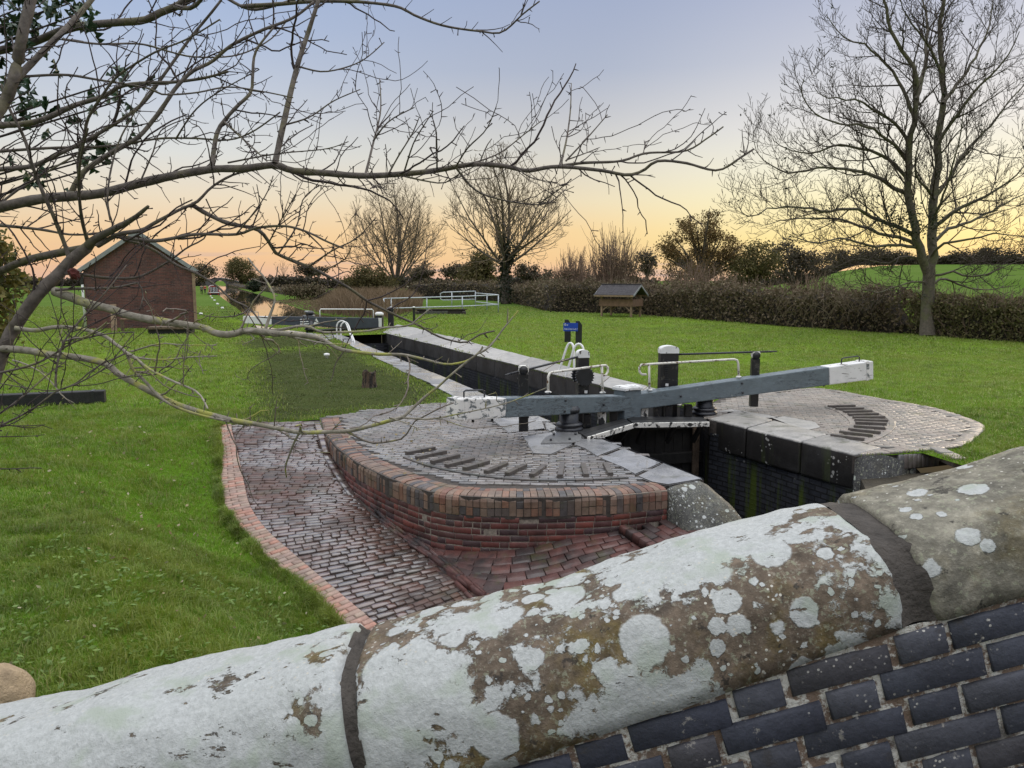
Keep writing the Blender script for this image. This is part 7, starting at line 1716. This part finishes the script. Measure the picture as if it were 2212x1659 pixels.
# ------------------------------------------------------------------ hawthorn leaning in from the left
def z1(*q): return [(x * .3516, y * .3516) for x, y in q]
def z2(*q): return [(x * .2734, 518.4 + y * .2734) for x, y in q]
def z3(*q): return [(432 + x * .3125, 518.4 + y * .3125) for x, y in q]
def z6(*q): return [(518.4 + x * .25, 587.5 + y * .25) for x, y in q]
def zb(*q): return [(691 + x * .2734, 302 + y * .2734) for x, y in q]
def hawthorn():
    rg = np.random.default_rng(42); foot = Vector((-2.75, 2.9, 0)); foot.z = float(GZ(foot.x, foot.y))
    root = empty('hawthorn_tree', 'bare hawthorn with thorny twigs and lichened boughs leaning in from the left', 'tree', tuple(foot))
    TR = np.array([(-2.72, 2.9, foot.z), (-2.7, 2.88, .6), (-2.66, 2.85, 1.2), (-2.6, 2.8, 1.8), (-2.66, 2.75, 2.4), (-2.7, 2.7, 3.0), (-2.66, 2.7, 3.7), (-2.6, 2.75, 4.4)])
    tp, _, _ = catmull(TR, .12); trunk = [(tp, np.linspace(.13, .06, len(tp)), 12)]
    limbs = {}; groups = {'up': [], 'low': []}; allp = []
    def limb(px, w0, w1, d0=None, d1=None, grp='up', tie=True, tw=1.0):
        """px: pixel path; w0,w1 thickness in px at both ends; d0,d1 distance in metres along the sight depth"""
        if d0 is None:                                             # sprout from the nearest limb already there
            q = np.array(px[0]); best = min(allp, key=lambda a: (a[0] - q[0]) ** 2 + (a[1] - q[1]) ** 2); d0 = best[2]
            if d1 is None: d1 = d0 + rg.normal(0, .25)
        if d1 is None: d1 = d0
        uv, _, L = catmull([(a, b, 0) for a, b in px], 16.0); n = len(uv); ts = np.linspace(0, 1, n); wob = np.cumsum(rg.normal(0, .006, n)); wob -= ts * wob[-1]
        dd = d0 + (d1 - d0) * ts + wob; pts = np.array([tuple(A(uv[i][0], uv[i][1], dd[i])) for i in range(n)])
        rr = (w0 + (w1 - w0) * ts ** .8) / F * dd * .5 * (1 + rg.normal(0, .035, n))
        pts = np.concatenate([pts, [pts[-1] + unit(pts[-1] - pts[-2]) * rr[-1] * .9]]); rr = np.append(rr, rr[-1] * .12)
        for i in range(0, n, 2): allp.append((uv[i][0], uv[i][1], dd[i]))
        if tie and (px[0][0] < 12):                                # runs off the frame: carry it on to the trunk
            p = pts[0]; k = np.argmin(np.abs(tp[:, 2] - (p[2] - .25))); t = tp[k]; d = unit(pts[0] - pts[2]); mid = p + d * .35
            ex = catmull([t, (t + mid) / 2 + np.array([0, 0, .03]), mid, p], .06)[0][:-1]; pts = np.concatenate([ex, pts]); rr = np.concatenate([np.linspace(max(rr[0] * 1.5, .012), rr[0], len(ex)), rr])
        groups[grp].append((pts, rr, tw)); return pts, rr
    # --- boughs
    limb(z2((20, 880), (27 / .2734, 715), (300, 430), (430, 300), (580, 150), (690, 60)), 28, 24, 2.35, 2.45, 'up')
    limb([(188, 536), (205, 517), (252, 492), (288, 472), (320, 446)], 22, 7, tw=.5)
    limb([(-60, 610), (0, 586), (55, 563), (130, 546), (186, 536)], 15, 17, 2.7, 2.46)
    limb([(-40, 456), (0, 448), (81, 431), (155, 424), (218, 418), (299, 397), (369, 381), (457, 366), (527, 364), (594, 357), (633, 369), (703, 374), (787, 380), (882, 375), (943, 368), (1005, 357), (1046, 355), (1096, 360), (1139, 369), (1202, 360), (1296, 368), (1355, 378), (1390, 368), (1420, 348), (1480, 352), (1550, 368), (1600, 340), (1628, 322)], 24, 4, 2.55, 2.25)
    limb([(1202, 360), (1260, 352), (1340, 348), (1395, 331), (1480, 326), (1530, 297), (1562, 274)], 7, 3)
    limb(z1((1690, 1005), (1740, 770), (1820, 430), (1900, 180), (1970, -40)), 14, 8)
    limb(z1((1300, 1035), (1330, 830), (1380, 740), (1460, 650), (1540, 570), (1552, 480), (1570, 320), (1680, 170)), 11, 4)
    limb(z1((600, 1510), (730, 1440), (870, 1415), (950, 1370), (1100, 1290), (1210, 1240), (1300, 1150), (1430, 1075), (1560, 1045)), 11, 4)
    limb(z1((720, 1450), (950, 1480), (1200, 1440), (1450, 1440), (1580, 1400), (1760, 1390), (1900, 1430), (2000, 1480), (2110, 1525)), 9, 4)
    limb([(412, 440), (440, 458), (492, 482), (556, 496), (584, 527), (598, 548), (668, 577), (691, 588), (718, 602), (758, 625), (793, 650), (826, 667), (868, 687), (903, 702), (943, 725), (981, 737), (1008, 739), (1038, 722), (1068, 715)], 10, 3.5)
    limb(z1((548, 1515), (510, 1380), (490, 1240), (485, 1100), (500, 950), (540, 790)), 9, 4)
    limb(z1((430, 1600), (390, 1480), (330, 1330), (250, 1150), (200, 1020), (150, 850), (50, 650), (10, 520)), 10, 5)
    limb(z1((680, 1355), (660, 1230), (680, 1050), (740, 850), (860, 640), (950, 520)), 5, 2.5)
    limb(z1((-60, 320), (0, 310), (200, 260), (350, 200), (500, 160), (700, 140), (880, 125), (980, 80), (1080, 40), (1180, -15)), 15, 15, 3.3, 3.1)
    limb(z1((1075, 42), (1170, 50), (1225, 10), (1260, -40)), 12, 7)
    limb(z1((-20, 700), (20, 640), (60, 560), (100, 420), (130, 250), (170, 80), (195, -30)), 24, 21, 2.2, 2.3)
    limb(z1((95, 490), (280, 300), (430, 150), (580, -20)), 15, 10)
    limb(z1((-60, 775), (0, 770), (160, 760), (300, 720), (450, 650), (640, 590), (740, 530), (900, 510), (1060, 505), (1250, 480), (1400, 440)), 14, 5, 2.9, 2.7)
    limb(z1((440, 1180), (520, 1050), (700, 930), (840, 850), (940, 740), (1000, 660), (1080, 540), (1180, 440), (1300, 380), (1420, 280), (1600, 190), (1800, 110), (1930, 10)), 12, 5, 2.5, 2.75)
    limb(z1((-60, 1045), (0, 1040), (200, 1020), (350, 950), (500, 880), (640, 800), (800, 700), (900, 610), (1000, 470), (1100, 330), (1180, 220), (1280, 100), (1360, 0)), 11, 5, 2.8, 3.0)
    limb(z1((-60, 935), (0, 930), (300, 910), (650, 900), (850, 870), (1000, 850), (1200, 850), (1400, 860), (1550, 810), (1720, 690)), 7, 3, 3.0, 2.8)
    limb(z1((150, 470), (400, 460), (600, 490), (900, 540), (1000, 580), (1200, 570), (1400, 535), (1600, 560), (1800, 600)), 6, 2.5)
    limb(z1((380, 240), (600, 270), (860, 270), (1050, 320), (1200, 350), (1450, 340), (1650, 250), (1760, 130)), 5, 2.5)
    limb(z1((500, 1160), (480, 1000), (520, 830), (540, 730), (620, 600), (720, 470), (900, 350), (1000, 300), (1150, 240), (1350, 120)), 8, 3)
    limb(z1((1840, 410), (2000, 440), (2212, 380), (2360, 260)), 4, 2); limb(z1((1740, 770), (1900, 720), (2050, 620), (2212, 550)), 4, 2)
    limb(z1((1380, 750), (1500, 860), (1640, 990)), 5, 3); limb(z1((1400, 1000), (1700, 945), (2000, 915), (2140, 870)), 4, 2)
    limb(z1((-60, 1390), (0, 1385), (250, 1410), (420, 1440), (560, 1440)), 8, 4, 2.9, 2.8); limb(z1((0, 1250), (120, 1160), (300, 1050), (480, 940), (640, 800)), 6, 3, 2.7, 2.9)
    limb([(520, 14), (600, 9), (680, 3), (745, 3), (800, 6), (860, 15), (900, 35), (960, 56), (1040, 68), (1085, 69), (1130, 30), (1165, 3)], 9, 3, 2.9, 2.6)
    limb([(480, -10), (540, 20), (600, 10), (660, -10)], 7, 5, 3.0, 2.9)
    for px, w0 in (([(790, 376), (806, 310), (822, 240), (820, 170)], 6), ([(806, 305), (840, 262), (895, 232)], 4), ([(838, 378), (862, 335), (890, 290), (905, 255)], 4), ([(872, 375), (893, 310), (915, 272), (936, 240)], 4), ([(944, 368), (944, 320), (943, 285)], 4), ([(985, 360), (1010, 320), (1050, 280), (1072, 230)], 4), ([(1004, 357), (1075, 333), (1130, 292), (1168, 262)], 4), ([(1036, 352), (1050, 318), (1062, 300)], 3), ([(1211, 357), (1224, 300), (1232, 240), (1234, 180)], 5), ([(1222, 348), (1265, 302), (1312, 248)], 4), ([(1225, 345), (1262, 332), (1292, 320)], 3), ([(985, 362), (1015, 400), (1045, 420), (1110, 437), (1180, 440), (1222, 408)], 5), ([(1165, 440), (1200, 415), (1222, 398)], 3), ([(870, 380), (925, 392), (960, 395), (985, 380), (1030, 357)], 4), ([(958, 360), (975, 395)], 3), ([(1120, 366), (1150, 385), (1205, 395)], 3), ([(1390, 330), (1395, 305)], 2.5), ([(730, 383), (740, 396), (775, 408)], 3), ([(790, 385), (805, 400), (836, 410)], 3),
                   ([(660, 500), (700, 540), (702, 560)], 4), ([(600, 550), (640, 490), (655, 430), (690, 400)], 4), ([(668, 575), (720, 540), (770, 515), (812, 470)], 4), ([(580, 525), (610, 470), (640, 420)], 3.5), ([(703, 583), (745, 560), (760, 530)], 3), ([(510, 506), (540, 470), (575, 420), (590, 380)], 3.5), ([(445, 430), (470, 470), (520, 465)], 3), ([(380, 300), (420, 240), (470, 200), (560, 150)], 4), ([(300, 400), (330, 330), (350, 280), (420, 250)], 4)): limb(px, w0, 2)
    # --- lower boughs, pale and lichened
    limb(z2((430, 405), (560, 450), (700, 505), (860, 540), (1000, 590), (1200, 630), (1400, 660), (1600, 690), (1700, 735), (1820, 747), (1950, 715), (2060, 722), (2212, 742)), 20, 13, 2.4, 2.15, 'low')
    limb([(605, 720), (650, 724), (688, 730), (708, 740), (733, 754), (768, 760), (818, 765), (868, 766), (908, 774), (958, 786), (988, 785), (1018, 775), (1043, 752)], 12, 3.5, 2.15, 2.05, 'low')
    limb(z6((40, 512), (280, 505), (400, 490), (520, 465), (620, 480), (700, 520), (860, 520), (1100, 510), (1250, 480), (1450, 465), (1540, 400), (1640, 320)), 8, 3, 2.18, 2.3, 'low')
    limb(z6((220, 495), (250, 400), (290, 290), (300, 210), (240, 100), (190, 20), (140, -30), (70, -120)), 7, 3, None, 2.3, 'low')
    limb(z6((160, 525), (200, 575), (280, 590), (330, 640), (352, 700)), 6, 3, None, None, 'low'); limb(z6((40, 520), (130, 570), (20, 630)), 4, 2, None, None, 'low'); limb(z6((450, 560), (520, 575), (640, 600), (760, 620), (950, 625)), 5, 2, None, None, 'low')
    limb(z2((-90, 850), (20, 858), (200, 870), (400, 905), (600, 925), (800, 965), (870, 1000), (950, 1070), (1100, 1150), (1250, 1230), (1400, 1300), (1570, 1355), (1700, 1390), (1900, 1440), (2000, 1455)) + z3((200, 1240), (400, 1275), (560, 1305), (700, 1330), (900, 1325), (1050, 1315), (1200, 1280), (1400, 1225)), 17, 8, 2.35, 1.95, 'low')
    limb(z3((1400, 1228), (1560, 1080), (1640, 1020), (1750, 920), (1900, 800), (2000, 740), (2100, 610), (2200, 490)), 7, 3, None, 1.95, 'low')
    limb([(869, 902), (930, 905), (1000, 892), (1090, 872), (1180, 838)], 4, 2, None, None, 'low', tw=.5); limb([(850, 905), (880, 915), (908, 928)], 3.5, 2, None, None, 'low', tw=.5)
    limb(z3((700, 1280), (688, 1330), (650, 1400), (620, 1480), (590, 1570), (598, 1640)), 6, 3, None, None, 'low')
    limb(z3((700, 1325), (690, 1265), (660, 1285)), 5, 3, None, None, 'low', tw=.2)
    limb(z2((120, 695), (280, 715), (420, 690), (540, 690), (700, 715), (830, 760), (920, 830), (1000, 890), (1050, 1020), (1150, 1120), (1230, 1210), (1330, 1290), (1500, 1360), (1700, 1410), (1850, 1442)), 10, 5, 2.3, 2.12, 'low')
    limb(z2((1000, 892), (1070, 930), (1150, 1000), (1270, 1070), (1400, 1130), (1540, 1190), (1600, 1250), (1640, 1330)), 7, 4, None, None, 'low')
    limb(z2((980, 892), (1100, 932), (1300, 945), (1500, 925), (1710, 918)), 5, 2.5, None, None, 'low'); limb(z2((1040, 882), (1260, 820), (1450, 830), (1710, 832)), 4, 2, None, None, 'low')
    limb(z2((1850, 1440), (1960, 1410), (2060, 1350), (2120, 1345)), 4, 2, None, None, 'low', tw=.4)
    limb(z2((440, 1160), (450, 1000), (520, 780), (700, 560), (850, 395), (1000, 200)), 5, 2.5, 2.0, 2.1); limb(z2((-60, 1500), (0, 1470), (250, 1340), (440, 1200), (620, 1130), (830, 1010), (960, 860), (1060, 730)), 5, 2, 2.0, 2.05); limb(z2((-60, 1060), (0, 1050), (300, 970), (560, 820), (700, 770), (880, 738), (1060, 728)), 6, 2.5, 2.1, 2.1); limb(z2((-60, 1400), (0, 1370), (150, 1260), (400, 1045), (520, 960)), 5, 2.5, 1.95, 2.1)
    limb(z2((1000, 890), (900, 940), (820, 970), (700, 1050), (600, 1130), (420, 1190), (160, 1160), (-20, 1130)), 4, 2, 2.1, 2.0); limb(z2((430, 260), (620, 270), (860, 300), (1100, 290), (1330, 170), (1480, 60), (1600, 0), (1640, -60)), 8, 3, 2.4, 2.5); limb(z2((440, 395), (600, 385), (850, 380), (1000, 360), (1095, 340), (1130, 450), (1100, 560)), 7, 3, 2.35, 2.3); limb(z2((980, 0), (1110, 30), (1250, 100), (1400, 200), (1560, 265), (1720, 370), (1830, 470), (1970, 540), (2080, 680)), 7, 3.5, 2.45, 2.3); limb(z2((1970, 540), (1900, 590), (1750, 610), (1620, 598)), 4, 2, None, None)
    limb(z2((100, 950), (200, 980), (330, 1050), (430, 1150), (500, 1240), (580, 1285)), 4, 2, 2.2, 2.1, 'low')
    # --- twigs: short zigzag shoots with spurs and thorns
    tips = {'up': [], 'low': []}
    for g, lst in groups.items():
        extra = []
        for pts, rr, tw in list(lst):
            seg = np.linalg.norm(np.diff(pts, axis=0), axis=1); L = seg.sum(); cs = np.concatenate([[0], np.cumsum(seg)]); n = int(L * (20 if g == 'up' else 10) * tw * rg.uniform(.8, 1.2))
            for _ in range(n):
                s = L * rg.uniform(.08, 1.0); p = np.array([np.interp(s, cs, pts[:, k]) for k in range(3)]); r0 = np.interp(s, cs, rr); k = min(len(pts) - 2, max(0, int(np.searchsorted(cs, s)) - 1)); d = unit(pts[k + 1] - pts[k])
                e = unit(np.cross(d, rg.normal(size=3))); e[1] *= .7; ang = rg.uniform(.6, 1.15); dr = unit(d * math.cos(ang) + e * math.sin(ang) + np.array([0, 0, .18]))
                ln = rg.choice([.03, .05, .1, .18, .32], p=[.2, .18, .24, .22, .16]) * rg.uniform(.7, 1.3); m = max(2, int(ln / .025)); q = [p]; cur = dr
                for i in range(m): cur = unit(cur + rg.normal(0, .17, 3) + np.array([0, 0, .03])); q.append(q[-1] + cur * ln / m)
                q = np.array(q); rw = min(r0 * .6, .0011 + ln * .0085); tr = np.linspace(rw, max(.0009, rw * .5), m + 1); tips[g].append((q, tr, 4)); extra.append((q, tr))
        for q, tr in [(p, r_) for p, r_, _ in lst] + extra:               # thorns and spurs
            seg = np.linalg.norm(np.diff(q, axis=0), axis=1); L = seg.sum(); cs = np.concatenate([[0], np.cumsum(seg)])
            for _ in range(int(L * 22 * rg.uniform(.6, 1.2))):
                s = L * rg.random(); p = np.array([np.interp(s, cs, q[:, k]) for k in range(3)]); r0 = np.interp(s, cs, tr); k = min(len(q) - 2, max(0, int(np.searchsorted(cs, s)) - 1)); d = unit(q[k + 1] - q[k]); e = unit(np.cross(d, rg.normal(size=3)) + d * .35)
                ln = r0 + rg.uniform(.007, .02); w_ = min(.0016, r0 * .8 + .0003); tips[g].append((np.array([p, p + e * ln * .6, p + e * ln]), np.array([w_, w_ * .9, w_ * (.25 if rg.random() < .6 else 1.3)]), 4))
    tube_obj('trunk', trunk, MAT['haw_bark'], root)
    tube_obj('boughs', [(p, r_, 9) for p, r_, _ in groups['up']], MAT['haw_bark'], root)
    tube_obj('lower_boughs', [(p, r_, 9) for p, r_, _ in groups['low']], MAT['haw_low'], root)
    tube_obj('twigs', tips['up'], MAT['haw_twig'], root); tube_obj('lower_sprays', tips['low'], MAT['haw_low_twig'], root)
    bm = bmesh.new(); bmesh.ops.create_icosphere(bm, subdivisions=2, radius=.017); c = A(161, 592, 2.4)
    for v in bm.verts: v.co *= random.uniform(.7, 1.35)
    m = MB(); m.bm(bm, Matrix.Translation(c)); bm.free(); rel(m.build('rusty_gall', MAT['berry']), root)
hawthorn()
def holly():
    rg = np.random.default_rng(6); foot = Vector((-3.3, 3.6, 0)); foot.z = float(GZ(foot.x, foot.y)); root = empty('holly_tree', 'dark glossy holly leaves showing among the upper hawthorn branches', 'tree', tuple(foot)); br = []; V = []; Q = []
    cl = [(z1((100, 60))[0], 22), (z1((30, 140))[0], 18), (z1((290, 60))[0], 18), (z1((430, 20))[0], 10), (z1((470, 90))[0], 10), (z1((230, 220))[0], 12), (z1((150, 520))[0], 10), (z1((190, 610))[0], 9), (z1((680, 510))[0], 7), (z1((740, 560))[0], 8), (z1((770, 610))[0], 6), (z1((220, 690))[0], 9), (z1((280, 740))[0], 6), (z1((680, 880))[0], 5), (z1((660, 950))[0], 5), (z1((60, 990))[0], 6), (z1((280, 1110))[0], 6), (z1((540, 960))[0], 4), (z1((20, 600))[0], 8), (z1((650, 1010))[0], 4), (z1((-60, 100))[0], 20)]
    ctr = np.array([foot.x, foot.y, 2.0]); br.append((np.array([[foot.x, foot.y, foot.z], [-3.3, 3.55, 1.5], [-3.25, 3.5, 3.0], [-3.1, 3.45, 4.2]]), np.array([.06, .05, .035, .02]), 8))
    for (u, v), n in cl:
        c = np.array(A(u, v, 3.15 + rg.normal(0, .12))); p0 = np.array([-3.27, 3.52, min(3.9, max(1.0, c[2] - .5))]); br.append((np.array([p0, (p0 + c) / 2 + np.array([0, 0, .08]), c]), np.array([.010, .006, .003]), 5))
        for _ in range(int(n * .75)):
            p = c + rg.normal(0, .05, 3); t = unit(rg.normal(size=3)); s = unit(np.cross(t, rg.normal(size=3))); nn = np.cross(t, s); L, W = rg.uniform(.028, .042), rg.uniform(.012, .017)
            out = []; K = 7
            for side in (1, -1):
                for k in range(K + 1):
                    a = k / K; w_ = W * math.sin(math.pi * min(.97, max(.05, a))) * (1.5 if k % 2 else .75); out.append(p + t * (a - .5) * 2 * L + s * side * w_ + nn * (.012 * (1 if k % 2 else -.3) * w_ / W * 1.2))
            mid = [p + t * (k / K - .5) * 2 * L - nn * .004 for k in range(K + 1)]; b = len(V); V += out + mid
            for si in (0, 1):
                for k in range(K): o_ = b + si * (K + 1) + k; m_ = b + 2 * (K + 1) + k; Q.append([o_, o_ + 1, m_ + 1, m_])
    tube_obj('stems', br, MAT['haw_twig'], root); rel(npmesh('leaves', np.array(V), np.array(Q), MAT['holly']), root)
holly()
def left_shrub():
    leafy_tree('shrub', 'yellow green leafy shrub at the left edge behind the boughs', -30, 760, 9.0, [(-35, 600, 70, 80), (-60, 520, 55, 55), (-45, 680, 55, 60)], .035, 'yellow_leaf', 91, 60, 80, .12, False, cat='shrub')
left_shrub()
